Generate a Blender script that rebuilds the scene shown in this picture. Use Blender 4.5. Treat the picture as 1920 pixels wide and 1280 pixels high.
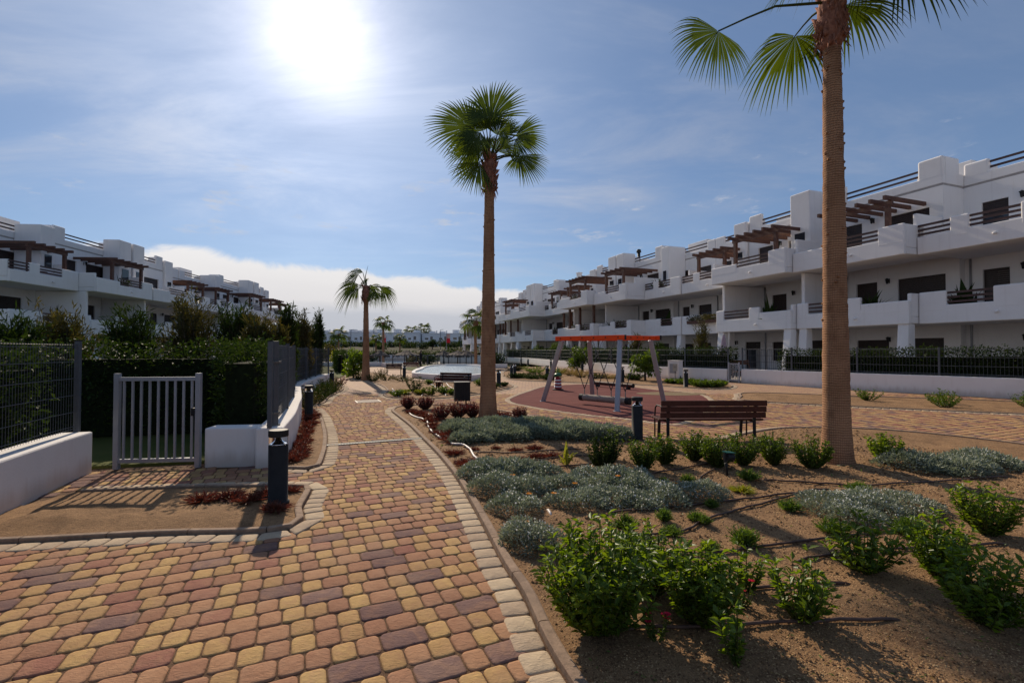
import bpy, math, random
import numpy as np
from mathutils import Vector, Matrix

sc = bpy.context.scene
for o in list(bpy.data.objects):
    bpy.data.objects.remove(o)
C = sc.collection
R = math.radians

# ------------------------------------------------------------------ camera
H = 1.55                       # eye height
PITCH = math.atan(17 / 900)    # horizon a little below the picture's middle
cam = bpy.data.cameras.new('camera')
cam.sensor_width = 36.0
cam.lens = 36.0 * 900 / 1920
cam.clip_start = 0.05
cam.clip_end = 6000
camo = bpy.data.objects.new('camera', cam)
C.objects.link(camo)
camo.location = (0, 0, H)
camo.rotation_euler = (R(90) + PITCH, 0, 0)
sc.camera = camo


def ray(u, v):
    dx, dz = (u - 960) / 900, (640 - v) / 900
    return Vector((dx, math.cos(PITCH) - dz * math.sin(PITCH), math.sin(PITCH) + dz * math.cos(PITCH)))


def G(u, v, z=0.0):
    """where the sight line of photo pixel u,v meets the level z"""
    d = ray(u, v)
    k = (z - H) / d.z
    return (d.x * k, d.y * k)


def GY(u, v, Y):
    """height and x of photo pixel u,v at distance Y"""
    d = ray(u, v)
    return (d.x / d.y * Y, Y, H + d.z / d.y * Y)


# ------------------------------------------------------------------ sun and sky
SUND = ray(606, 66).normalized()
SUN_EL = math.asin(SUND.z)
SUN_AZ = math.atan2(SUND.x, SUND.y)
sl = bpy.data.lights.new('sun', 'SUN')
sl.energy = 4.9
sl.angle = R(0.55)
sl.color = (1.0, 0.85, 0.66)
slo = bpy.data.objects.new('sun', sl)
C.objects.link(slo)
slo.rotation_euler = (-SUND).to_track_quat('-Z', 'Y').to_euler()

world = bpy.data.worlds.new('World')
sc.world = world
world.use_nodes = True
wn, wl = world.node_tree.nodes, world.node_tree.links
wn.clear()


class NT:
    """little helper for node trees"""
    def __init__(s, tree):
        s.n, s.l = tree.nodes, tree.links

    def new(s, t, **kw):
        n = s.n.new(t)
        for k, v in kw.items():
            setattr(n, k, v)
        return n

    def link(s, a, b):
        s.l.new(a, b)

    def put(s, sock, val):
        if isinstance(val, bpy.types.NodeSocket):
            s.l.new(val, sock)
        else:
            sock.default_value = val

    def math(s, op, a, b=0.0, c=None, clamp=False):
        n = s.new('ShaderNodeMath', operation=op, use_clamp=clamp)
        s.put(n.inputs[0], a)
        s.put(n.inputs[1], b)
        if c is not None:
            s.put(n.inputs[2], c)
        return n.outputs[0]

    def vmath(s, op, a, b=(0, 0, 0)):
        n = s.new('ShaderNodeVectorMath', operation=op)
        s.put(n.inputs[0], a)
        s.put(n.inputs[1], b)
        return n.outputs['Value'] if op in ('DOT_PRODUCT', 'LENGTH') else n.outputs[0]

    def mix(s, fac, a, b, mode='MIX'):
        n = s.new('ShaderNodeMix', data_type='RGBA', blend_type=mode)
        s.put(n.inputs[0], fac)
        s.put(n.inputs[6], a)
        s.put(n.inputs[7], b)
        return n.outputs[2]

    def ramp(s, fac, stops, interp='LINEAR'):
        n = s.new('ShaderNodeValToRGB')
        cr = n.color_ramp
        cr.interpolation = interp
        while len(cr.elements) < len(stops):
            cr.elements.new(0.5)
        for e, (p, c) in zip(cr.elements, stops):
            e.position = p
            e.color = c if len(c) == 4 else (*c, 1)
        s.put(n.inputs[0], fac)
        return n.outputs[0]

    def noise(s, vec, scale, detail=4, rough=0.5, dist=0.0):
        n = s.new('ShaderNodeTexNoise')
        if vec is not None:
            s.put(n.inputs['Vector'], vec)
        n.inputs['Scale'].default_value = scale
        n.inputs['Detail'].default_value = detail
        n.inputs['Roughness'].default_value = rough
        n.inputs['Distortion'].default_value = dist
        return n.outputs[0]

    def mapr(s, v, a, b, c=0.0, d=1.0, smooth=True):
        n = s.new('ShaderNodeMapRange')
        n.interpolation_type = 'SMOOTHSTEP' if smooth else 'LINEAR'
        s.put(n.inputs[0], v)
        for i, x in enumerate((a, b, c, d)):
            s.put(n.inputs[i + 1], x)
        return n.outputs[0]


def build_sky():
    t = NT(world.node_tree)
    out = t.new('ShaderNodeOutputWorld')
    bg = t.new('ShaderNodeBackground')
    bg.inputs[1].default_value = 0.075
    t.link(bg.outputs[0], out.inputs[0])
    sky = t.new('ShaderNodeTexSky', sky_type='NISHITA', sun_disc=False)
    sky.sun_elevation = SUN_EL
    sky.sun_rotation = SUN_AZ
    sky.altitude = 20
    sky.air_density = 1.0
    sky.dust_density = 0.15
    sky.ozone_density = 2.0
    tc = t.new('ShaderNodeTexCoord')
    d = t.vmath('NORMALIZE', tc.outputs['Generated'])
    sep = t.new('ShaderNodeSeparateXYZ')
    t.link(d, sep.inputs[0])
    x, y, z = sep.outputs
    # thin high cloud, laid out on a plane overhead
    zz = t.math('ADD', t.math('MAXIMUM', z, 0.0), 0.12)
    comb = t.new('ShaderNodeCombineXYZ')
    t.put(comb.inputs[0], t.math('DIVIDE', x, zz))
    t.put(comb.inputs[1], t.math('DIVIDE', y, zz))
    mp = t.new('ShaderNodeMapping')
    mp.inputs['Rotation'].default_value = (0, 0, R(35))
    mp.inputs['Scale'].default_value = (0.75, 1.5, 1)
    t.link(comb.outputs[0], mp.inputs[0])
    n1 = t.noise(mp.outputs[0], 1.1, 9, 0.62, 0.5)
    n2 = t.noise(comb.outputs[0], 0.55, 3, 0.5, 0.2)
    veil = t.math('MULTIPLY', t.mapr(n1, 0.42, 0.78), t.mapr(n2, 0.36, 0.62))
    # the sun stands behind the veil: thin cloud scatters its light forward
    dot = t.math('MAXIMUM', t.vmath('DOT_PRODUCT', d, tuple(SUND)), 0.0)
    core = t.math('POWER', dot, 230.0)
    halo = t.math('POWER', dot, 34.0)
    wide = t.math('POWER', dot, 7.0)
    base = t.mix(1.0, sky.outputs[0], (0.90, 0.97, 1.10, 1), 'MULTIPLY')
    # hazy air: the blue is pale
    base = t.mix(0.32, base, (3.0, 4.4, 7.0, 1))
    veilc = t.mix(t.math('MULTIPLY', wide, 1.0, clamp=True), (5.4, 5.9, 7.2, 1), (9.5, 9.4, 9.8, 1))
    c1 = t.mix(t.math('MULTIPLY', veil, 0.7), base, veilc)
    hn = t.math('MULTIPLY', halo, t.mapr(n1, 0.25, 0.7, 0.2, 1.6))
    glow = t.new('ShaderNodeVectorMath', operation='SCALE')
    glow.inputs[0].default_value = (4.2, 3.7, 3.4)
    t.put(glow.inputs['Scale'], t.math('ADD', t.math('MULTIPLY', hn, 0.3), t.math('MULTIPLY', t.math('MULTIPLY', core, t.mapr(n1, 0.2, 0.75, 0.6, 1.4)), 2.3)))
    wide2 = t.new('ShaderNodeVectorMath', operation='SCALE')
    wide2.inputs[0].default_value = (3.3, 3.5, 3.7)
    t.put(wide2.inputs['Scale'], t.math('MULTIPLY', t.math('POWER', dot, 14.0), t.mapr(n1, 0.25, 0.75, 0.75, 1.25)))
    c2 = t.vmath('ADD', t.vmath('ADD', c1, glow.outputs[0]), wide2.outputs[0])
    # bank of cloud low over the horizon, higher towards the left
    xc = t.math('MINIMUM', t.math('MAXIMUM', x, -0.40), 0.6)
    bn = t.noise(t.vmath('MULTIPLY', d, (1.0, 1.0, 1.6)), 5.0, 8, 0.6, 0.5)
    top = t.math('ADD', t.math('MULTIPLY', xc, -0.135), 0.119)
    top = t.math('ADD', top, t.math('MULTIPLY', t.math('SUBTRACT', bn, 0.5), 0.10))
    edge = t.math('SUBTRACT', z, top)
    bank = t.mapr(edge, 0.004, -0.012)
    stretch = t.vmath('MULTIPLY', d, (1.0, 1.0, 5.0))
    sn = t.noise(stretch, 5.0, 6, 0.55, 0.2)
    zb = t.math('ADD', z, t.math('MULTIPLY', t.math('SUBTRACT', sn, 0.5), 0.04))
    bankc = t.ramp(zb, [(0.0, (0.66, 0.66, 0.70)), (0.045, (0.58, 0.60, 0.66)), (0.07, (0.60, 0.62, 0.68)), (0.095, (0.84, 0.82, 0.83)),
                        (0.14, (0.92, 0.90, 0.90)), (0.20, (1.0, 0.98, 0.98))])
    bk = t.new('ShaderNodeVectorMath', operation='SCALE')
    t.link(bankc, bk.inputs[0])
    bk.inputs['Scale'].default_value = 12.0
    c3 = t.mix(bank, c2, bk.outputs[0])
    # small stray puffs
    pn = t.noise(t.vmath('MULTIPLY', d, (1.0, 1.0, 3.5)), 9.0, 6, 0.6, 0.1)
    pm = t.math('MULTIPLY', t.mapr(pn, 0.60, 0.74), t.math('MULTIPLY', t.mapr(z, 0.16, 0.24), t.mapr(z, 0.42, 0.30)))
    c4 = t.mix(t.math('MULTIPLY', pm, 0.55), c3, (8.0, 8.1, 8.7, 1))
    t.link(c4, bg.inputs[0])


build_sky()
sc.view_settings.view_transform = 'Standard'
sc.view_settings.look = 'None'
sc.view_settings.exposure = 0.0
sc.view_settings.gamma = 1.0
sc.cycles.use_denoising = True
sc.cycles.max_bounces = 8
sc.cycles.transparent_max_bounces = 12


# ------------------------------------------------------------------ materials
def new_mat(name):
    m = bpy.data.materials.new(name)
    m.use_nodes = True
    m.node_tree.nodes.clear()
    t = NT(m.node_tree)
    out = t.new('ShaderNodeOutputMaterial')
    p = t.new('ShaderNodeBsdfPrincipled')
    t.link(p.outputs[0], out.inputs[0])
    return m, t, p, out


def surf(name, col, rough=0.7, var=0.15, scale=6.0, bump=0.0, bscale=60.0, metal=0.0, spec=0.4, col2=None, coat=0.0,
         bdist=0.01, objvar=0.0, detail=5):
    """plain surface: two tones mixed by noise, with fine relief"""
    m, t, p, out = new_mat(name)
    geo = t.new('ShaderNodeNewGeometry')
    pos = geo.outputs['Position']
    n = t.noise(pos, scale, detail, 0.6)
    a = col
    b = col2 if col2 else tuple(c * (1 - var) for c in col)
    cc = t.mix(t.mapr(n, 0.3, 0.7), (*a, 1), (*b, 1))
    if objvar:
        oi = t.new('ShaderNodeObjectInfo')
        hs = t.new('ShaderNodeHueSaturation')
        t.put(hs.inputs['Value'], t.math('ADD', t.math('MULTIPLY', oi.outputs['Random'], objvar), 1 - objvar / 2))
        t.link(cc, hs.inputs['Color'])
        cc = hs.outputs[0]
    t.link(cc, p.inputs['Base Color'])
    p.inputs['Roughness'].default_value = rough
    p.inputs['Metallic'].default_value = metal
    p.inputs['Specular IOR Level'].default_value = spec
    p.inputs['Coat Weight'].default_value = coat
    if bump:
        bn = t.noise(pos, bscale, 4, 0.6)
        b_ = t.new('ShaderNodeBump')
        b_.inputs['Strength'].default_value = bump
        b_.inputs['Distance'].default_value = bdist
        t.link(bn, b_.inputs['Height'])
        t.link(b_.outputs[0], p.inputs['Normal'])
    return m


def leafmat(name, col, col2, trans=0.35, rough=0.45, tcol=None, spec=0.4, scale=3.0):
    m, t, p, out = new_mat(name)
    geo = t.new('ShaderNodeNewGeometry')
    rnd = geo.outputs['Random Per Island']
    n = t.noise(geo.outputs['Position'], scale, 3, 0.5)
    f = t.math('ADD', t.math('MULTIPLY', rnd, 0.6), t.math('MULTIPLY', t.mapr(n, 0.3, 0.7), 0.4))
    cc = t.mix(f, (*col, 1), (*col2, 1))
    t.link(cc, p.inputs['Base Color'])
    p.inputs['Roughness'].default_value = rough
    p.inputs['Specular IOR Level'].default_value = spec
    tr = t.new('ShaderNodeBsdfTranslucent')
    tc = tcol or (1.5, 1.6, 0.6)
    t.link(t.mix(1.0, cc, (*tc, 1), 'MULTIPLY'), tr.inputs[0])
    ms = t.new('ShaderNodeMixShader')
    ms.inputs[0].default_value = trans
    t.link(p.outputs[0], ms.inputs[1])
    t.link(tr.outputs[0], ms.inputs[2])
    t.link(ms.outputs[0], out.inputs[0])
    return m


M = {}
def stucco(name, col, dirt, base_dirt):
    """white render with faint vertical rain streaks, blotches and splash marks near the ground"""
    m, t, p, out = new_mat(name)
    geo = t.new('ShaderNodeNewGeometry')
    pos = geo.outputs['Position']
    st = t.noise(t.vmath('MULTIPLY', pos, (3.2, 3.2, 0.22)), 1.6, 5, 0.65)
    bl = t.noise(pos, 0.9, 5, 0.6)
    sep = t.new('ShaderNodeSeparateXYZ')
    t.link(pos, sep.inputs[0])
    cc = t.mix(t.math('MULTIPLY', t.mapr(st, 0.52, 0.78), 0.30), (*col, 1), (*dirt, 1))
    cc = t.mix(t.math('MULTIPLY', t.mapr(bl, 0.45, 0.75), 0.22), cc, (*dirt, 1))
    lowz = t.math('ADD', sep.outputs[2], t.math('MULTIPLY', t.math('SUBTRACT', st, 0.5), 0.35))
    cc = t.mix(t.math('MULTIPLY', t.mapr(lowz, 0.26, 0.02), 0.5), cc, (*base_dirt, 1))
    t.link(cc, p.inputs['Base Color'])
    p.inputs['Roughness'].default_value = 0.9
    p.inputs['Specular IOR Level'].default_value = 0.15
    bn = t.noise(pos, 45, 5, 0.6)
    b_ = t.new('ShaderNodeBump')
    b_.inputs['Strength'].default_value = 0.35
    b_.inputs['Distance'].default_value = 0.012
    t.link(bn, b_.inputs['Height'])
    t.link(b_.outputs[0], p.inputs['Normal'])
    return m


M['stucco'] = stucco('white_stucco', (0.80, 0.78, 0.77), (0.60, 0.56, 0.53), (0.50, 0.40, 0.32))
M['wallstucco'] = stucco('garden_wall_stucco', (0.80, 0.765, 0.735), (0.60, 0.53, 0.48), (0.42, 0.30, 0.21))
M['farwhite'] = surf('far_white_wall', (0.80, 0.79, 0.79), 0.9, 0.08, 0.3)
M['timber'] = surf('brown_timber', (0.115, 0.048, 0.03), 0.6, 0.35, 5, 0.3, 80)
M['benchwood'] = surf('bench_plank', (0.085, 0.027, 0.017), 0.6, 0.3, 9, 0.15, 120, spec=0.2)
M['rail'] = surf('brown_rail', (0.075, 0.036, 0.03), 0.55, 0.3, 6)
M['glass'] = surf('dark_glass', (0.03, 0.035, 0.045), 0.08, 0.1, 2, spec=0.7)
M['shutter'] = surf('dark_shutter', (0.035, 0.022, 0.02), 0.5, 0.3, 8)
M['curtain'] = surf('pale_curtain', (0.42, 0.39, 0.36), 0.9, 0.2, 6)
M['grey'] = surf('grey_fence_paint', (0.10, 0.108, 0.12), 0.65, 0.15, 8, spec=0.25)
M['greypost'] = surf('grey_steel', (0.36, 0.37, 0.40), 0.45, 0.1, 4, metal=0.35, bump=0.05, bscale=200)
M['black'] = surf('anthracite_paint', (0.022, 0.022, 0.023), 0.6, 0.25, 12, bump=0.1, bscale=200, spec=0.2)
M['chrome'] = surf('bright_steel', (0.72, 0.73, 0.75), 0.18, 0.05, 5, metal=1.0)
M['galv'] = surf('galvanised', (0.20, 0.195, 0.185), 0.75, 0.3, 20, metal=0.1, spec=0.15)
M['orange'] = surf('orange_steel', (0.80, 0.075, 0.012), 0.5, 0.12, 4, spec=0.15)
M['rope'] = surf('pale_rope', (0.34, 0.28, 0.24), 0.9, 0.3, 40, 0.5, 90)
M['blackrope'] = surf('black_rope', (0.03, 0.028, 0.03), 0.8, 0.2, 40)
M['kerb'] = surf('kerb_concrete', (0.33, 0.225, 0.155), 0.95, 0.35, 18, 0.6, 120, bdist=0.008, objvar=0.2)
M['hose'] = surf('white_hose', (0.62, 0.56, 0.52), 0.5, 0.2, 12)
M['drip'] = surf('brown_drip_hose', (0.11, 0.06, 0.042), 0.6, 0.4, 20)
M['concrete'] = surf('pale_concrete', (0.32, 0.28, 0.25), 0.9, 0.2, 3)
M['pinkcloth'] = surf('mauve_cloth', (0.50, 0.36, 0.40), 0.9, 0.2, 8)
M['thatch'] = surf('thatch', (0.13, 0.10, 0.08), 0.95, 0.4, 12, 0.6, 40)
M['darkcloth'] = surf('dark_cloth', (0.012, 0.013, 0.018), 0.9, 0.3, 10)
M['skin'] = surf('skin', (0.45, 0.27, 0.20), 0.6, 0.1, 8)
M['hair'] = surf('dark_hair', (0.02, 0.015, 0.012), 0.7, 0.2, 20)
M['redflag'] = surf('red_flag', (0.70, 0.02, 0.04), 0.8, 0.1, 2)
M['paleflag'] = surf('pale_flag', (0.65, 0.42, 0.36), 0.8, 0.1, 2)
M['bluecloth'] = surf('blue_cloth', (0.05, 0.10, 0.3), 0.8, 0.1, 2)
M['sign'] = surf('beige_sign', (0.48, 0.43, 0.34), 0.7, 0.15, 9)
M['signmark'] = surf('sign_mark', (0.20, 0.19, 0.17), 0.7, 0.1, 9)
M['bark'] = surf('brown_bark', (0.10, 0.065, 0.045), 0.95, 0.4, 14, 0.6, 50)
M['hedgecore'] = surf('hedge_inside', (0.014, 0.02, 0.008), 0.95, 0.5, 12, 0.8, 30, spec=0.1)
M['stem'] = surf('green_stem', (0.07, 0.085, 0.022), 0.9, 0.3, 20, spec=0.08)
M['lawn'] = surf('lawn', (0.055, 0.075, 0.018), 0.95, 0.4, 1.0, 0.6, 30, col2=(0.09, 0.095, 0.028), spec=0.1)
M['teal'] = surf('teal_plastic', (0.02, 0.13, 0.11), 0.35, 0.1, 9)
M['greentop'] = surf('green_plastic', (0.03, 0.14, 0.05), 0.4, 0.1, 9)
M['redplastic'] = surf('red_plastic', (0.30, 0.02, 0.025), 0.35, 0.1, 9)
M['whiteplastic'] = surf('white_plastic', (0.75, 0.72, 0.72), 0.4, 0.05, 9)
M['render_roof'] = surf('flat_roof', (0.40, 0.37, 0.35), 0.95, 0.2, 2)

# leaves
L = {}
L['palm'] = leafmat('palm_leaf', (0.03, 0.055, 0.012), (0.055, 0.085, 0.016), 0.32, 0.6, (2.6, 2.2, 0.4), 0.18)
L['palmtip'] = leafmat('dry_palm_leaf', (0.20, 0.11, 0.05), (0.28, 0.17, 0.08), 0.2, 0.7)
L['silver'] = leafmat('silver_leaf', (0.15, 0.18, 0.125), (0.33, 0.36, 0.285), 0.22, 0.5, (1.2, 1.25, 0.9), 0.5)
L['silverdark'] = leafmat('grey_green_leaf', (0.10, 0.13, 0.10), (0.18, 0.21, 0.17), 0.2, 0.5, (1.2, 1.3, 0.9), 0.5)
L['bright'] = leafmat('bright_leaf', (0.055, 0.11, 0.014), (0.13, 0.20, 0.028), 0.45, 0.42, (2.3, 2.0, 0.3), 0.35, 5)
L['mid'] = leafmat('mid_green_leaf', (0.045, 0.085, 0.014), (0.095, 0.14, 0.024), 0.38, 0.48, (2.0, 1.9, 0.35), 0.3, 4)
L['tuft'] = leafmat('tuft_leaf', (0.06, 0.11, 0.02), (0.13, 0.19, 0.04), 0.35, 0.5, (1.6, 1.7, 0.4), 0.4, 8)
L['dark'] = leafmat('dark_green_leaf', (0.018, 0.035, 0.010), (0.04, 0.06, 0.015), 0.25, 0.65, (1.6, 1.7, 0.5), 0.1)
L['olive'] = leafmat('olive_leaf', (0.045, 0.055, 0.018), (0.10, 0.085, 0.03), 0.25, 0.6, (1.6, 1.4, 0.5), 0.3)
L['dry'] = leafmat('dry_grass', (0.24, 0.17, 0.07), (0.36, 0.27, 0.11), 0.35, 0.7, (1.3, 1.2, 0.8), 0.3)
L['red'] = leafmat('dark_red_leaf', (0.075, 0.022, 0.02), (0.15, 0.05, 0.038), 0.28, 0.5, (1.8, 0.8, 0.6), 0.4, 8)
L['redmat'] = leafmat('red_brown_succulent', (0.10, 0.032, 0.022), (0.17, 0.065, 0.04), 0.2, 0.6, (1.6, 0.8, 0.6), 0.3, 8)
L['yellow'] = leafmat('yellow_green_leaf', (0.20, 0.22, 0.03), (0.32, 0.30, 0.05), 0.4, 0.45, (1.4, 1.4, 0.4), 0.4, 8)
L['orangeflower'] = leafmat('orange_flower', (0.72, 0.25, 0.03), (0.75, 0.38, 0.05), 0.3, 0.6, (1, 1, 1))
L['redflower'] = leafmat('red_flower', (0.62, 0.01, 0.05), (0.70, 0.03, 0.10), 0.3, 0.6, (1, 1, 1))
L['pinkflower'] = leafmat('magenta_flower', (0.30, 0.03, 0.19), (0.40, 0.08, 0.28), 0.3, 0.6, (1, 1, 1))
L['whiteglint'] = leafmat('white_glint', (0.75, 0.75, 0.72), (0.8, 0.8, 0.76), 0.3, 0.6, (1, 1, 1))  # white of sun glints on leaves, put into the colour


def paver_mat(name, col, col2, blend=0.45):
    m, t, p, out = new_mat(name)
    geo = t.new('ShaderNodeNewGeometry')
    pos = geo.outputs['Position']
    oi = t.new('ShaderNodeObjectInfo')
    isl = t.math('FRACT', t.math('ADD', geo.outputs['Random Per Island'], oi.outputs['Random']))
    n = t.noise(pos, 14, 6, 0.65)
    cc = t.mix(t.mapr(n, 0.28, 0.72), (*col, 1), (*col2, 1))
    # pigments run into one another within each stone
    n3 = t.noise(pos, 9, 4, 0.6, 0.8)
    cc = t.mix(t.math('MULTIPLY', t.mapr(n3, 0.42, 0.72), blend), cc, (0.37, 0.20, 0.115, 1))
    hs = t.new('ShaderNodeHueSaturation')
    t.put(hs.inputs['Value'], t.math('ADD', t.math('MULTIPLY', isl, 0.30), 0.85))
    t.put(hs.inputs['Hue'], t.math('ADD', t.math('MULTIPLY', isl, 0.012), 0.494))
    t.link(cc, hs.inputs['Color'])
    sp = t.noise(pos, 260, 3, 0.6)
    dirt = t.noise(pos, 1.7, 4, 0.6)
    c2 = t.mix(t.math('MULTIPLY', t.mapr(sp, 0.60, 0.75), 0.35), hs.outputs[0], (0.45, 0.36, 0.28, 1))
    c3 = t.mix(t.math('MULTIPLY', t.mapr(dirt, 0.45, 0.75), 0.35), c2, (0.33, 0.23, 0.155, 1))
    t.link(c3, p.inputs['Base Color'])
    p.inputs['Roughness'].default_value = 0.92
    p.inputs['Specular IOR Level'].default_value = 0.15
    mp = t.new('ShaderNodeMapping')
    mp.inputs['Rotation'].default_value = (0, 0, R(-24))
    mp.inputs['Scale'].default_value = (0.7, 1.3, 1)
    t.link(pos, mp.inputs[0])
    b1 = t.noise(mp.outputs[0], 38, 5, 0.6, 0.9)
    b2 = t.noise(pos, 180, 3, 0.6)
    hgt = t.math('ADD', t.math('MULTIPLY', b1, 1.0), t.math('MULTIPLY', b2, 0.4))
    b_ = t.new('ShaderNodeBump')
    b_.inputs['Strength'].default_value = 0.7
    b_.inputs['Distance'].default_value = 0.012
    t.link(hgt, b_.inputs['Height'])
    t.link(b_.outputs[0], p.inputs['Normal'])
    return m


PV = [paver_mat('paver_yellow', (0.47, 0.295, 0.125), (0.39, 0.235, 0.10)),
      paver_mat('paver_terracotta', (0.36, 0.19, 0.11), (0.31, 0.155, 0.088)),
      paver_mat('paver_red', (0.31, 0.14, 0.095), (0.265, 0.115, 0.08)),
      paver_mat('paver_purple', (0.20, 0.118, 0.10), (0.165, 0.095, 0.085)),
      paver_mat('paver_beige', (0.50, 0.385, 0.265), (0.43, 0.325, 0.225), 0.0)]


def far_paving():
    """paving too far off to tell the stones apart"""
    m, t, p, out = new_mat('distant_paving')
    geo = t.new('ShaderNodeNewGeometry')
    mp = t.new('ShaderNodeMapping')
    mp.inputs['Rotation'].default_value = (0, 0, R(-24))
    t.link(geo.outputs['Position'], mp.inputs[0])
    b = t.new('ShaderNodeTexBrick')
    b.offset = 0.43
    b.squash = 1.0
    t.link(mp.outputs[0], b.inputs[0])
    b.inputs['Scale'].default_value = 1.0
    b.inputs['Brick Width'].default_value = 0.16
    b.inputs['Row Height'].default_value = 0.165
    b.inputs['Mortar Size'].default_value = 0.009
    b.inputs['Color1'].default_value = (0.43, 0.265, 0.135, 1)
    b.inputs['Color2'].default_value = (0.32, 0.17, 0.115, 1)
    b.inputs['Mortar'].default_value = (0.13, 0.08, 0.055, 1)
    n = t.noise(geo.outputs['Position'], 0.8, 5, 0.6)
    cc = t.mix(t.math('MULTIPLY', t.mapr(n, 0.35, 0.75), 0.3), b.outputs[0], (0.34, 0.24, 0.17, 1))
    t.link(cc, p.inputs['Base Color'])
    p.inputs['Roughness'].default_value = 0.85
    p.inputs['Specular IOR Level'].default_value = 0.3
    return m


M['farpave'] = far_paving()


def soil_mat(name, a, b, c):
    m, t, p, out = new_mat(name)
    geo = t.new('ShaderNodeNewGeometry')
    pos = geo.outputs['Position']
    n = t.noise(pos, 1.1, 6, 0.65, 0.6)
    dm = t.noise(pos, 2.7, 5, 0.6, 0.8)
    g = t.noise(pos, 120, 4, 0.7)
    g2 = t.noise(pos, 22, 7, 0.72)
    cc = t.mix(t.mapr(n, 0.35, 0.65), (*a, 1), (*b, 1))
    cc = t.mix(t.math('MULTIPLY', t.mapr(dm, 0.50, 0.66), 0.55), cc, (*c, 1))
    cc = t.mix(t.math('MULTIPLY', t.mapr(g2, 0.50, 0.68), 0.7), cc, (*c, 1))
    cc = t.mix(t.math('MULTIPLY', t.mapr(g, 0.54, 0.72), 0.6), cc, (0.56, 0.38, 0.20, 1))
    cc = t.mix(t.math('MULTIPLY', t.mapr(g, 0.48, 0.34), 0.8), cc, (0.07, 0.036, 0.018, 1))  # dark specks: shade between the grains, put into the colour
    t.link(cc, p.inputs['Base Color'])
    p.inputs['Roughness'].default_value = 0.95
    p.inputs['Specular IOR Level'].default_value = 0.2
    hgt = t.math('ADD', t.math('MULTIPLY', g, 0.35), g2)
    b_ = t.new('ShaderNodeBump')
    b_.inputs['Strength'].default_value = 0.9
    b_.inputs['Distance'].default_value = 0.02
    t.link(hgt, b_.inputs['Height'])
    t.link(b_.outputs[0], p.inputs['Normal'])
    return m


M['soil'] = soil_mat('sandy_soil', (0.32, 0.185, 0.09), (0.24, 0.135, 0.065), (0.145, 0.078, 0.038))
M['joint'] = soil_mat('joint_sand', (0.15, 0.085, 0.048), (0.115, 0.062, 0.036), (0.07, 0.038, 0.022))
M['rubber'] = surf('maroon_rubber', (0.175, 0.066, 0.058), 0.95, 0.25, 1.5, 0.5, 220, col2=(0.135, 0.05, 0.046), spec=0.05)


def water_mat():
    m, t, p, out = new_mat('pool_water')
    geo = t.new('ShaderNodeNewGeometry')
    n = t.noise(geo.outputs['Position'], 3.0, 4, 0.6, 0.6)
    p.inputs['Base Color'].default_value = (0.62, 0.70, 0.72, 1)
    p.inputs['Roughness'].default_value = 0.12
    p.inputs['IOR'].default_value = 1.33
    b_ = t.new('ShaderNodeBump')
    b_.inputs['Strength'].default_value = 0.6
    b_.inputs['Distance'].default_value = 0.08
    t.link(n, b_.inputs['Height'])
    t.link(b_.outputs[0], p.inputs['Normal'])
    return m


M['water'] = water_mat()


def trunk_mat():
    m, t, p, out = new_mat('palm_trunk')
    tc = t.new('ShaderNodeTexCoord')
    pos = tc.outputs['Object']
    s = t.new('ShaderNodeSeparateXYZ')
    t.link(pos, s.inputs[0])
    ang = t.math('ARCTAN2', s.outputs[1], s.outputs[0])
    n = t.noise(pos, 9, 5, 0.6)
    hz = t.math('ADD', t.math('MULTIPLY', s.outputs[2], 190.0), t.math('MULTIPLY', n, 9.0))
    ring = t.math('SINE', hz)
    ver = t.math('SINE', t.math('ADD', t.math('MULTIPLY', ang, 46.0), t.math('MULTIPLY', n, 7.0)))
    big = t.noise(pos, 2.2, 4, 0.6)
    cc = t.mix(t.mapr(big, 0.3, 0.7), (0.50, 0.275, 0.155, 1), (0.36, 0.19, 0.105, 1))
    gr = t.math('MAXIMUM', t.mapr(ring, 0.35, 1.0), t.math('MULTIPLY', t.mapr(ver, 0.45, 1.0), 0.75))
    pat = t.noise(t.vmath('MULTIPLY', pos, (1.0, 1.0, 0.5)), 5.5, 5, 0.65)
    cc = t.mix(t.math('MULTIPLY', t.mapr(pat, 0.52, 0.70), 0.55), cc, (0.20, 0.095, 0.052, 1))
    cc = t.mix(t.math('MULTIPLY', gr, 0.55), cc, (0.06, 0.03, 0.018, 1))
    t.link(cc, p.inputs['Base Color'])
    p.inputs['Roughness'].default_value = 0.95
    p.inputs['Specular IOR Level'].default_value = 0.15
    b_ = t.new('ShaderNodeBump')
    b_.inputs['Strength'].default_value = 0.8
    b_.inputs['Distance'].default_value = 0.015
    t.link(t.math('SUBTRACT', t.math('MULTIPLY', n, 0.6), gr), b_.inputs['Height'])
    t.link(b_.outputs[0], p.inputs['Normal'])
    return m


M['trunk'] = trunk_mat()
M['fibre'] = surf('palm_fibre', (0.34, 0.155, 0.10), 0.95, 0.4, 20, 0.8, 60, col2=(0.19, 0.075, 0.05))


# ------------------------------------------------------------------ mesh helpers
def tag(o, label=None, cat=None, group=None, kind=None):
    for k, v in (('label', label), ('category', cat), ('group', group), ('kind', kind)):
        if v:
            o[k] = v
    return o


def thing(name, label, cat, loc=(0, 0, 0), rz=0.0, group=None):
    o = bpy.data.objects.new(name, None)
    C.objects.link(o)
    o.empty_display_size = 0.2
    o.location = loc
    o.rotation_euler = (0, 0, rz)
    return tag(o, label, cat, group)


def link(name, me, parent=None):
    o = bpy.data.objects.new(name, me)
    C.objects.link(o)
    if parent is not None:
        o.parent = parent
    return o


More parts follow.
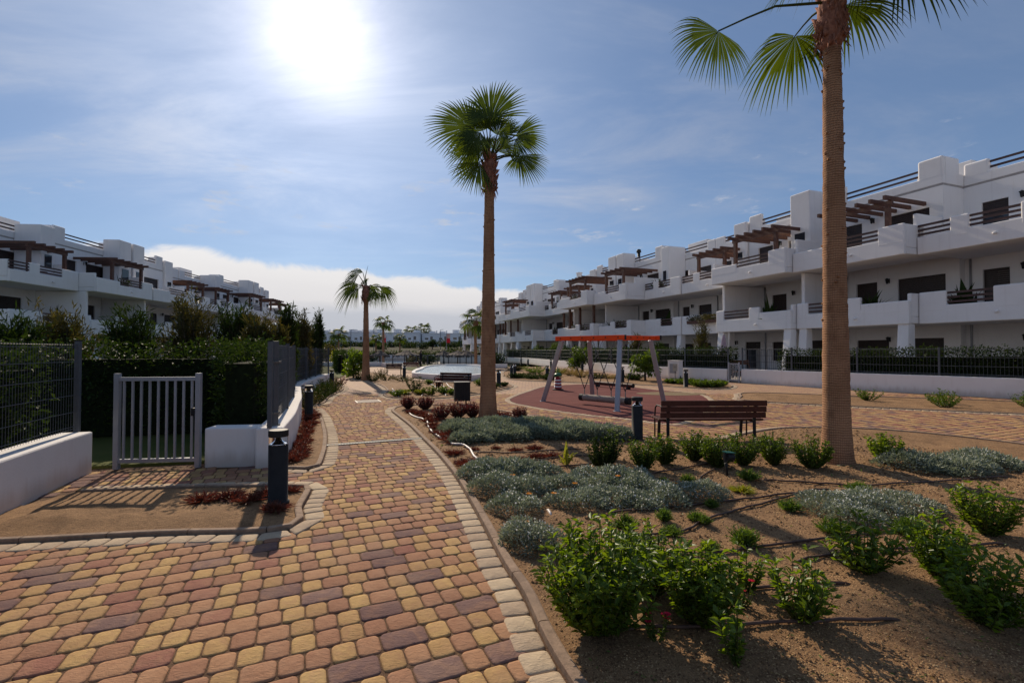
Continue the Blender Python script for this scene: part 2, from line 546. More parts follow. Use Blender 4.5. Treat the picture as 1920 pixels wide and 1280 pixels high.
def fast(name, V, F, mats, parent=None, smooth=False, midx=None):
    """mesh from numpy arrays; F is an (m,k) array"""
    V = np.asarray(V, dtype=np.float32)
    F = np.asarray(F, dtype=np.int32)
    me = bpy.data.meshes.new(name)
    k = F.shape[1]
    me.vertices.add(len(V))
    me.vertices.foreach_set('co', V.ravel())
    me.loops.add(F.size)
    me.loops.foreach_set('vertex_index', F.ravel())
    me.polygons.add(len(F))
    me.polygons.foreach_set('loop_start', np.arange(0, F.size, k, dtype=np.int32))
    me.polygons.foreach_set('loop_total', np.full(len(F), k, dtype=np.int32))
    if midx is not None:
        me.polygons.foreach_set('material_index', np.asarray(midx, dtype=np.int32))
    if smooth:
        me.polygons.foreach_set('use_smooth', np.ones(len(F), dtype=bool))
    for m in (mats if isinstance(mats, (list, tuple)) else [mats]):
        me.materials.append(m)
    me.update(calc_edges=True)
    return link(name, me, parent)


class MB:
    """collects shapes into one mesh"""
    def __init__(s):
        s.v, s.f, s.m = [], [], []

    def add(s, vs, fs, mi=0):
        b = len(s.v)
        s.v += [tuple(p) for p in vs]
        s.f += [tuple(i + b for i in f) for f in fs]
        s.m += [mi] * len(fs)
        return s

    def box(s, x0, x1, y0, y1, z0, z1, mi=0):
        v = [(x, y, z) for z in (z0, z1) for y in (y0, y1) for x in (x0, x1)]
        f = [(0, 2, 3, 1), (4, 5, 7, 6), (0, 1, 5, 4), (2, 6, 7, 3), (0, 4, 6, 2), (1, 3, 7, 5)]
        return s.add(v, f, mi)

    def beam(s, a, b, w, h, mi=0, up=(0, 0, 1)):
        a, b, up = Vector(a), Vector(b), Vector(up)
        d = (b - a).normalized()
        sd = d.cross(up)
        if sd.length < 1e-4:
            sd = Vector((1, 0, 0))
        sd.normalize()
        u = sd.cross(d).normalized()
        v = [p + sd * (w / 2 * i) + u * (h / 2 * j) for p in (a, b) for j in (-1, 1) for i in (-1, 1)]
        f = [(0, 1, 3, 2), (4, 6, 7, 5), (0, 4, 5, 1), (2, 3, 7, 6), (0, 2, 6, 4), (1, 5, 7, 3)]
        return s.add(v, f, mi)

    def tube(s, pts, r, n=6, mi=0, cap=True):
        pts = [Vector(p) for p in pts]
        rs = r if isinstance(r, (list, tuple)) else [r] * len(pts)
        vs, fs = [], []
        up = None
        for i, p in enumerate(pts):
            d = (pts[min(i + 1, len(pts) - 1)] - pts[max(i - 1, 0)])
            if d.length < 1e-9:
                d = Vector((0, 0, 1))
            d.normalize()
            if up is None:
                up = Vector((0, 0, 1)) if abs(d.z) < 0.9 else Vector((1, 0, 0))
            sd = d.cross(up).normalized()
            up = sd.cross(d).normalized()
            for k in range(n):
                a = 2 * math.pi * k / n
                vs.append(p + (sd * math.cos(a) + up * math.sin(a)) * rs[i])
        for i in range(len(pts) - 1):
            for k in range(n):
                k2 = (k + 1) % n
                fs.append((i * n + k, i * n + k2, (i + 1) * n + k2, (i + 1) * n + k))
        if cap:
            fs.append(tuple(range(n - 1, -1, -1)))
            fs.append(tuple((len(pts) - 1) * n + k for k in range(n)))
        return s.add(vs, fs, mi)

    def lathe(s, prof, n=16, c=(0, 0), mi=0, cap=True):
        vs, fs = [], []
        for r, z in prof:
            for k in range(n):
                a = 2 * math.pi * k / n
                vs.append((c[0] + r * math.cos(a), c[1] + r * math.sin(a), z))
        for i in range(len(prof) - 1):
            for k in range(n):
                k2 = (k + 1) % n
                fs.append((i * n + k, i * n + k2, (i + 1) * n + k2, (i + 1) * n + k))
        if cap:
            fs.append(tuple(range(n - 1, -1, -1)))
            fs.append(tuple((len(prof) - 1) * n + k for k in range(n)))
        return s.add(vs, fs, mi)

    def prism(s, poly, z0, z1, mi=0):
        n = len(poly)
        vs = [(x, y, z0) for x, y in poly] + [(x, y, z1) for x, y in poly]
        fs = [tuple(range(n - 1, -1, -1)), tuple(range(n, 2 * n))]
        fs += [(i, (i + 1) % n, n + (i + 1) % n, n + i) for i in range(n)]
        return s.add(vs, fs, mi)

    def build(s, name, mats, parent=None, smooth=False, bevel=0.0, seg=2):
        me = bpy.data.meshes.new(name)
        me.from_pydata(s.v, [], s.f)
        for m in (mats if isinstance(mats, (list, tuple)) else [mats]):
            me.materials.append(m)
        if any(s.m):
            me.polygons.foreach_set('material_index', np.array(s.m, dtype=np.int32))
        if smooth:
            me.polygons.foreach_set('use_smooth', np.ones(len(s.f), dtype=bool))
        me.update()
        o = link(name, me, parent)
        if bevel:
            b = o.modifiers.new('bevel', 'BEVEL')
            b.width = bevel
            b.segments = seg
            b.limit_method = 'ANGLE'
            b.angle_limit = R(40)
        return o


def dup(root, loc, rz=0.0, label=None, scale=1.0, group=None):
    """copy a thing with its parts and their sub-parts"""
    r = root.copy()
    C.objects.link(r)
    r.location = loc
    r.rotation_euler = (0, 0, rz)
    r.scale = (scale,) * 3 if not isinstance(scale, tuple) else scale
    if label:
        r['label'] = label
    if group:
        r['group'] = group
    for ch in list(root.children):
        c = ch.copy()
        C.objects.link(c)
        c.parent = r
        for g in list(ch.children):
            d = g.copy()
            C.objects.link(d)
            d.parent = c
    return r


def spline(pts, step=0.1, closed=False):
    """Catmull-Rom through the points, resampled to even steps"""
    P = np.array(pts, float)
    n = len(P)
    out = []
    rng = range(n if closed else n - 1)
    for i in rng:
        if closed:
            p0, p1, p2, p3 = P[(i - 1) % n], P[i], P[(i + 1) % n], P[(i + 2) % n]
        else:
            p0, p1, p2, p3 = P[max(i - 1, 0)], P[i], P[i + 1], P[min(i + 2, n - 1)]
        for t in np.linspace(0, 1, 24, endpoint=False):
            out.append(0.5 * (2 * p1 + (p2 - p0) * t + (2 * p0 - 5 * p1 + 4 * p2 - p3) * t * t
                              + (3 * p1 - p0 - 3 * p2 + p3) * t ** 3))
    out.append(P[0] if closed else P[-1])
    out = np.array(out)
    seg = np.linalg.norm(np.diff(out, axis=0), axis=1)
    cum = np.concatenate([[0], np.cumsum(seg)])
    m = max(2, int(round(cum[-1] / step)))
    s = np.linspace(0, cum[-1], m + 1)
    res = np.stack([np.interp(s, cum, out[:, k]) for k in range(P.shape[1])], 1)
    return res[:-1] if closed else res


def inside(poly, X, Y):
    poly = np.asarray(poly)
    x0, y0 = poly[:, 0], poly[:, 1]
    x1, y1 = np.roll(x0, -1), np.roll(y0, -1)
    res = np.zeros(X.shape, bool)
    for a, b, c, d in zip(x0, y0, x1, y1):
        cond = (b > Y) != (d > Y)
        if b != d:
            res ^= cond & (X < (c - a) * (Y - b) / (d - b) + a)
    return res


def sdist(poly, X, Y):
    """signed distance to a closed outline, negative inside"""
    poly = np.asarray(poly)
    best = np.full(X.shape, 1e9)
    for (a, b), (c, d) in zip(poly, np.roll(poly, -1, axis=0)):
        ex, ey = c - a, d - b
        l2 = ex * ex + ey * ey + 1e-12
        t = np.clip(((X - a) * ex + (Y - b) * ey) / l2, 0, 1)
        best = np.minimum(best, (X - a - t * ex) ** 2 + (Y - b - t * ey) ** 2)
    best = np.sqrt(best)
    return np.where(inside(poly, X, Y), -best, best)


def wob(X, Y, s=1.0, seed=0):
    """smooth cheap noise in about -1..1"""
    r = np.random.RandomState(seed)
    out = 0
    for k in range(6):
        a, b = r.uniform(-1, 1, 2)
        f = s * (0.6 + 0.7 * k)
        out = out + np.sin((a * X + b * Y) * f * 3 + r.uniform(0, 6.3)) / (1 + 0.5 * k)
    return out / 2.6


# ------------------------------------------------------------------ ground and terrain
def terrain():
    ys = [-60, -10, 46, 48.2, 92, 120, 180, 260, 3000]
    zs = [-0.06, -0.06, -0.06, -0.55, -0.55, 0.6, 3.0, 3.2, 2.0]
    xs = [-3000, -400, -60, 0, 60, 400, 3000]
    V = [(x, y, z) for y, z in zip(ys, zs) for x in xs]
    n = len(xs)
    F = [(j * n + i, j * n + i + 1, (j + 1) * n + i + 1, (j + 1) * n + i) for j in range(len(ys) - 1) for i in range(n - 1)]
    o = fast('ground', V, F, surf('dry_scrub', (0.035, 0.038, 0.018), 0.95, 0.4, 0.15, col2=(0.06, 0.05, 0.03), spec=0.05))
    tag(o, kind='structure')


terrain()

# ---- outlines of the place, measured on the ground
W_LEFT = [(-4.1, 6.36), (-3.07, 6.47), (-3.6, 8.0), (-4.2, 9.5), (-4.72, 10.8), (-5.7, 13.0), (-6.55, 15.0), (-7.2, 17.4), (-7.75, 19.6), (-8.0, 21.4)]
W_NEAR = [(-2.9, -2.0), (-3.4, 0.0), (-3.95, 2.0), (-4.6, 4.0), (-5.15, 5.5), (-5.35, 6.15)]
W_RIGHT = [G(1363, 716), G(1290, 711.5), G(1223, 707.5), G(1130, 698), G(1044, 689), G(985, 681), G(945, 678.5)]

BED_MAIN_EDGE = [(1.1, 0.4), (0.62, 1.5)] + [G(*p) for p in
    [(1070, 1240), (1000, 1110), (963, 1057), (919, 980), (879, 914), (856, 882), (828, 850), (797, 820), (773, 797), (748, 778),
     (740, 770), (752, 763), (800, 760), (860, 763), (935, 771), (1000, 784), (1052, 794), (1150, 812), (1225, 824), (1300, 829),
     (1365, 824), (1410, 813)]] + [(5.6, 9.55), (7.2, 9.3), (8.3, 8.0), (8.8, 6.0)]
BED_MAIN_BACK = [(8.6, 3.5), (7.0, 1.0), (4.0, 0.0)]
BED_A_EDGE = [(-4.62, 3.9), (-3.9, 3.98), (-3.0, 4.12), G(532, 989), G(552, 953), G(571, 918), G(545, 914), (-3.6, 5.4), (-4.7, 5.25)]
BED_A_BACK = [(-4.9, 4.6)]
BED_B_EDGE = [(-3.0, 6.36), G(560, 877), G(588, 876), G(600, 852), G(604, 836), G(605, 815), G(602, 798), G(597, 781), G(588, 769), (-5.3, 12.75)]
BED_B_BACK = [(-5.35, 12.3), (-4.70, 10.8), (-4.18, 9.5), (-3.58, 8.0), (-3.05, 6.6)]
BED_C_EDGE = [(-5.75, 13.5), G(603, 756), G(612, 746), G(627, 738), G(640, 731), G(641, 726), G(628, 723)]
BED_C_BACK = [(-7.75, 19.8), (-7.15, 17.4), (-6.5, 15.0), (-6.0, 13.8)]
BED_D_EDGE = [G(*p) for p in [(650, 706), (668, 710), (692, 715), (716, 722), (729, 732), (723, 741), (745, 747), (800, 748), (850, 745), (905, 738),
                              (940, 731), (960, 724), (940, 718), (900, 716), (840, 717), (782, 714), (750, 709), (715, 701), (690, 698), (662, 700)]]
BED_E_EDGE = [G(*p) for p in [(950, 708), (975, 713), (1054, 716.5), (1100, 718), (1180, 720.5), (1245, 724), (1338, 730), (1371, 725), (1352, 719),
                              (1281, 712.5), (1223, 709.5), (1180, 705), (1100, 698), (1021, 690), (965, 690), (946, 698)]]
BED_G_EDGE = [G(1392, 744), G(1412, 752), (9.9, 13.0), (13, 11.5), (16, 11.0), (17.0, 12.2), (15, 14.5), (11.5, 16.2), G(1412, 737)]
PLAY_EDGE = [G(*p) for p in [(957, 749), (972, 741), (989, 735), (1021, 725), (1054, 722), (1102, 720.5), (1187, 726), (1231, 731), (1280, 735), (1312, 740.5),
                             (1328, 750), (1329, 762), (1312, 776), (1280, 790), (1250, 794), (1184, 785), (1102, 777), (1021, 766), (989, 760), (968, 756)]]
GRASS_FAR = None


def closed_bed(edge, back):
    e = spline(edge, 0.08)
    return e, np.array([tuple(p) for p in e] + [tuple(p) for p in back])


OUT = {}
for nm, e, b in (('M', BED_MAIN_EDGE, BED_MAIN_BACK), ('A', BED_A_EDGE, BED_A_BACK), ('B', BED_B_EDGE, BED_B_BACK), ('C', BED_C_EDGE, BED_C_BACK)):
    OUT[nm] = closed_bed(e, b)
for nm, e in (('D', BED_D_EDGE), ('E', BED_E_EDGE), ('G', BED_G_EDGE), ('P', PLAY_EDGE)):
    p = spline(e, 0.1 if nm == 'P' else 0.2, closed=True)
    OUT[nm] = (np.vstack([p, p[:1]]), p)


# ---- paving stone shapes: outlines in a unit square, with rounded corners
def unit_round(nc, r):
    pts = []
    for cx, cy, a0 in ((1 - r, 1 - r, 0), (r, 1 - r, 90), (r, r, 180), (1 - r, r, 270)):
        for k in range(nc):
            a = R(a0 + 90 * (k / (nc - 1) if nc > 1 else 0.5))
            pts.append((cx + r * math.cos(a), cy + r * math.sin(a)))
    return np.array(pts)


def paver_shape(nc, length, depth, bulge=0.004, inset=0.009, h=0.03, crown=0.0022):
    """verts and faces of one stone, centred, top at z=0"""
    n = nc * 4
    r = 0.030
    cx, cy = length / 2 - r, depth / 2 - r
    o = []
    for sx, sy, a0 in ((1, 1, 0), (-1, 1, 90), (-1, -1, 180), (1, -1, 270)):
        for k in range(nc):
            a = R(a0 + 90 * (k + 0.5) / nc)
            o.append((sx * cx + r * math.cos(a), sy * cy + r * math.sin(a)))
    o = np.array(o)
    rings = [(o, -h), (o, -0.008), (o * (1 - 2 * inset * 0.3 / np.array([length, depth])), -crown),
             (o * (1 - 2 * inset * 1.5 / np.array([length, depth])), 0.0)]
    V = np.vstack([np.column_stack([p, np.full(n, z)]) for p, z in rings] + [[[0, 0, crown * 0.6]]])
    F = []
    for i in range(3):
        for k in range(n):
            F.append((i * n + k, i * n + (k + 1) % n, (i + 1) * n + (k + 1) % n, (i + 1) * n + k))
    T = [(3 * n + k, 3 * n + (k + 1) % n, 4 * n) for k in range(n)]
    return V, F, T


def mesh_qt(name, V, F, T, mats, midx=None):
    me = bpy.data.meshes.new(name)
    me.from_pydata([tuple(v) for v in V], [], list(F) + list(T))
    for m in mats:
        me.materials.append(m)
    if midx is not None:
        me.polygons.foreach_set('material_index', np.array(midx, dtype=np.int32))
    me.polygons.foreach_set('use_smooth', np.ones(len(F) + len(T), dtype=bool))
    me.update()
    return me


PITCHROW = 0.165
E1 = np.array([math.cos(R(24)), math.sin(R(24))])
E2 = np.array([-E1[1], E1[0]])
PAVE_FAR = 17.0


def lay_pavers():
    rnd = random.Random(5)
    ds = 0.03
    corners = np.array([(-5.5, -0.5), (22, -0.5), (22, PAVE_FAR + 0.3), (-9, PAVE_FAR + 0.3)])
    S, T_ = corners @ E1, corners @ E2
    ss = np.arange(S.min(), S.max(), ds)
    rows = np.arange(math.floor(T_.min() / PITCHROW), math.ceil(T_.max() / PITCHROW))
    SS, TT = np.meshgrid(ss, rows * PITCHROW)
    X, Y = SS * E1[0] + TT * E2[0], SS * E1[1] + TT * E2[1]
    ok = (Y > 0.9) & (Y < PAVE_FAR + 0.25) & (np.abs(X) < 1.09 * Y + 0.6) & (X < 17)
    idx = np.where(ok)
    xs, ys = X[idx], Y[idx]
    good = np.ones(xs.shape, bool)
    for nm, off in (('M', 0.19), ('A', 0.19), ('B', 0.19), ('C', 0.19), ('D', 0.19), ('E', 0.19), ('G', 0.19), ('P', 0.13)):
        poly = OUT[nm][1]
        lo, hi = poly.min(0) - 0.4, poly.max(0) + 0.4
        near = (xs > lo[0]) & (xs < hi[0]) & (ys > lo[1]) & (ys < hi[1]) & good
        k = np.where(near)[0]
        if len(k):
            pl = poly[::2] if len(poly) > 120 else poly
            good[k] &= sdist(pl, xs[k], ys[k]) > off
    wl = np.array(list(reversed(W_NEAR)) + [(-12, -2.0), (-12, 22.0), (-8.0, 21.4)] + list(reversed(W_LEFT)))
    good &= ~inside(wl, xs, ys)
    ok[idx] = good
    pieces = []
    for r_ in range(len(rows)):
        line = ok[r_]
        d = np.diff(np.concatenate([[0], line.astype(int), [0]]))
        for a, b in zip(np.where(d == 1)[0], np.where(d == -1)[0]):
            s, end = ss[a] - 0.02 - rnd.random() * 0.05, ss[b - 1] + 0.02
            s = max(s, ss[a] - 0.05)
            last = None
            while s < end - 0.035:
                q = rnd.random()
                if q < 0.70:
                    ln = 0.124
                    col = 0 if rnd.random() < (0.14 if last == 0 else 0.80) else 1
                elif q < 0.905:
                    ln = 0.166
                    col = 1 if rnd.random() < 0.5 else 2
                else:
                    ln = 0.248
                    col = 3
                if last == 3 and col == 3:
                    continue
                last = col
                full = ln
                if s + ln > end:
                    ln = end - s
                    if ln > 0.124 + 0.01 and col != 3:
                        pass
                pieces.append((s + ln / 2, rows[r_] * PITCHROW, ln, full, col))
                s += ln
    return pieces


path = fast('path', [(-30, -6, -0.0085), (30, -6, -0.0085), (30, PAVE_FAR, -0.0085), (-30, PAVE_FAR, -0.0085)], [(0, 1, 2, 3)], M['joint'])
tag(path, 'curving path of yellow, terracotta and purple paving stones', kind='structure')
plaza = fast('pavement', [(-26, PAVE_FAR, -0.004), (30, PAVE_FAR, -0.004), (30, 46, -0.004), (-26, 46, -0.004)], [(0, 1, 2, 3)], M['farpave'])
tag(plaza, 'reddish paving around the far beds and the basin', kind='structure')


def frame_px(x, y, z=0.0):
    """photo pixel of a point (for choosing what is near and in view)"""
    v = Vector((x, y, z - H))
    c, s = math.cos(PITCH), math.sin(PITCH)
    f = v.y * c + v.z * s
    if f < 0.1:
        return (-1e4, -1e4)
    up = -v.y * s + v.z * c
    return (960 + 900 * v.x / f, 640 - 900 * up / f)


def build_pavers():
    rnd = random.Random(8)
    P = lay_pavers()
    P = [(p, p[0] * E1 + p[1] * E2) for p in P]
    view = []
    for i, (p, xy) in enumerate(P):
        u, v = frame_px(xy[0], xy[1])
        if 500 < u < 1420 and v < 1250:
            view.append((xy[0] ** 2 + xy[1] ** 2, i))
    view.sort()
    single = set(i for _, i in view[:300])
    gap = 0.0065
    shared = {}
    for i in single:
        (s, t, ln, full, col), xy = P[i]
        key = (full, col)
        if key not in shared:
            V, F, T = paver_shape(4, full - gap, PITCHROW - gap)
            shared[key] = mesh_qt('paver', V, F, T, [PV[col]])
        o = link('paver', shared[key], path)
        o.location = (xy[0], xy[1], rnd.uniform(-0.003, 0.002))
        o.rotation_euler = (rnd.gauss(0, 0.011), rnd.gauss(0, 0.011), R(24) + rnd.gauss(0, 0.007))
        o.scale = ((ln - gap) / (full - gap), 1, 1)
    VV, QQ, TT, QM, TM = [], [], [], [], []
    base = 0
    tmpl = {}
    for i, (p, xy) in enumerate(P):
        if i in single:
            continue
        s, t, ln, full, col = p
        nc = 3 if xy[1] < 8 else 2
        if (nc, full) not in tmpl:
            V, F, T = paver_shape(nc, full - gap, PITCHROW - gap)
            tmpl[(nc, full)] = (V, np.array(F), np.array(T))
        V, F, T = tmpl[(nc, full)]
        V = V * np.array([(ln - gap) / (full - gap), 1, 1])
        z = V[:, 2] + rnd.uniform(-0.003, 0.002) + V[:, 0] * rnd.gauss(0, 0.011) + V[:, 1] * rnd.gauss(0, 0.011)
        W = np.column_stack([xy[0] + V[:, 0] * E1[0] + V[:, 1] * E2[0], xy[1] + V[:, 0] * E1[1] + V[:, 1] * E2[1], z])
        VV.append(W)
        QQ.append(F + base)
        TT.append(T + base)
        QM += [col] * len(F)
        TM += [col] * len(T)
        base += len(W)
    V = np.vstack(VV).astype(np.float32)
    Q, T = np.vstack(QQ), np.vstack(TT)
    me = bpy.data.meshes.new('paver_field')
    me.vertices.add(len(V))
    me.vertices.foreach_set('co', V.ravel())
    li = np.concatenate([Q.ravel(), T.ravel()]).astype(np.int32)
    me.loops.add(len(li))
    me.loops.foreach_set('vertex_index', li)
    nq, nt = len(Q), len(T)
    me.polygons.add(nq + nt)
    me.polygons.foreach_set('loop_start', np.concatenate([np.arange(nq) * 4, nq * 4 + np.arange(nt) * 3]).astype(np.int32))
    me.polygons.foreach_set('loop_total', np.concatenate([np.full(nq, 4), np.full(nt, 3)]).astype(np.int32))
    me.polygons.foreach_set('material_index', np.array(QM + TM, dtype=np.int32))
    me.polygons.foreach_set('use_smooth', np.ones(nq + nt, dtype=bool))
    for m in PV[:4]:
        me.materials.append(m)
    me.update(calc_edges=True)
    o = link('paver_field', me, path)
    o['kind'] = 'stuff'
    print('pavers', len(P), 'tris', nq * 2 + nt)


build_pavers()


# ---- beds: soil, kerb and course of beige stones
def grid_surface(name, poly, cell, zfun, mat, parent=None):
    lo, hi = poly.min(0), poly.max(0)
    xs = np.arange(lo[0] - cell, hi[0] + cell, cell)
    ys = np.arange(lo[1] - cell, hi[1] + cell, cell)
    X, Y = np.meshgrid(xs, ys)
    sd = sdist(poly[::2] if len(poly) > 160 else poly, X, Y)
    Z = zfun(X, Y, sd)
    n = len(xs)
    idx = np.arange(X.size).reshape(X.shape)
    mx = np.maximum(np.maximum(sd[:-1, :-1], sd[1:, 1:]), np.maximum(sd[:-1, 1:], sd[1:, :-1]))
    keep = mx < max(0.068, cell * 0.8)
    q = np.stack([idx[:-1, :-1], idx[:-1, 1:], idx[1:, 1:], idx[1:, :-1]], -1)[keep]
    used, inv = np.unique(q, return_inverse=True)
    V = np.column_stack([X.ravel(), Y.ravel(), Z.ravel()])[used]
    return fast(name, V, inv.reshape(-1, 4), mat, parent, smooth=True)


def soil_z(seed, amp=0.022):
    def f(X, Y, sd):
        k = np.clip(-sd / 0.35, 0, 1)
        return 0.012 + k * (0.02 + amp * wob(X, Y, 1.2, seed) + 0.012 * wob(X, Y, 5.0, seed + 1) + 0.006 * wob(X, Y, 14.0, seed + 2))
    return f


UR4 = unit_round(4, 0.16)


def quad_stone(P00, P10, P11, P01, h=0.03, top=0.006, inset=0.06):
    """stone filling a quadrilateral on the ground"""
    P00, P10, P11, P01 = [np.array(p, float) for p in (P00, P10, P11, P01)]
    n = len(UR4)
    V = []
    for k, z in ((1.0, -h), (1.0, top - 0.010), (1 - inset * 0.7, top - 0.003), (1 - inset * 2.6, top)):
        for a, b in UR4:
            a, b = 0.5 + (a - 0.5) * k, 0.5 + (b - 0.5) * k
            p = P00 * (1 - a) * (1 - b) + P10 * a * (1 - b) + P11 * a * b + P01 * (1 - a) * b
            V.append((p[0], p[1], z))
    c = (P00 + P10 + P11 + P01) / 4
    V.append((c[0], c[1], top + 0.002))
    F = [(i * n + k, i * n + (k + 1) % n, (i + 1) * n + (k + 1) % n, (i + 1) * n + k) for i in range(3) for k in range(n)]
    F += [(3 * n + k, 3 * n + (k + 1) % n, 4 * n) for k in range(n)]
    return V, F


def edging(parent, edge, poly, near=15.0, kerb=0.07, wid=0.18, seed=0, stones=True, flip=None):
    rnd = random.Random(seed)
    e = np.asarray(edge)
    seg = np.linalg.norm(np.diff(e, axis=0), axis=1)
    cum = np.concatenate([[0], np.cumsum(seg)])
    tot = cum[-1]

    def at(s, off):
        s = min(max(s, 0), tot)
        p = np.array([np.interp(s, cum, e[:, 0]), np.interp(s, cum, e[:, 1])])
        a, b = max(s - 0.06, 0), min(s + 0.06, tot)
        d = np.array([np.interp(b, cum, e[:, 0]) - np.interp(a, cum, e[:, 0]), np.interp(b, cum, e[:, 1]) - np.interp(a, cum, e[:, 1])])
        d /= np.linalg.norm(d) + 1e-9
        return p + off * sgn * np.array([d[1], -d[0]])
    sgn = 1.0
    mid = at(tot * 0.5, 0.05)
    if sdist(poly, np.array([mid[0]]), np.array([mid[1]]))[0] < 0:
        sgn = -1.0
    far = MB()
    farn = 0
    if stones:
        n = max(1, int(round(tot / 0.165)))
        st = tot / n
        for i in range(n):
            g = 0.004
            o0, o1 = kerb + 0.012, kerb + wid + rnd.uniform(-0.006, 0.006)
            q = [at(i * st + g, o0), at((i + 1) * st - g, o0), at((i + 1) * st - g, o1), at(i * st + g, o1)]
            V, F = quad_stone(*q, top=0.006 + rnd.uniform(-0.002, 0.003))
            c = sum(q) / 4
            if c[1] < 1.2:
                continue
            u, v = frame_px(c[0], c[1])
            if c[1] < near and 480 < u < 1440 and v < 1300:
                MB().add(V, F).build('edging_stone', PV[4], parent, smooth=True)
            else:
                far.add(V, F)
                farn += 1
        if farn:
            o = far.build('edging_course', PV[4], parent, smooth=True)
            o['kind'] = 'stuff'
    if kerb > 0:
        n = max(1, int(round(tot / 0.62)))
        st = tot / n
        for i in range(n):
            vs, fs = [], []
            m = 4
            for k in range(m + 1):
                s = i * st + 0.004 + (st - 0.008) * k / m
                for off, z in ((0.0, -0.03), (0.004, 0.030), (0.014, 0.036), (kerb - 0.014, 0.036), (kerb - 0.004, 0.030), (kerb, -0.03)):
                    p = at(s, off)
                    vs.append((p[0], p[1], z))
            for k in range(m):
                for j in range(5):
                    fs.append((k * 6 + j, k * 6 + j + 1, (k + 1) * 6 + j + 1, (k + 1) * 6 + j))
            fs += [tuple(range(6)), tuple(m * 6 + j for j in range(5, -1, -1))]
            c = at((i + 0.5) * st, 0)
            if c[1] < 1.0:
                continue
            MB().add(vs, fs).build('kerb', M['kerb'], parent)


def make_bed(nm, label, cell, seed, stones=True, near=15.0):
    edge, poly = OUT[nm]
    o = grid_surface('planting_bed', poly, cell, soil_z(seed), M['soil'])
    tag(o, label, kind='structure')
    edging(o, edge, poly, near=near, seed=seed, stones=stones)
    return o


make_bed('M', 'large sandy planting bed right of the path', 0.06, 1)
make_bed('A', 'small planting bed around the nearest bollard', 0.05, 2)
make_bed('B', 'narrow planting bed along the curved white wall', 0.05, 3)
make_bed('C', 'planting bed of green shrubs below the fence', 0.07, 4)
make_bed('D', 'planting bed between the path and the white basin', 0.12, 5)
make_bed('E', 'long planting bed behind the playground', 0.12, 6)
make_bed('G', 'planting bed at the far right of the plaza', 0.12, 7)

pl = MB()
pl.add([(x, y, 0.005) for x, y in OUT['P'][1]], [tuple(range(len(OUT['P'][1])))])
play = pl.build('playground', M['rubber'])
tag(play, 'maroon rubber playground surface with a beige border', kind='structure')
edging(play, OUT['P'][0], OUT['P'][1], kerb=0.0, seed=9)
yl = MB()
cx, cy = G(1258, 738)
yl.add([(cx + 1.15 * math.cos(a) + 0.1 * math.cos(3 * a), cy + 0.75 * math.sin(a), 0.009) for a in np.linspace(0, 6.283, 24, endpoint=False)], [tuple(range(24))])
yl.build('yellow_patch', surf('olive_rubber', (0.17, 0.11, 0.045), 0.9, 0.2, 3), play)


# ---- scattered bits of gravel and litter on the soil
def gravel(label, n, seed, mat, smin, smax):
    rs = np.random.RandomState(seed)
    poly = OUT['M'][1]
    Y = 2.0 + 9.0 * rs.uniform(0, 1, n) ** 1.7
    X = rs.uniform(-0.35, 1.1, n) * Y
    sd = sdist(poly[::4], X, Y)
    k = (sd < -0.02) & (X < 6.5)
    X, Y, sd = X[k], Y[k], sd[k]
    s = rs.uniform(smin, smax, len(X)) * np.clip(Y / 3.5, 0.8, 1.8)
    oct_ = np.array([(1, 0, 0), (-1, 0, 0), (0, 1, 0), (0, -1, 0), (0, 0, 0.8), (0, 0, -0.8)])
    fo = np.array([(0, 2, 4), (2, 1, 4), (1, 3, 4), (3, 0, 4)])
    a = rs.uniform(0, 6.28, len(X))
    V = oct_[None] * s[:, None, None] * rs.uniform(0.6, 1.4, (len(X), 6, 1))
    ca, sa = np.cos(a)[:, None], np.sin(a)[:, None]
    V = np.stack([V[..., 0] * ca - V[..., 1] * sa, V[..., 0] * sa + V[..., 1] * ca, V[..., 2]], -1)
    Z = soil_z(1)(X, Y, sd)
    V = V + np.stack([X, Y, Z + s * 0.25], 1)[:, None]
    F = fo[None] + (np.arange(len(X)) * 6)[:, None, None]
    o = fast('gravel', V.reshape(-1, 3), F.reshape(-1, 3), mat)
    tag(o, label, 'gravel', kind='stuff')


gravel('pale grit scattered over the sandy bed', 34000, 3, surf('pale_grit', (0.50, 0.33, 0.17), 0.95, 0.5, 9, col2=(0.32, 0.18, 0.085), spec=0.1), 0.003, 0.0075)
gravel('brown clods and small stones on the sandy bed', 3600, 6, M['soil'], 0.007, 0.019)
gravel('dark brown grit scattered over the sandy bed', 16000, 4, surf('dark_grit', (0.16, 0.085, 0.045), 0.95, 0.5, 9, col2=(0.09, 0.05, 0.03), spec=0.1), 0.003, 0.0085)


def soil_height(nm, seed, x, y):
    X, Y = np.array([x]), np.array([y])
    return float(soil_z(seed)(X, Y, sdist(OUT[nm][1][::2], X, Y))[0])


# ---- drain channel across the path and a cover further on
def drain():
    a, b = np.array(G(609, 835)), np.array(G(797, 821))
    ln = np.linalg.norm(b - a)
    t = thing('drain_channel', 'slotted metal drain channel crossing the path', 'drain', (a[0], a[1], 0), math.atan2(b[1] - a[1], b[0] - a[0]))
    w = 0.065
    for y in (-w, w):
        MB().box(0, ln, y - 0.008, y + 0.008, -0.01, 0.010).build('rail', M['galv'], t)
    m = MB()
    n = int(ln / 0.045)
    for i in range(n):
        x = (i + 0.5) * ln / n
        m.box(x - 0.009, x + 0.009, -w + 0.008, w - 0.008, -0.006, 0.008)
    o = m.build('slot_bars', M['galv'], t)
    o['kind'] = 'stuff'
    MB().box(0.01, ln - 0.01, -w + 0.008, w - 0.008, -0.01, 0.0055).build('trough', M['black'], t)


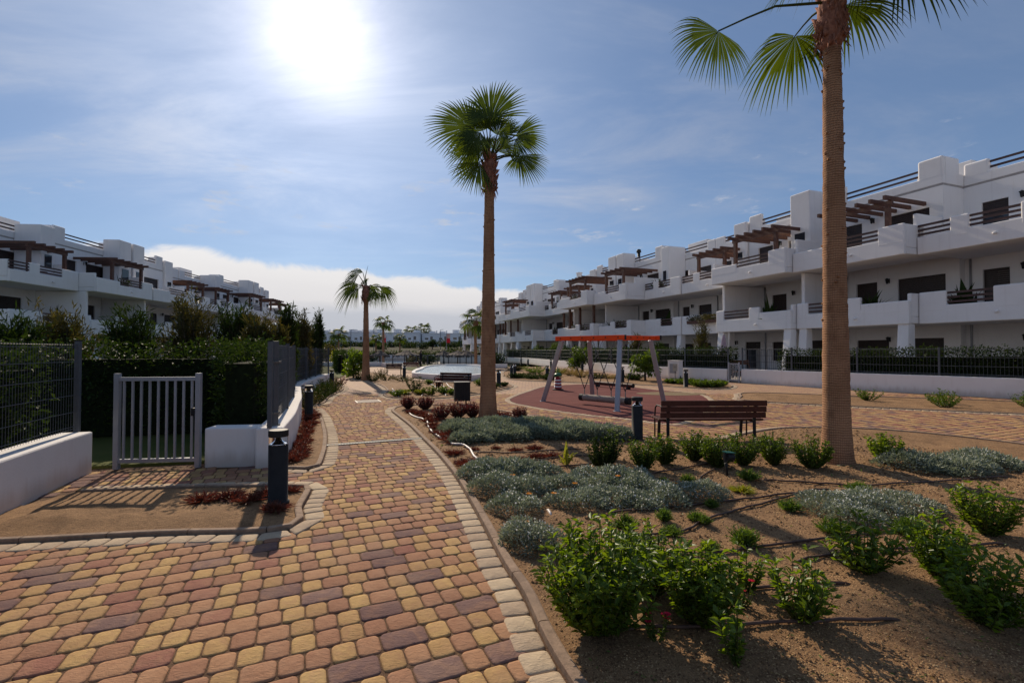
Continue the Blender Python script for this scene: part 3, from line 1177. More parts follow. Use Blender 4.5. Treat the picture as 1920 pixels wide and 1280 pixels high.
drain()
cx, cy = G(690, 752)
cov = thing('access_cover', 'grey recessed cover set into the path', 'cover', (cx, cy, 0), R(24))
MB().box(-0.36, 0.36, -0.36, 0.36, -0.01, 0.006).build('frame', M['drip'], cov)
MB().box(-0.32, 0.32, -0.32, 0.32, 0.0, 0.009).build('lid', surf('cover_lid', (0.20, 0.135, 0.10), 0.8, 0.3, 12), cov)


# ------------------------------------------------------------------ garden walls with mesh fences
def offset_line(P, off):
    P = np.asarray(P, float)
    res = []
    for i in range(len(P)):
        a, b = P[max(i - 1, 0)], P[min(i + 1, len(P) - 1)]
        d = (b - a) / (np.linalg.norm(b - a) + 1e-9)
        res.append(P[i] + off * np.array([-d[1], d[0]]))
    return np.array(res)


def ribbon(mb, A, B, z0, z1, cap=True):
    n = len(A)
    vs, fs = [], []
    for a, b in zip(A, B):
        vs += [(a[0], a[1], z0), (a[0], a[1], z1), (b[0], b[1], z1), (b[0], b[1], z0)]
    for i in range(n - 1):
        for j in range(4):
            k = (j + 1) % 4
            fs.append((i * 4 + j, i * 4 + k, (i + 1) * 4 + k, (i + 1) * 4 + j))
    if cap:
        fs += [(3, 2, 1, 0), tuple((n - 1) * 4 + j for j in range(4))]
    mb.add(vs, fs)


def garden_wall(label, line, thick, h, step=0.3, smooth_line=True, side=1):
    L_ = spline(line, step) if smooth_line else np.array(line)
    B = offset_line(L_, thick * side)
    t = thing('garden_wall', label, 'wall')
    m = MB()
    ribbon(m, L_, B, -0.05, h)
    m.build('wall_body', M['wallstucco'], t, bevel=0.02)
    return t, L_, offset_line(L_, thick * side * 0.5)


def mesh_fence(label, line, z0, h, spacing=2.4, wire=0.0028, gap=0.05, cat='fence', hgap=0.2):
    t = thing('mesh_fence', label, cat)
    P = np.asarray(line)
    seg = np.linalg.norm(np.diff(P, axis=0), axis=1)
    cum = np.concatenate([[0], np.cumsum(seg)])
    tot = cum[-1]
    n = max(1, int(round(tot / spacing)))

    def at(s):
        return (float(np.interp(s, cum, P[:, 0])), float(np.interp(s, cum, P[:, 1])))
    for i in range(n + 1):
        x, y = at(tot * i / n)
        a = at(min(tot, tot * i / n + 0.1))
        b = at(max(0, tot * i / n - 0.1))
        d = Vector((a[0] - b[0], a[1] - b[1], 0)).normalized()
        m = MB()
        m.beam((x, y, z0), (x, y, z0 + h + 0.03), 0.055, 0.055, up=d)
        p = m.build('post', M['grey'], t, bevel=0.004, seg=1)
        MB().beam((x, y, z0 + h + 0.03), (x, y, z0 + h + 0.042), 0.062, 0.062, up=d).build('post_cap', M['black'], p)
    for i in range(n):
        s0, s1 = tot * i / n + 0.03, tot * (i + 1) / n - 0.03
        m = MB()
        k = max(2, int((s1 - s0) / gap))
        for j in range(k + 1):
            x, y = at(s0 + (s1 - s0) * j / k)
            m.tube([(x, y, z0 + 0.03), (x, y, z0 + h)], wire, 4, cap=False)
        q = int(h / hgap)
        for j in range(q + 1):
            z = z0 + 0.05 + (h - 0.07) * j / q
            pts = [at(s) for s in np.linspace(s0, s1, 7)]
            for dz in ((0, 0.03) if j in (0, q) else (0,)):
                m.tube([(x, y, z + dz - (0.03 if j == q else 0)) for x, y in pts], wire * 1.25, 4, cap=False)
        m.build('mesh_panel', M['grey'], t)
    return t


wl_, LW, LWm = garden_wall('low white curved wall along the left planting beds', W_LEFT[1:], 0.34, 0.52)
f1 = mesh_fence('grey wire mesh fence on top of the curved white wall', LWm, 0.52, 1.12, 2.3)
# the heavier post where the fence begins
hp = thing('gate_post', 'thick grey square post at the near end of the curved fence', 'post', (-3.28, 6.62, 0.52), R(-20))
MB().box(-0.045, 0.045, -0.045, 0.045, 0, 1.16).build('post_tube', M['grey'], hp, bevel=0.006)
MB().box(-0.075, 0.075, -0.06, 0.06, 0.86, 0.885).build('clamp', M['galv'], hp, bevel=0.004)
MB().box(-0.065, 0.065, -0.055, 0.055, 0.16, 0.19).build('clamp', M['galv'], hp, bevel=0.004)
MB().box(-0.06, 0.06, -0.06, 0.06, 0.0, 0.02).build('base_plate', M['galv'], hp)
garden_wall('short white wall turning in towards the left garden gate', [(-4.1, 6.42), (-3.45, 6.49)], 0.3, 0.515, smooth_line=False)
wn_, LN, LNm = garden_wall('low white wall at the near left edge of the path', W_NEAR, 0.34, 0.52)
mesh_fence('grey wire mesh fence on the near left wall', LNm, 0.52, 1.12, 2.3)


def picket_gate(label, a, b, h):
    a, b = Vector((*a, 0)), Vector((*b, 0))
    ln = (b - a).length
    t = thing('garden_gate', label, 'gate', a, math.atan2(b.y - a.y, b.x - a.x))
    m = MB()
    for x in (0.03, ln - 0.03):
        m.box(x - 0.03, x + 0.03, -0.03, 0.03, 0.0, h)
    m.box(0.06, ln - 0.06, -0.02, 0.02, 0.08, 0.13)
    m.box(0.06, ln - 0.06, -0.02, 0.02, h - 0.1, h - 0.05)
    m.build('gate_frame', M['greypost'], t)
    n = max(5, int(ln / 0.11))
    for i in range(n):
        x = 0.06 + (ln - 0.12) * (i + 0.5) / n
        MB().box(x - 0.012, x + 0.012, -0.012, 0.012, 0.13, h - 0.1).build('picket', M['greypost'], t)
    MB().box(ln - 0.1, ln - 0.06, -0.05, 0.05, h * 0.55, h * 0.55 + 0.1).build('latch', M['black'], t)
    return t


picket_gate('grey bar gate between the two left garden walls', (-5.2, 6.3), (-4.15, 6.42), 1.25)

# right-hand garden wall, running away towards the basin
wr_, LR, LRm = garden_wall('long low white wall in front of the apartment gardens', W_RIGHT, 0.22, 0.64, 0.8, side=-1)
mesh_fence('grey mesh fence along the apartment gardens behind the swing', LRm, 0.64, 0.98, 2.5, wire=0.005, gap=0.1, hgap=0.25)
gR0, gR1 = G(1364, 716.5), G(1390, 717.5)
gR0, gR1 = (gR0[0] + 0.08, gR0[1] + 0.1), (gR1[0], gR1[1] + 0.15)
picket_gate('pale grey bar gate in the white wall below the folded parasol', gR0, gR1, 0.98)
WR2 = [(gR1[0] + 0.06, gR1[1]), (12.4, 20.6), (14.6, 17.6), (17.0, 14.2), (19.5, 11)]
wr2, LR2, LR2m = garden_wall('low white wall to the right of the pale bar gate', WR2, 0.22, 0.66, 0.8, side=1)
mesh_fence('grey mesh fence to the right of the pale bar gate', LR2m, 0.66, 0.98, 2.5, wire=0.005, gap=0.1, hgap=0.25)
px_, py_ = G(1269, 712)
pil = thing('meter_pillar', 'short thick white pillar rising from the long wall behind the sign', 'pillar', (px_, py_ + 0.22, 0), R(125))
MB().box(-0.34, 0.34, -0.19, 0.19, 0, 1.0).build('pillar_body', M['wallstucco'], pil, bevel=0.03)
MB().box(-0.36, 0.36, -0.21, 0.21, 1.0, 1.03).build('cap', M['wallstucco'], pil, bevel=0.01)
MB().box(-0.2, 0.2, 0.19, 0.205, 0.35, 0.85).build('hatch', M['greypost'], pil)


# ------------------------------------------------------------------ apartment blocks
def wall_open(mb, x0, x1, z0, z1, y0, y1, holes):
    """wall slab between y0 and y1 with rectangular holes (xa, xb, za, zb)"""
    xs = sorted(set([x0, x1] + [h for q in holes for h in q[:2]]))
    zs = sorted(set([z0, z1] + [h for q in holes for h in q[2:]]))
    nx, nz = len(xs) - 1, len(zs) - 1

    def solid(i, k):
        if not (0 <= i < nx and 0 <= k < nz):
            return False
        cx, cz = (xs[i] + xs[i + 1]) / 2, (zs[k] + zs[k + 1]) / 2
        return not any(a < cx < b and c < cz < d for a, b, c, d in holes)
    for i in range(nx):
        for k in range(nz):
            if not solid(i, k):
                continue
            a, b, c, d = xs[i], xs[i + 1], zs[k], zs[k + 1]
            mb.add([(a, y1, c), (b, y1, c), (b, y1, d), (a, y1, d)], [(3, 2, 1, 0)])
            mb.add([(a, y0, c), (b, y0, c), (b, y0, d), (a, y0, d)], [(0, 1, 2, 3)])
            if not solid(i - 1, k):
                mb.add([(a, y0, c), (a, y1, c), (a, y1, d), (a, y0, d)], [(0, 3, 2, 1)])
            if not solid(i + 1, k):
                mb.add([(b, y0, c), (b, y1, c), (b, y1, d), (b, y0, d)], [(0, 1, 2, 3)])
            if not solid(i, k - 1):
                mb.add([(a, y0, c), (b, y0, c), (b, y1, c), (a, y1, c)], [(0, 1, 2, 3)])
            if not solid(i, k + 1):
                mb.add([(a, y0, d), (b, y0, d), (b, y1, d), (a, y1, d)], [(3, 2, 1, 0)])


def opening(t, a, b, c, d, y, shutter=True, rs=None):
    """window or glazed door filling a hole; outer wall face at y"""
    f = MB()
    w = 0.06
    for q in ((a, a + w, c, d), (b - w, b, c, d), (a + w, b - w, d - w, d), (a + w, b - w, c, c + w)):
        f.box(q[0], q[1], y - 0.17, y - 0.10, q[2], q[3])
    n = max(1, int((b - a) / 0.9))
    for i in range(1, n):
        x = a + (b - a) * i / n
        f.box(x - 0.03, x + 0.03, y - 0.168, y - 0.102, c + w, d - w)
    fo = f.build('window', M['shutter'], t)
    MB().box(a + w, b - w, y - 0.15, y - 0.13, c + w, d - w).build('pane', M['glass'], fo)
    if rs and rs.random() < 0.35:
        q = a + w + (b - a - 2 * w) * rs.uniform(0.2, 0.5)
        MB().box(a + w + 0.01, q, y - 0.127, y - 0.121, c + w, d - w).build('curtain', M['curtain'], fo)
    if shutter:
        s = MB()
        zt = c + (d - c) * (rs.uniform(0.0, 0.75) if rs else 0.4)
        zz = d - w
        while zz - 0.09 > zt:
            s.box(a + w, b - w, y - 0.128, y - 0.108, zz - 0.082, zz)
            zz -= 0.09
        if s.v:
            s.build('shutter', M['shutter'], fo)


def sconce(t, x, y, z):
    m = MB()
    m.box(x - 0.03, x + 0.03, y, y + 0.02, z - 0.1, z + 0.14)
    m.beam((x, y + 0.02, z + 0.1), (x, y + 0.16, z + 0.12), 0.02, 0.02)
    m.lathe([(0.01, z + 0.16), (0.10, z + 0.10), (0.07, z + 0.06), (0.05, z - 0.12), (0.01, z - 0.15)], 8, (x, y + 0.18))
    m.build('wall_lamp', M['black'], t)


def railing(t, xa, xb, y, z0, n=3, pitch=0.2, hgt=0.085):
    m = MB()
    for k in range(n):
        z = z0 + 0.09 + k * pitch
        MB().box(xa, xb, y - 0.025, y + 0.025, z, z + hgt).build('rail', M['rail'], t)


def balcony(t, x0, x1, d, zf, segs, back, soffit=0.28, side_h=1.05, left=True, right=True):
    """slab, parapet and rails of one balcony. segs: (kind, from, to) along its front"""
    th = 0.16
    m = MB()
    m.box(x0, x1, back, d - th, zf - soffit, zf)
    m.box(x0, x1, d - th, d, zf - soffit - 0.02, zf + 0.45)
    o = m.build('balcony', M['stucco'], t, bevel=0.03)
    for kind, a, b in segs:
        xa, xb = x0 + (x1 - x0) * a, x0 + (x1 - x0) * b
        if kind == 'solid':
            MB().box(xa + 0.001, xb - 0.001, d - th - 0.004, d + 0.004, zf + 0.2, zf + side_h).build('parapet', M['stucco'], o, bevel=0.05, seg=3)
        elif kind == 'low':
            MB().box(xa + 0.001, xb - 0.001, d - th - 0.004, d + 0.004, zf + 0.2, zf + 0.72).build('parapet', M['stucco'], o, bevel=0.05, seg=3)
        elif kind == 'rail':
            for k in range(3):
                z = zf + 0.52 + k * 0.19
                MB().box(xa, xb, d - th + 0.05, d - th + 0.10, z, z + 0.09).build('rail', M['rail'], o)
    if left:
        MB().box(x0 - 0.003, x0 + th, back, d - th - 0.006, zf + 0.0, zf + side_h * 0.98).build('side_parapet', M['stucco'], o, bevel=0.04)
    if right:
        MB().box(x1 - th, x1 + 0.003, back, d - th - 0.006, zf + 0.0, zf + side_h * 0.98).build('side_parapet', M['stucco'], o, bevel=0.04)
    # overflow spout
    xm = x0 + (x1 - x0) * 0.42
    MB().tube([(xm, d, zf + 0.06), (xm, d + 0.13, zf + 0.03)], 0.05, 8).build('spout', M['stucco'], o, smooth=True)
    return o


def pergola(t, x0, x1, y0, y1, z, zfoot, posts=(0.06, 0.94)):
    o = MB()
    o.box(x0, x1, y1 - 0.40, y1 - 0.26, z - 0.20, z)
    pg = o.build('pergola', M['timber'], t)
    for p in posts:
        x = x0 + (x1 - x0) * p
        MB().box(x - 0.09, x + 0.09, y1 - 0.42, y1 - 0.24, zfoot, z - 0.20).build('pergola_post', M['timber'], pg)
    n = max(4, int((x1 - x0) / 0.62))
    for i in range(n + 1):
        x = x0 + 0.07 + (x1 - x0 - 0.14) * i / n
        MB().box(x - 0.06, x + 0.06, y0, y1 + 0.12, z + 0.002, z + 0.17).build('pergola_rafter', M['timber'], pg)


def roof_parapet(t, x0, x1, y0, y1, z, front=True, posts=True, hp=1.0):
    """stepped parapet round a flat roof, with two rails in the notch"""
    o = MB()
    w = 0.22
    o.box(x0, x1, y1 - w, y1, z, z + 0.42)
    o.box(x0, x0 + w, y0, y1 - w, z, z + 0.55)
    o.box(x1 - w, x1, y0, y1 - w, z, z + 0.55)
    o.box(x0, x1, y0, y0 + w, z + 0.001, z + 0.4)
    rp = o.build('roof_parapet', M['stucco'], t, bevel=0.04)
    ln = x1 - x0
    pw = min(1.0, ln * 0.2)
    for a, b in ((x0 - 0.003, x0 + pw), (x1 - pw, x1 + 0.003)):
        MB().box(a, b, y1 - w - 0.003, y1 + 0.003, z + 0.3, z + hp).build('parapet_block', M['stucco'], rp, bevel=0.09, seg=4)
        MB().box(a if a < x0 + 0.1 else b - w, (a + w) if a < x0 + 0.1 else b, y1 - w - 1.0, y1 - w - 0.002, z + 0.3, z + hp - 0.02).build('parapet_block', M['stucco'], rp, bevel=0.06, seg=3)
    for k in range(2):
        zz = z + 0.56 + k * 0.24
        MB().box(x0 + pw, x1 - pw, y1 - 0.15, y1 - 0.09, zz, zz + 0.09).build('roof_rail', M['rail'], rp)


def buttress(t, x, y, z1, w=0.45):
    m = MB()
    v = [(x - w / 2, y - 0.45, -0.05), (x + w / 2, y - 0.45, -0.05), (x + w / 2, y + 0.22, -0.05), (x - w / 2, y + 0.22, -0.05),
         (x - w / 2, y - 0.45, z1), (x + w / 2, y - 0.45, z1), (x + w / 2, y - 0.02, z1), (x - w / 2, y - 0.02, z1)]
    m.add(v, [(0, 3, 2, 1), (4, 5, 6, 7), (0, 1, 5, 4), (1, 2, 6, 5), (2, 3, 7, 6), (3, 0, 4, 7)])
    m.build('buttress', M['stucco'], t, bevel=0.05, seg=3)


def block(label, loc, rz, Ln, seed, step=(0.0, 1.0), depth=9.0, chimney=False, posts1=False, mirror=False, detail=True):
    """three-storey stepped block; local x runs along the front, y points out to the gardens"""
    rs = random.Random(seed)
    t = thing('apartment_block', label, 'building', loc, rz, 'white stepped apartment blocks')
    xm = Ln * (0.46 if not mirror else 0.54)
    # (x0, x1, balcony depth, wall plane)
    bays = [(0.0, xm, step[0], -3.2), (xm, Ln, step[1], -2.8)]
    if mirror:
        bays = [(0.0, xm, step[1], -2.8), (xm, Ln, step[0], -3.2)]
    for bi, (a, b, d, wy) in enumerate(bays):
        ln = b - a
        proj = (bi == 1) != mirror
        for st in range(3):
            z0 = 3.0 * st
            hol = []
            if st == 0:
                hol = [(a + ln * 0.12, a + ln * 0.40, 0.05, 2.15), (a + ln * 0.56, a + ln * 0.86, 0.9, 1.3 if rs.random() < 0.5 else 2.1)]
            else:
                hol = [(a + ln * 0.10, a + ln * (0.42 + 0.1 * rs.random()), z0 + 0.02, z0 + 2.15), (a + ln * 0.66, a + ln * 0.86, z0 + 0.02, z0 + 2.15)]
            yw = wy + (1.1 if (st == 2 and proj) else 0.0)
            m = MB()
            wall_open(m, a + 0.001, b - 0.001, z0, z0 + 3.0 - 0.001, yw - 0.28, yw, hol)
            wl = m.build('wall', M['stucco'], t)
            for h in hol:
                opening(wl, *h, yw, True, rs)
            if rs.random() < 0.9:
                sconce(t, a + ln * 0.55, yw, z0 + 2.1)
        top = wy + (1.1 if proj else 0.0)
        # downpipe, cooling unit and small balcony furniture
        MB().tube([(a + ln * 0.95, wy + 0.06, 0.0), (a + ln * 0.95, wy + 0.06, 5.7)], 0.045, 8).build('downpipe', M['greypost'], t, smooth=True)
        for st in (1, 2):
            yw = wy + (1.1 if (st == 2 and proj) else 0.0)
            if rs.random() < 0.5:
                xa = a + ln * 0.56
                ac = MB().box(xa, xa + 0.8, yw + 0.004, yw + 0.32, 3.0 * st + 0.1, 3.0 * st + 0.65).build('cooling_unit', M['whiteplastic'], t, bevel=0.02)
                MB().lathe([(0.2, 0), (0.2, 0.01)], 12).build('fan_grille', M['black'], ac).matrix_local = Matrix.Translation((xa + 0.3, yw + 0.322, 3.0 * st + 0.38)) @ Matrix.Rotation(R(-90), 4, 'X')
            if rs.random() < 0.6:
                xa, yy = a + ln * rs.uniform(0.3, 0.6), d * 0.4 - 0.9
                tb = MB().lathe([(0.42, 3.0 * st + 0.70), (0.42, 3.0 * st + 0.74)], 14, (xa, yy)).build('terrace_table', M['timber'], t)
                MB().tube([(xa, yy, 3.0 * st), (xa, yy, 3.0 * st + 0.7)], 0.04, 6).build('table_leg', M['timber'], tb)
            if rs.random() < 0.5:
                xa, yy = a + ln * rs.uniform(0.1, 0.9), d * 0.75 - 0.55
                pt = MB().lathe([(0.16, 3.0 * st), (0.22, 3.0 * st + 0.38)], 12, (xa, yy)).build('plant_pot', M['trunk'], t)
                q_ = np.random.RandomState(rs.randint(0, 9999))
                Pp = np.array([xa, yy, 3.0 * st + 0.4]) + q_.normal(0, 1, (120, 3)) * np.array([0.12, 0.12, 0.05])
                Dd = q_.normal(0, 0.6, (120, 3)) + np.array([0, 0, 0.9])
                n_ = np.arange(120)[:, None] * 3
                tip = Pp + Dd * q_.uniform(0.25, 0.6, (120, 1))
                sd_ = np.cross(Dd, q_.normal(0, 1, (120, 3))) * 0.05
                fast('pot_plant', np.stack([Pp - sd_, Pp + sd_, tip], 1).reshape(-1, 3), n_ + np.array([[0, 1, 2]]), L['dark'], pt)
        # body behind
        MB().box(a + 0.004, b - 0.004, -depth, wy - 0.28, 0, 8.99).build('wall', M['stucco'], t)
        if proj:
            MB().box(a + 0.002, a + 0.25, wy - 0.27, top - 0.282, 6.0, 9.0).build('wall', M['stucco'], t)
            MB().box(b - 0.25, b - 0.002, wy - 0.27, top - 0.282, 6.0, 9.0).build('wall', M['stucco'], t)
        MB().box(a + 0.006, b - 0.006, -depth, top - 0.01, 8.99, 9.1).build('roof', M['render_roof'], t)
        hp = 1.0 + (0.28 if proj else 0.0)
        roof_parapet(t, a + 0.002, b - 0.002, -depth + 0.5, top + 0.003, 9.09, hp=hp)
        # balconies
        if proj:
            seg2 = [('solid', 0, 0.2), ('rail', 0.2, 0.62), ('low', 0.62, 1.0)]
            seg1 = [('solid', 0, 0.12), ('rail', 0.12, 0.48), ('solid', 0.48, 0.62), ('low', 0.62, 1.0)]
        else:
            seg2 = [('solid', 0, 0.26), ('rail', 0.26, 0.6), ('solid', 0.6, 0.74), ('rail', 0.74, 1.0)]
            seg1 = [('solid', 0, 0.22), ('rail', 0.22, 0.55), ('solid', 0.55, 1.0)]
        if rs.random() < 0.3:
            seg1 = [(k, 1 - q, 1 - p) for k, p, q in reversed(seg1)]
        balcony(t, a + 0.02, b - 0.02, d, 6.0, seg2, (wy if not proj else wy + 1.1) + 0.002)
        balcony(t, a + 0.02, b - 0.02, d * 0.75, 3.0, seg1, wy + 0.002)
        # support at ground level and between the balconies
        buttress(t, a + 0.3, d * 0.75 - 0.06, 2.72)
        if proj:
            buttress(t, b - 0.3, d * 0.75 - 0.06, 2.72)
        if posts1:
            for q in (0.08, 0.55, 0.93):
                x = a + ln * q
                MB().box(x - 0.1, x + 0.1, d * 0.75 - 0.42, d * 0.75 - 0.22, 3.0, 5.71).build('balcony_post', M['timber'], t)
        if proj:
            MB().box(b - 0.22, b - 0.021, wy + 0.003, d * 0.4, 3.002, 5.71).build('party_wall', M['stucco'], t, bevel=0.03)
        # pergola over the upper terrace
        if (proj and seed % 3 != 1) or (not proj and seed % 2 == 0):
            pergola(t, a + ln * 0.12, a + ln * 0.72, top + 0.003, d, 8.25, 6.0)
        # stair tower standing forward of the upper wall
        if seed % 4 != 3:
            tw = (0.76, 0.985) if not mirror else (0.015, 0.24)
            xa, xb = a + ln * tw[0], a + ln * tw[1]
            fy = top + (1.25 if proj else 1.7)
            tz = 10.08 + (0.30 if proj else 0.0)
            tb = MB().box(xa, xb, top + 0.004, fy, 6.002, tz).build('stair_tower', M['stucco'], t, bevel=0.06, seg=3)
            MB().box(xa + 0.3, xb - 0.3, fy + 0.002, fy + 0.03, 7.2, 8.1).build('window', M['glass'], tb)
        # party wall stub on the upper terrace
        MB().box(a + 0.02, a + 0.2, top + 0.003, d - 0.9, 6.0, 7.55).build('party_wall', M['stucco'], t, bevel=0.05)
    # low roof-top room
    x = Ln * rs.uniform(0.2, 0.6)
    MB().box(x, x + 2.4, -depth + 1.2, -depth + 3.4, 9.1, 11.0).build('roof_hut', M['stucco'], t, bevel=0.04)
    if chimney:
        cx = Ln * 0.35
        c_ = MB().box(cx, cx + 0.55, -4.6, -4.1, 9.1, 11.1)
        ch = c_.build('chimney', M['stucco'], t, bevel=0.02)
        MB().box(cx - 0.06, cx + 0.61, -4.66, -4.04, 11.1, 11.2).build('chimney_cap', M['stucco'], ch, bevel=0.02)
    return t


FD = Vector((-0.344, 0.939, 0)).normalized()
FN = Vector((-FD.y, FD.x, 0))
P0 = Vector((14.55, 29.7, 0))
FRZ = math.atan2(FD.y, FD.x)
BL = [(-24.5, 10.5, 0, 'white apartment block at the far right edge, nearest the bench', True, (0.0, 1.0), False, False),
      (-14.0, 10.0, 3, 'white apartment block right of the folded parasol', False, (0.2, 1.0), False, False),
      (-4.0, 10.0, 2, 'tallest looking white apartment block behind the pale bar gate and sign', True, (0.0, 1.5), False, False),
      (6.0, 9.5, 5, 'white apartment block with pergola straight behind the orange swing frame', False, (0.1, 1.9), False, False),
      (15.5, 10.5, 8, 'white apartment block with brown balcony posts left of the swing', True, (0.3, 2.6), False, True),
      (26.0, 10.5, 4, 'white apartment block with a chimney beyond the swing', False, (0.0, 2.0), True, False),
      (36.5, 11.0, 6, 'white apartment block with posts just right of the tall palm trunk', True, (0.0, 1.9), False, True),
      (47.5, 11.0, 7, 'white apartment block half hidden by the tall palm trunk', False, (0.3, 2.0), False, True),
      (58.5, 12.0, 10, 'farthest white apartment block, with an open corner terrace over the basin', True, (0.0, 2.2), False, True)]
for t0, ln, sd, lab, mir, stp, chim, po in BL:
    o = P0 + FD * t0
    block(lab, (o.x, o.y, 0), FRZ, ln - 0.02, sd, stp, 9.0, chim, po, mir)

# roof aerials and a flue on the apartment roofs
def roof_item(t, w, z):
    p = P0 + FD * t + FN * w
    return (p.x, p.y, z)


aer = thing('roof_aerial', 'thin curved aerial on the roof above the terraces', 'aerial', roof_item(1.6, -3.2, 9.0))
MB().tube([(0, 0, 0), (0, 0, 1.3), (0.03, 0.15, 1.6), (0.1, 0.5, 1.8), (0.2, 1.0, 1.9)], 0.03, 6).build('mast', M['black'], aer)
MB().tube([(0.2, 1.0, 2.05), (0.2, 1.0, 1.5)], 0.02, 5).build('tip', M['black'], aer)
flu = thing('roof_flue', 'short black flue pipe on the roof left of the terraces', 'flue', roof_item(16.4, -3.6, 9.0))
MB().tube([(0, 0, 0), (0, 0, 2.0)], 0.14, 10).build('pipe', M['black'], flu, smooth=True)
MB().lathe([(0.05, 2.0), (0.24, 2.04), (0.2, 2.3), (0.05, 2.36)], 12).build('cowl', M['black'], flu, smooth=True)

# gardens behind the low wall
ter = MB()
ter.prism([(19.5, 11.2), (30, 11.2), (30, 60), (14, 90), (-1.0, 66), (1.5, 60), (4.2, 45.0), (8.3, 27.6), (11.0, 23.6), (14.6, 17.8)], -0.05, 0.02)
tag(ter.build('garden_terrace', M['concrete']), 'paved terraces in front of the apartment blocks', kind='structure')

# left-hand blocks, facing the path
LD = Vector((0.085, -1.0, 0)).normalized()
LB = [((-33.6, 72.5), 11.0, 12, 'white apartment block with pergola behind the left hedge', False),
      ((-32.7, 61.5), 11.0, 14, 'white apartment block second from the far end on the left', True),
      ((-31.8, 50.5), 11.0, 16, 'white apartment block third from the far end on the left', False),
      ((-30.9, 39.5), 11.0, 18, 'white apartment block nearest on the far left', True)]
for (x, y), ln, sd, lab, mir in LB:
    block(lab, (x, y, 0), math.atan2(LD.y, LD.x), ln - 0.02, sd, (0.0, 1.2), 9.0, False, False, mir)


# ------------------------------------------------------------------ palms
def fan(rs, hub, axis, nrm, Rr, span, n, droop, V, F, tip=0.25, pleat=0.35, rag=0.10):
    hub, axis, nrm = Vector(hub), Vector(axis).normalized(), Vector(nrm)
    nrm = (nrm - axis * nrm.dot(axis)).normalized()
    side = nrm.cross(axis).normalized()
    dth = span / (n - 1)
    g = Vector((0, 0, -1))
    for i in range(n):
        th = -span / 2 + i * dth + rs.gauss(0, dth * 0.12)
        d = axis * math.cos(th) + side * math.sin(th)
        ln = Rr * (0.74 + 0.26 * math.cos(th * 0.75)) * rs.uniform(1 - rag, 1.04) * (rs.uniform(0.6, 0.85) if rs.random() < 0.06 else 1.0)
        s = nrm.cross(d).normalized()
        dr = droop * rs.uniform(0.7, 1.3)
        b = len(V)
        st = [(0.03, 0.03), (0.30, 0.30), (0.56, 0.56), (0.74, 0.36), (0.88, 0.20), (1.0, 0.02)]
        for q, wq in st:
            r = q * ln
            w = math.tan(dth / 2) * wq * ln * 1.04
            fold = max(0.0, q - 0.5)
            p = hub + d * r + nrm * (-(0.10 * q * q) * ln) + g * (dr * q ** 2.2 * ln + tip * fold * fold * ln * 2)
            pl = pleat * w
            V.append(p - s * w)
            V.append(p + nrm * pl)
            V.append(p + s * w)
        for k in range(len(st) - 1):
            o = b + 3 * k
            F.append((o, o + 1, o + 4, o + 3))
            F.append((o + 1, o + 2, o + 5, o + 4))


def frond(rs, parent, base, hub, axis, nrm, Rr, span=3.6, n=42, droop=0.12, tip=0.25, width=0.03, mat=None):
    base, hub = Vector(base), Vector(hub)
    V, F = [], []
    fan(rs, hub, axis, nrm, Rr, span, n, droop, V, F, tip)
    o = fast('frond', [tuple(v) for v in V], F, mat or L['palm'], parent)
    ax = Vector(axis).normalized()
    mid = (base + hub) / 2 + Vector((0, 0, 0.08 * (hub - base).length))
    pts = [base, (base + mid) / 2, mid, (mid + hub) / 2 + Vector((0, 0, 0.01)), hub, hub + ax * Rr * 0.18]
    MB().tube(pts, [width, width * 0.9, width * 0.75, width * 0.6, width * 0.5, width * 0.15], 6).build('petiole', M['stem'], o, smooth=True)
    return o


def palm_trunk(parent, h, r0, r1, lean=(0, 0), seed=0, flare=1.25):
    rs = random.Random(seed)
    prof = []
    n = int(h / 0.055)
    m = MB()
    seg = 20
    for i in range(n + 1):
        t = i / n
        r = r0 + (r1 - r0) * min(1, t * 1.15)
        r *= 1 + (flare - 1) * math.exp(-t * h / 0.35)
        r *= 1 + rs.uniform(-0.012, 0.012) + 0.014 * math.sin(t * 23 + seed) + 0.012 * (i % 2)
        prof.append((r, t * h))
    vs, fs = [], []
    for (r, z) in prof:
        t = z / h
        for k in range(seg):
            a = 2 * math.pi * k / seg
            rr = r * (1 + 0.016 * math.sin(3 * a + z * 9 + seed) * math.sin(z * 31 + a) + rs.uniform(-0.012, 0.012))
            vs.append((lean[0] * t * t + rr * math.cos(a), lean[1] * t * t + rr * math.sin(a), z + rs.uniform(-0.006, 0.006)))
    for i in range(len(prof) - 1):
        for k in range(seg):
            k2 = (k + 1) % seg
            fs.append((i * seg + k, i * seg + k2, (i + 1) * seg + k2, (i + 1) * seg + k))
    m.add(vs, fs)
    for i in range(int(h * 9)):
        z = h * (1 - 0.75 * rs.random() ** 1.6)
        a = rs.uniform(0, 6.283)
        r = prof[min(n, int(z / h * n))][0]
        t = z / h
        c, s_ = math.cos(a), math.sin(a)
        b = (lean[0] * t * t + r * 0.92 * c, lean[1] * t * t + r * 0.92 * s_, z)
        m.tube([b, (b[0] + 0.025 * c, b[1] + 0.025 * s_, z + 0.012)], [0.028, 0.012], 5)
    return m.build('trunk', M['trunk'], parent, smooth=True)


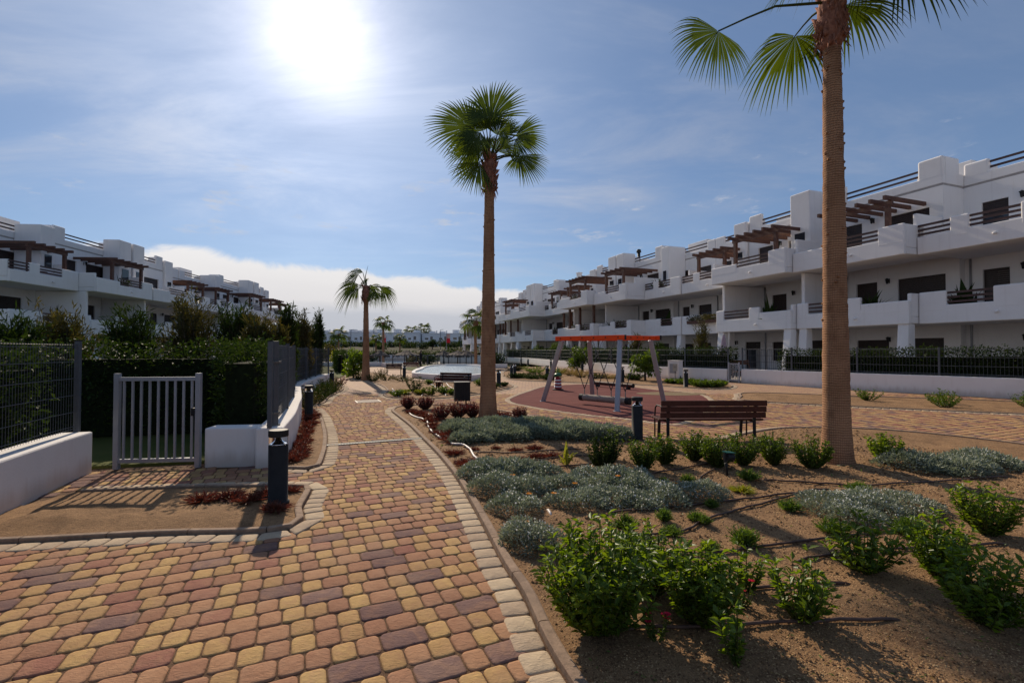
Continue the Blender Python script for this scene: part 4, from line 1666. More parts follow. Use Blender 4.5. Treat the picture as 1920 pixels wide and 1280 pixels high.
def boots(rs, parent, c, z0, z1, r0, r1, n=60):
    """old leaf bases and fibre under the crown"""
    m = MB()
    m.lathe([(r0 * 0.9, z0 - 0.02), (r0 * 1.15, z0 + 0.1 * (z1 - z0)), (r1, z0 + 0.4 * (z1 - z0)), (r1 * 0.95, z0 + 0.7 * (z1 - z0)), (r1 * 0.6, z1)], 16, c)
    for i in range(n):
        t = rs.random()
        z = z0 + t * (z1 - z0) * 0.92
        a = i * 2.4
        rr = (r0 * 1.05 if t < 0.15 else r1 * (1.0 - 0.35 * max(0, t - 0.5)))
        b = Vector((c[0] + rr * 0.75 * math.cos(a), c[1] + rr * 0.75 * math.sin(a), z))
        ln = rs.uniform(0.10, 0.24)
        e = b + Vector((math.cos(a) * ln * 0.5, math.sin(a) * ln * 0.5, ln * rs.uniform(0.3, 1.0)))
        m.tube([b, (b + e) / 2 + Vector((0, 0, -0.01)), e], [0.045, 0.035, 0.008], 4)
    for i in range(n):
        a = rs.uniform(0, 6.28)
        z = z0 + rs.random() * (z1 - z0) * 0.7
        b = Vector((c[0] + r1 * 0.9 * math.cos(a), c[1] + r1 * 0.9 * math.sin(a), z))
        e = b + Vector((math.cos(a) * 0.06, math.sin(a) * 0.06, -rs.uniform(0.1, 0.22)))
        m.tube([b, e], [0.012, 0.003], 3)
    m.build('leaf_bases', M['fibre'], parent, smooth=True)


def main_palm():
    x, y = G(915, 786)
    rs = random.Random(4)
    t = thing('fan_palm', 'tall fan palm with smooth brown trunk in the middle of the garden', 'palm tree', (x, y, 0.0))
    k = 0.0121 * y / 10.9          # metres for one photo pixel at the palm
    zc = GY(917, 299, y)[2]        # foot of the crown
    palm_trunk(t, zc - 0.45, 0.182, 0.112, (0.03, 0), 2, 1.25)
    boots(rs, t, (0.03, 0), zc - 0.75, zc + 0.12, 0.105, 0.155, 70)
    q = k * 280 / 1280

    def at(zx, zy, dep=0.0):
        return Vector(((zx - 625) * q + 0.03, dep, (770 - zy) * q + zc))
    base = at(625, 775)
    # hub (and its depth), direction in the view plane, spread, radius, tilt, droop
    S = [((475, 575, -0.5), 168, 4.5, 370, -0.15, 0.03), ((640, 490, -0.4), 86, 2.9, 375, 0.0, 0.0), ((560, 470, 0.3), 118, 2.7, 300, 0.2, 0.0),
         ((490, 610, 0.25), 208, 2.5, 300, 0.2, 0.12), ((560, 640, -0.6), 236, 2.4, 200, -0.4, 0.10), ((765, 545, 0.2), 60, 0.95, 235, 0.1, 0.0),
         ((850, 545, 0.1), 6, 1.7, 285, 0.0, 0.03), ((845, 645, -0.3), -30, 2.4, 200, -0.3, 0.25), ((880, 755, -0.1), -36, 1.8, 275, -0.1, 0.03),
         ((870, 765, -0.15), -108, 1.3, 180, -0.2, 0.0), ((545, 825, -0.2), 240, 2.0, 285, -0.2, 0.0), ((665, 600, 0.6), 62, 2.6, 250, 0.5, 0.05),
         ((700, 650, -0.35), 10, 2.2, 150, -0.5, 0.2), ((590, 560, 0.7), 150, 3.0, 260, 0.6, 0.1), ((740, 560, 0.6), 20, 2.6, 240, 0.5, 0.15),
         ((600, 520, -0.1), 105, 2.8, 300, 0.0, 0.0), ((690, 560, 0.0), 70, 2.4, 260, 0.1, 0.02), ((520, 640, -0.3), 215, 2.6, 240, -0.2, 0.08)]
    for i, ((hx, hy, dp), ang, sp, rr, tl, dr) in enumerate(S):
        ax = Vector((math.cos(R(ang)), tl, math.sin(R(ang))))
        nr = Vector((rs.uniform(-0.25, 0.25), -1, rs.uniform(-0.1, 0.35)))
        frond(rs, t, base + Vector((0, dp * 0.12, rs.uniform(-0.1, 0.06))), at(hx, hy, dp), ax, nr, rr * q * 1.04, sp, max(16, int(sp * 12.5)), dr, 0.15, 0.022)
    # newest leaf, still folded, and a dry stalk
    MB().tube([at(640, 770), at(690, 560), at(820, 258)], [0.02, 0.012, 0.003], 5).build('spear_leaf', L['palm'], t)
    return t


main_palm()


def any_palm(label, loc, h, r0, r1, rad, seed, n=14, nseg=30, windy=(0, 0), skirt=0.55, updir=1.0, droop=0.3, cat='palm tree', group=None, boot_r=None):
    rs = random.Random(seed)
    t = thing('fan_palm', label, cat, loc, 0, group)
    palm_trunk(t, h, r0, r1, (rs.uniform(-0.1, 0.1), 0), seed, 1.2)
    boots(rs, t, (0, 0), h - skirt, h + 0.15, r1 * 1.1, boot_r or r1 * 1.7, 40)
    for i in range(n):
        az = i * 2.399 + rs.uniform(-0.3, 0.3)
        el = R(75 - 105 * (i + 0.5) / n) * updir + rs.uniform(-0.15, 0.15)
        d = Vector((math.cos(az) * math.cos(el) + windy[0], math.sin(az) * math.cos(el) + windy[1], math.sin(el))).normalized()
        pl = rad * rs.uniform(0.42, 0.55)
        hub = Vector((0, 0, h + 0.05)) + d * pl + Vector((0, 0, -0.05 * pl))
        ax = (d + Vector((0, 0, -0.35))).normalized()
        up = Vector((0, 0, 1)) - d * d.z
        nr = up.normalized() if up.length > 0.2 else Vector((math.cos(az + 1.5), math.sin(az + 1.5), 0.2))
        frond(rs, t, (0, 0, h + rs.uniform(-0.1, 0.1)), hub, ax, nr, rad * rs.uniform(0.55, 0.7), 3.4, nseg, droop * rs.uniform(0.6, 1.4), 0.5, 0.022)
    return t


# the palm by the curving path: fronds blown and hanging to both sides
def path_palm():
    x, y = G(686, 713.5)
    rs = random.Random(11)
    t = thing('fan_palm', 'fan palm with drooping crown beside the bend of the path', 'palm tree', (x, y, 0))
    k = y / 900
    zc = GY(686, 548, y)[2]
    palm_trunk(t, zc - 0.1, 0.19, 0.115, (-0.02, 0), 5, 1.3)
    boots(rs, t, (-0.02, 0), zc - 0.55, zc + 0.35, 0.13, 0.21, 46)
    q = k * 250 / 1600

    def at(zx, zy, d=0.0):
        return Vector(((zx - 1118) * q, d, (435 - zy) * q + zc))
    base = at(1118, 400)
    S = [((1075, 195, 0.0), 166, 1.5, 265, 0.0, 0.36), ((1045, 235, -0.3), 205, 1.6, 215, -0.3, 0.40), ((1035, 345, -0.1), 186, 1.3, 315, -0.1, 0.28),
         ((1005, 350, 0.3), 204, 1.3, 325, 0.2, 0.22), ((1060, 400, -0.5), 228, 1.5, 190, -0.4, 0.25), ((1185, 350, -0.2), -62, 1.3, 205, -0.2, 0.15),
         ((1295, 375, 0.0), -38, 1.7, 200, 0.0, 0.25), ((1250, 430, -0.4), -84, 2.0, 175, -0.3, 0.05), ((1235, 350, 0.5), -14, 1.2, 245, 0.4, 0.34),
         ((1080, 300, 0.6), 150, 1.6, 200, 0.7, 0.40), ((1150, 330, 0.6), 30, 1.6, 170, 0.7, 0.45)]
    for (hx, hy, dp), ang, sp, rr, tl, dr in S:
        ax = Vector((math.cos(R(ang)), tl, math.sin(R(ang))))
        nr = Vector((rs.uniform(-0.3, 0.3), -0.8, rs.uniform(0.3, 0.8)))
        frond(rs, t, base, at(hx, hy, dp), ax, nr, rr * q, sp, max(14, int(sp * 13)), dr, 0.5, 0.03)
    MB().tube([at(1118, 400), at(1105, 240), at(1135, 115)], [0.03, 0.02, 0.006], 5).build('spear_leaf', L['palm'], t)


path_palm()


def corner_palm():
    """palm whose crown hangs into the upper right of the picture"""
    t = thing('fan_palm', 'fan palm at the right whose drooping frond hangs in from the top', 'palm tree', (4.45, 6.6, 0))
    rs = random.Random(21)
    h = 6.35
    palm_trunk(t, h, 0.17, 0.11, (0.0, 0), 9, 1.25)
    boots(rs, t, (0, 0), h - 0.6, h + 0.2, 0.12, 0.18, 60)
    q = 0.2344 * 6.4 / 900
    Y = 6.4

    def at(zx, zy, d=0.0):
        u, v = 960 + zx * 0.2344, 40 + zy * 0.2344
        p = Vector(GY(u, v, Y + d))
        return p - Vector((4.45, 6.6, 0))
    base = Vector((0, 0, h + 0.05))
    hub = at(1650, 80)
    frond(rs, t, base, hub, (-0.52, -0.25, -0.72), (0.15, -0.95, 0.25), 440 * q, 3.3, 46, 0.06, 0.4, 0.02)
    for i in range(13):
        az = i * 2.399 + 0.4
        el = R(78 - 95 * i / 13)
        d = Vector((math.cos(az) * math.cos(el), math.sin(az) * math.cos(el), math.sin(el)))
        # keep the open side towards the left as in the photo
        if d.x < -0.1:
            continue
        hb = Vector((0, 0, h + 0.1)) + d * 0.75
        up = (Vector((0, 0, 1)) - d * d.z)
        frond(rs, t, base, hb, (d + Vector((0, 0, -0.3))).normalized(), up.normalized() if up.length > .2 else (1, 0, 0), 0.9, 3.5, 38, 0.25, 0.5, 0.02)


corner_palm()
x, y = G(892, 689)
any_palm('slender fan palm seen left of the tall trunk, beside the basin', (x, y, 0), GY(0, 604, y)[2], 0.15, 0.12, 1.75, 31, 12, 26, droop=0.25, boot_r=0.24)
for lab, u, vb, vc, Y, rad, sd in (
        ('feathery palm behind the red flag left of the basin', 719, 672, 606, 78, 1.9, 41),
        ('distant palm in front of the far white houses, left of the path palm', 635, 668, 627, 112, 2.6, 42),
        ('small distant palm right of the red flag before the far houses', 750, 664, 634, 125, 2.0, 43),
        ('small palm half hidden by the trunk of the path palm', 705, 666, 636, 118, 2.1, 44),
        ('pair palm on the skyline over the far houses, left one', 772, 650, 621, 205, 4.2, 45),
        ('pair palm on the skyline over the far houses, right one', 795, 650, 619, 205, 4.4, 46)):
    X, _, zt = GY(u, vc, Y)
    zb = -0.55 if Y < 92 else (0.6 * (Y - 92) / 28 - 0.55 if Y < 120 else min(3.0, 0.6 + (Y - 120) * 0.04))
    any_palm(lab, (X, Y, zb), zt - zb, 0.22 if Y < 150 else 0.3, 0.16 if Y < 150 else 0.22, rad, sd, 12, 14, droop=0.3, group='distant palms')


# ------------------------------------------------------------------ shrubs and bedding
def leaf_cloud(P, D, ln, wd, rs, curl=0.25, nrm=None):
    """P points, D growing directions, per-leaf length and width -> diamond leaves folded along the middle"""
    n = len(P)
    D = D / (np.linalg.norm(D, axis=1, keepdims=True) + 1e-9)
    up = rs.normal(0, 0.55, (n, 3)) + np.array([0, 0, 1.0]) if nrm is None else nrm + rs.normal(0, 0.3, (n, 3))
    S = np.cross(D, up)
    S /= np.linalg.norm(S, axis=1, keepdims=True) + 1e-9
    N = np.cross(S, D)
    ln = np.broadcast_to(np.asarray(ln, float), (n,))[:, None]
    wd = np.broadcast_to(np.asarray(wd, float), (n,))[:, None]
    mid = P + D * ln * 0.45
    v0 = P
    v1 = mid - S * wd / 2 + N * wd * curl
    v2 = P + D * ln - N * ln * 0.12
    v3 = mid + S * wd / 2 + N * wd * curl
    V = np.stack([v0, v1, v2, v3], 1).reshape(-1, 3)
    b = (np.arange(n) * 4)[:, None]
    F = np.concatenate([b + np.array([[0, 1, 2]]), b + np.array([[0, 2, 3]])], 1).reshape(-1, 3)
    return V, F


BOX = {k_: (v_[1].min(0), v_[1].max(0)) for k_, v_ in OUT.items()}


def ground_z(x, y):
    for nm, sd in (('M', 1), ('A', 2), ('B', 3), ('C', 4), ('D', 5), ('E', 6), ('G', 7)):
        lo, hi = BOX[nm]
        if not (lo[0] < x < hi[0] and lo[1] < y < hi[1]):
            continue
        X, Y = np.array([x]), np.array([y])
        s = sdist(OUT[nm][1][::2], X, Y)
        if s[0] < 0:
            return float(soil_z(sd)(X, Y, s)[0])
    return 0.0


def shrub(label, x, y, r, h, mat, seed, stems=26, per=22, leaf=0.05, wid=0.5, name='shrub', cat='shrub', group=None, spread=0.9,
          droop=0.0, z=None, upright=0.7, stemmat=None, flower=None, nflower=0, base_gap=0.15):
    """leafy shrub: stems from one foot, leaves set along each"""
    rs = np.random.RandomState(seed)
    z = ground_z(x, y) if z is None else z
    t = thing(name, label, cat, (x, y, z), 0, group)
    P, D = [], []
    m = MB()
    tips = []
    for i in range(stems):
        a = rs.uniform(0, 2 * math.pi)
        rr = r * math.sqrt(rs.uniform(0, 1)) * spread
        hh = h * rs.uniform(0.62, 1.05) * (1 - 0.35 * (rr / r) ** 2)
        tip = np.array([rr * math.cos(a), rr * math.sin(a), hh])
        b = np.array([rr * 0.15 * math.cos(a), rr * 0.15 * math.sin(a), -0.01])
        ctl = (b + tip) / 2 + np.array([rr * 0.2 * math.cos(a), rr * 0.2 * math.sin(a), -0.05 * h]) + rs.normal(0, 0.04 * h, 3)
        ts = np.linspace(0, 1, 5)
        pts = [(1 - q) ** 2 * b + 2 * q * (1 - q) * ctl + q * q * tip for q in ts]
        m.tube(pts, [0.0045 * (1 + h), 0.004 * (1 + h), 0.003, 0.0025, 0.001], 4, cap=False)
        tips.append(tip)
        q = np.sort(rs.uniform(base_gap, 1, per))
        q[-4:] = 1 - rs.uniform(0, 0.05, 4)
        pos = ((1 - q) ** 2)[:, None] * b + (2 * q * (1 - q))[:, None] * ctl + (q * q)[:, None] * tip
        tan = tip - ctl
        tan = tan / np.linalg.norm(tan)
        out = rs.normal(0, 1, (per, 3))
        out -= (out @ tan)[:, None] * tan
        out /= np.linalg.norm(out, axis=1, keepdims=True)
        P.append(pos)
        D.append(out + tan * upright + np.array([0, 0, -droop]))
    P, D = np.vstack(P), np.vstack(D)
    n = len(P)
    ln = leaf * rs.uniform(0.6, 1.25, n)
    V, F = leaf_cloud(P, D, ln, ln * wid, rs)
    st = m.build('stems', stemmat or M['stem'], t)
    st['kind'] = 'stuff'
    lo = fast('leaves', V, F, mat, t)
    lo['kind'] = 'stuff'
    if flower is not None:
        idx = rs.choice(len(tips), min(nflower, len(tips)), replace=False)
        for j in idx:
            c = tips[j] + np.array([0, 0, 0.01])
            nn = 9
            Pp = np.repeat(c[None], nn, 0)
            aa = np.linspace(0, 6.28, nn, endpoint=False)
            Dd = np.stack([np.cos(aa), np.sin(aa), 0.4 + 0 * aa], 1)
            V, F = leaf_cloud(Pp, Dd, 0.022, 0.016, rs)
            fast('flower', V, F, flower, t)
    return t


def tuft(label, x, y, r, h, mat, seed, n=160, wid=0.06, name='grass_tuft', cat='plant', group=None, z=None):
    rs = np.random.RandomState(seed)
    z = ground_z(x, y) if z is None else z
    a = rs.uniform(0, 6.28, n)
    lean = rs.uniform(0, 1, n) ** 0.7
    P = np.stack([np.cos(a) * r * 0.25 * lean, np.sin(a) * r * 0.25 * lean, np.zeros(n)], 1)
    D = np.stack([np.cos(a) * lean * r, np.sin(a) * lean * r, h * (1.0 - 0.45 * lean) * rs.uniform(0.7, 1.1, n)], 1) + rs.normal(0, 0.1 * h, (n, 3))
    ln = np.linalg.norm(D, axis=1)
    V, F = leaf_cloud(P, D, ln, ln * wid + 0.004, rs, 0.2)
    # side leaflets give the tuft body
    k = n * 3
    i = rs.randint(0, n, k)
    q = rs.uniform(0.35, 0.95, k)[:, None]
    P2 = P[i] + D[i] * q
    D2 = D[i] * 0.4 + rs.normal(0, 0.4 * h, (k, 3))
    V2, F2 = leaf_cloud(P2, D2, 0.35 * h * rs.uniform(0.5, 1, k), 0.05 * h, rs, 0.2)
    V = np.vstack([V, V2])
    F = np.vstack([F, F2 + n * 4])
    V[:, 2] = np.maximum(V[:, 2], 0.0)
    o = fast(name, V, F, mat)
    o.location = (x, y, z)
    return tag(o, label, cat, group)


def cover(label, mounds, mat, seed, dens=5200, leaf=0.05, wid=0.22, flower=None, nf=0, white=0, group=None, bed='M', bs=1, name='ground_cover'):
    """low cushions of small leaves grown together; mounds: (x, y, rx, ry, h)"""
    rs = np.random.RandomState(seed)
    Pa, Da = [], []
    Wp = []
    for (x, y, rx, ry, h) in mounds:
        n = int(dens * rx * ry * 3.14)
        a = rs.uniform(0, 6.28, n)
        q = np.sqrt(rs.uniform(0, 1, n))
        wobr = 1 + 0.10 * np.sin(3 * a + x * 7) + 0.08 * np.sin(5 * a + y * 9)
        X, Y = x + rx * q * np.cos(a) * wobr, y + ry * q * np.sin(a) * wobr
        prof = h * np.sqrt(np.clip(1 - q ** 3.0, 0, 1)) * (0.85 + 0.42 * wob(X, Y, 4.5, seed))
        Z = prof * rs.uniform(0.05, 1.0, n) ** 0.42
        out = np.stack([np.cos(a) * q ** 2 * 1.3, np.sin(a) * q ** 2 * 1.3, np.full(n, 0.75)], 1) + rs.normal(0, 0.6, (n, 3))
        Pa.append(np.stack([X, Y, Z], 1))
        Da.append(out)
        if white:
            k = rs.choice(n, int(white * rx * ry * 3.14))
            Wp.append(np.stack([X[k], Y[k], prof[k] + 0.015], 1))
    P, D = np.vstack(Pa), np.vstack(Da)
    sdv = sdist(OUT[bed][1][::2], P[:, 0], P[:, 1])
    keep = sdv < 0.05
    P, D, sdv = P[keep], D[keep], sdv[keep]
    P[:, 2] += np.maximum(soil_z(bs)(P[:, 0], P[:, 1], sdv), 0.0) - 0.005
    n = len(P)
    ln = leaf * rs.uniform(0.55, 1.2, n) * np.clip(P[:, 1] / 5.0, 0.85, 1.5)
    V, F = leaf_cloud(P, D, ln, ln * wid, rs, 0.2)
    cx, cy = np.mean([m[0] for m in mounds]), np.mean([m[1] for m in mounds])
    t = thing(name, label, 'ground cover', (cx, cy, 0), 0, group)
    t['kind'] = 'stuff'
    V = V - np.array([cx, cy, 0])
    o = fast('leaves', V, F, mat, t)
    o['kind'] = 'stuff'
    if white and Wp:
        W = np.vstack(Wp)
        W[:, 2] += 0.015
        W = W[sdist(OUT[bed][1][::2], W[:, 0], W[:, 1]) < 0.03]
        Vw, Fw = leaf_cloud(W - np.array([cx, cy, 0]), rs.normal(0, 0.5, (len(W), 3)) + np.array([0, -0.3, 0.8]), 0.022, 0.014, rs)
        ow = fast('white_glints', Vw, Fw, L['whiteglint'], t)  # white specks added as painted sun glints on the silver leaves
        ow['kind'] = 'stuff'
    if flower is not None and nf:
        W = P[rs.choice(n, nf)]
        for w in W:
            aa = np.linspace(0, 6.28, 12, endpoint=False)
            Vf, Ff = leaf_cloud(np.repeat((w - np.array([cx, cy, -0.05]))[None], 12, 0), np.stack([np.cos(aa), np.sin(aa), 0.35 + 0 * aa], 1), 0.035, 0.018, rs)
            fast('flower', Vf, Ff, flower, t)
    return t


def mound_px(lst):
    res = []
    for u, v, wpx, dpt, h in lst:
        x, y = G(u, v)
        res.append((x, y, wpx / 900 * y, dpt, h))
    return res


cover('silvery cushion plants at the foot of the tall palm',
      mound_px([(868, 812, 42, 0.55, 0.20), (905, 823, 50, 0.5, 0.22), (960, 822, 55, 0.45, 0.22), (1015, 820, 50, 0.5, 0.22), (1070, 821, 55, 0.45, 0.22),
                (1125, 824, 50, 0.4, 0.21), (1165, 826, 26, 0.3, 0.18), (930, 806, 60, 0.6, 0.20), (1000, 806, 55, 0.5, 0.18), (1080, 811, 50, 0.45, 0.18), (880, 832, 40, 0.28, 0.17)]),
      L['silver'], 1, 8200, 0.05, 0.24, None, 0, 230)
cover('broad silvery cushion plants in the middle of the sandy bed',
      mound_px([(905, 893, 42, 0.36, 0.17), (960, 893, 55, 0.32, 0.18), (1010, 898, 42, 0.26, 0.16), (930, 925, 50, 0.30, 0.18), (985, 930, 50, 0.30, 0.17),
                (965, 958, 52, 0.24, 0.15), (1060, 920, 55, 0.32, 0.17), (1120, 912, 60, 0.34, 0.19), (1180, 915, 55, 0.34, 0.19), (1085, 950, 58, 0.25, 0.16), (1150, 945, 55, 0.25, 0.15),
                (1215, 925, 42, 0.28, 0.17), (1245, 945, 45, 0.24, 0.15), (1310, 935, 52, 0.27, 0.15), (1205, 952, 40, 0.2, 0.13)]),
      L['silver'], 2, 10500, 0.045, 0.24, L['orangeflower'], 7, 300)
cover('small silvery cushion plant touching the leafy foreground shrub',
      mound_px([(985, 1022, 48, 0.20, 0.17), (1020, 1035, 40, 0.18, 0.15), (965, 1008, 25, 0.12, 0.11)]),
      L['silver'], 3, 14000, 0.05, 0.24, L['orangeflower'], 2, 380)

# leafy shrubs at the front of the bed
FS = [('large bright green leafy shrub in the foreground beside the kerb', 1125, 1190, 0.37, 0.60, 150, 34, 0.052),
      ('bright green leafy shrub just behind the large foreground shrub', 1215, 1120, 0.25, 0.42, 70, 26, 0.048),
      ('bright green leafy shrub right of the large foreground shrub', 1310, 1180, 0.23, 0.44, 84, 28, 0.052),
      ('slim leafy shrub at the right edge of the foreground', 1400, 1120, 0.13, 0.30, 14, 18, 0.05)]
for i, (lab, u, v, r, h, st, per, lf) in enumerate(FS):
    x, y = G(u, v)
    shrub(lab, x, y, r, h, L['bright'], 60 + i, st, per, lf, 0.42, 'leafy_shrub', 'shrub', 'leafy shrubs in the foreground', droop=0.15)
for i, (lab, u, v, r, h, st, per, lf) in enumerate([('young leafy plant at the bottom right corner of the bed', 1385, 1262, 0.12, 0.30, 9, 16, 0.055),
                                                    ('young leafy plant far right in the foreground bed', 1500, 1180, 0.2, 0.4, 26, 20, 0.055),
                                                    ('leafy shrub far right beyond the drip hoses', 1620, 1080, 0.26, 0.42, 34, 22, 0.055)]):
    x, y = G(u, v)
    shrub(lab, x, y, r, h, L['bright'], 75 + i, st, per, lf, 0.42, 'leafy_shrub', 'shrub', 'leafy shrubs in the foreground', droop=0.1)
for i, (lab, u, v, fl) in enumerate([('thin plant with small red flowers below the large foreground shrub', 1232, 1215, 5), ('small plant with red flowers at the right edge of the bed', 1390, 1150, 2)]):
    x, y = G(u, v)
    shrub(lab, x, y, 0.08, 0.17, L['mid'], 80 + i, 9, 14, 0.03, 0.4, 'flowering_plant', 'plant', None, flower=L['redflower'], nflower=fl)

# row of shrubs in front of the bench
RS = [('round green shrub left of the row before the bench', 1130, 882, 0.27, 0.42, 40),
      ('green shrub leaning at the left end of the row before the bench', 1205, 884, 0.24, 0.42, 34),
      ('green shrub beside the round bollard, second of the row', 1245, 874, 0.24, 0.40, 34),
      ('green shrub in the middle of the row before the bench', 1300, 866, 0.25, 0.42, 36),
      ('green shrub under the left half of the bench', 1345, 880, 0.26, 0.44, 38),
      ('green shrub behind the garden spotlight', 1392, 874, 0.27, 0.42, 38),
      ('green shrub under the right half of the bench', 1450, 872, 0.28, 0.44, 38),
      ('green shrub at the right end of the row before the bench', 1520, 880, 0.28, 0.42, 36)]
for i, (lab, u, v, r, h, st) in enumerate(RS):
    x, y = G(u, v)
    shrub(lab, x, y, r, h, L['mid'] if i else L['dark'], 90 + i, st * 2, 28, 0.042, 0.45, 'green_shrub', 'shrub', 'shrubs before the bench')
x, y = G(1150, 866)
shrub('taller shrub with yellow green shoots at the end of the silver cushions', x, y, 0.18, 0.5, L['mid'], 99, 20, 22, 0.04, 0.4, 'green_shrub', 'shrub', 'shrubs before the bench')
x, y = G(1062, 876)
tuft('young broad-leaved plant with yellow tips between the cushions', x, y, 0.10, 0.26, L['yellow'], 5, 16, 0.22, 'young_plant', 'plant')

# small tufts in the sand
TF = [(1173, 999, 0.10, 0.15, 'dense dark green tuft above the foreground shrub'), (1243, 912, 0.07, 0.10, 'small tuft left of the bright tuft behind the cushions'),
      (1290, 907, 0.08, 0.11, 'bright round tuft behind the silvery cushions'), (1246, 982, 0.07, 0.11, 'small upright tuft right of the dense dark tuft'),
      (1333, 958, 0.06, 0.10, 'small tuft at the right tip of the silvery cushions'), (1305, 982, 0.08, 0.09, 'low tuft beside the bent drip hose'),
      (1258, 1008, 0.09, 0.09, 'spreading tuft lying on the drip hose'), (1322, 990, 0.05, 0.08, 'thin tuft right of the low tuft on the drip hose'),
      (1333, 1040, 0.07, 0.08, 'bright round tuft on the bare sand near the front'), (1396, 1030, 0.10, 0.16, 'tall tuft at the right edge near the front'),
      (1392, 924, 0.14, 0.08, 'low spreading yellow-green tuft right of the spotlight'), (1404, 905, 0.12, 0.14, 'dark tuft behind the spreading yellow-green one'),
      (1480, 960, 0.10, 0.12, 'round tuft right of the spreading yellow-green one'), (1560, 1010, 0.11, 0.13, 'tuft far right between the drip hoses'),
      (1610, 930, 0.12, 0.14, 'tuft far right near the bench end'), (1700, 1010, 0.12, 0.14, 'tuft at the far right margin of the bed')]
for i, (u, v, r, h, lab) in enumerate(TF):
    x, y = G(u, v)
    tuft(lab, x, y, r, h, L['yellow'] if 'yellow-green one' not in lab and 'spreading yellow' in lab else L['tuft'], 200 + i, 150, 0.05, group='tufts in the sand')

# dark red shrubs round the palm
RD = [(765, 769, 0.24, 0.34, 'dark red shrub at the very tip of the bed'), (797, 770, 0.27, 0.36, 'dark red shrub second from the tip of the bed'),
      (828, 786, 0.30, 0.36, 'broad dark red shrub left of the litter bin'), (858, 784, 0.30, 0.38, 'dark red shrub in front of the litter bin'),
      (886, 784, 0.26, 0.36, 'dark red shrub between bin and tall palm'), (975, 790, 0.20, 0.30, 'dark red shrub right of the tall palm')]
for i, (u, v, r, h, lab) in enumerate(RD):
    x, y = G(u, v)
    shrub(lab, x, y, r, h, L['red'], 120 + i, 90, 30, 0.034, 0.5, 'red_shrub', 'shrub', 'dark red shrubs by the palm', stemmat=M['bark'])

# low red-brown succulents: small clumps
ORD = ['first', 'second', 'third', 'fourth', 'fifth', 'sixth', 'seventh', 'eighth', 'ninth', 'tenth', 'eleventh', 'twelfth', 'thirteenth', 'fourteenth', 'fifteenth', 'sixteenth']
RM = [(775, 776, .20), (800, 783, .22), (790, 778, .18), (815, 790, .18), (803, 793, .17), (812, 801, .16), (820, 808, .16), (825, 817, .17), (843, 822, .20), (838, 829, .17), (856, 834, .18),
      (852, 855, .16), (868, 872, .13), (886, 876, .20), (905, 812, .2), (955, 797, .3), (985, 793, .2), (935, 784, .3),
      (966, 848, .11), (1003, 846, .13), (978, 866, .10), (1007, 862, .13), (1034, 861, .13), (888, 850, .09), (930, 846, .08)]
RMR = ['low red-brown clump hidden in front of the tall palm foot', 'wide red-brown clump right of the tall palm foot', 'red-brown clump at the foot of the right dark red shrub', 'wide red-brown clump behind the tall palm foot',
       'red-brown clump left of two, above the middle silver cushions', 'red-brown clump right of two, above the middle silver cushions', 'smallest red-brown clump just above the middle silver cushions', 'red-brown clump left of the pair touching the drip hose',
       'red-brown clump right of the pair touching the drip hose', 'tiny red-brown clump between the hose end and the upper cushions', 'tiny red-brown clump under the upper silver cushions']
for i, (u, v, r) in enumerate(RM):
    x, y = G(u, v)
    tuft(ORD[i] + ' low red-brown clump from the bed tip along the white hose' if i < 14 else RMR[i - 14],
         x, y, r * 1.1, r * 0.62, L['redmat'], 300 + i, 90, 0.10, 'succulent_clump', 'succulent',
         'red-brown clumps by the white hose' if i < 14 else 'red-brown clumps right of the palm')
# the same plants along the left wall
LW_ = [(548, 868, .17), (556, 860, .2), (565, 850, .17), (561, 841, .2), (570, 832, .17), (566, 824, .19), (575, 815, .17), (573, 806, .2), (580, 798, .2), (579, 790, .22), (584, 783, .24), (577, 777, .24)]
for i, (u, v, r) in enumerate(LW_):
    x, y = G(u, v)
    tuft(ORD[i] + ' red-brown clump from the near end of the row along the curved wall', x, y, r, r * 0.65, L['redmat'], 340 + i, 100, 0.10, 'succulent_clump', 'succulent', 'red-brown clumps along the left wall')
for i, (u, v, r) in enumerate([(543, 925, .12), (516, 962, .16), (500, 935, .15), (470, 948, .16), (430, 940, .18), (380, 945, .18)]):
    x, y = G(u, v)
    tuft(['red-brown clump right behind the nearest bollard', 'red-brown clump in front of the nearest bollard', 'red-brown clump just left of the nearest bollard', 'red-brown clump second left of the nearest bollard', 'red-brown clump third left of the nearest bollard', 'leftmost red-brown clump in the bed of the nearest bollard'][i], x, y, r, r * 0.6, L['redmat'], 360 + i, 100, 0.10, 'succulent_clump', 'succulent', 'red-brown clumps by the nearest bollard')

# green plants in the bed below the fence
for i, (u, v, r, h) in enumerate([(575, 765, .45, .5), (590, 758, .45, .45), (603, 749, .5, .5), (588, 750, .5, .5), (617, 740, .5, .45), (603, 741, .5, .5), (628, 734, .5, .42), (616, 731, .5, .45)]):
    x, y = G(u, v)
    shrub(['low green shrub nearest the second bollard', 'low green shrub beside the kerb after the second bollard', 'low green shrub in the middle of the fence bed', 'low green shrub against the white wall of the fence bed',
           'low green shrub near the third bollard, by the kerb', 'low green shrub near the third bollard, by the wall', 'low green shrub at the far tip of the fence bed', 'low green shrub in front of the third bollard'][i],
          x, y, r, h, L['dark'] if i % 3 else L['olive'], 380 + i, 34, 22, 0.06, 0.4, 'low_shrub', 'shrub', 'shrubs in the fence bed')
x, y = G(637, 723)
shrub('dark red spiky shrub beside the third bollard', x, y, 0.35, 0.45, L['red'], 395, 26, 22, 0.07, 0.35, 'red_shrub', 'shrub', stemmat=M['bark'])
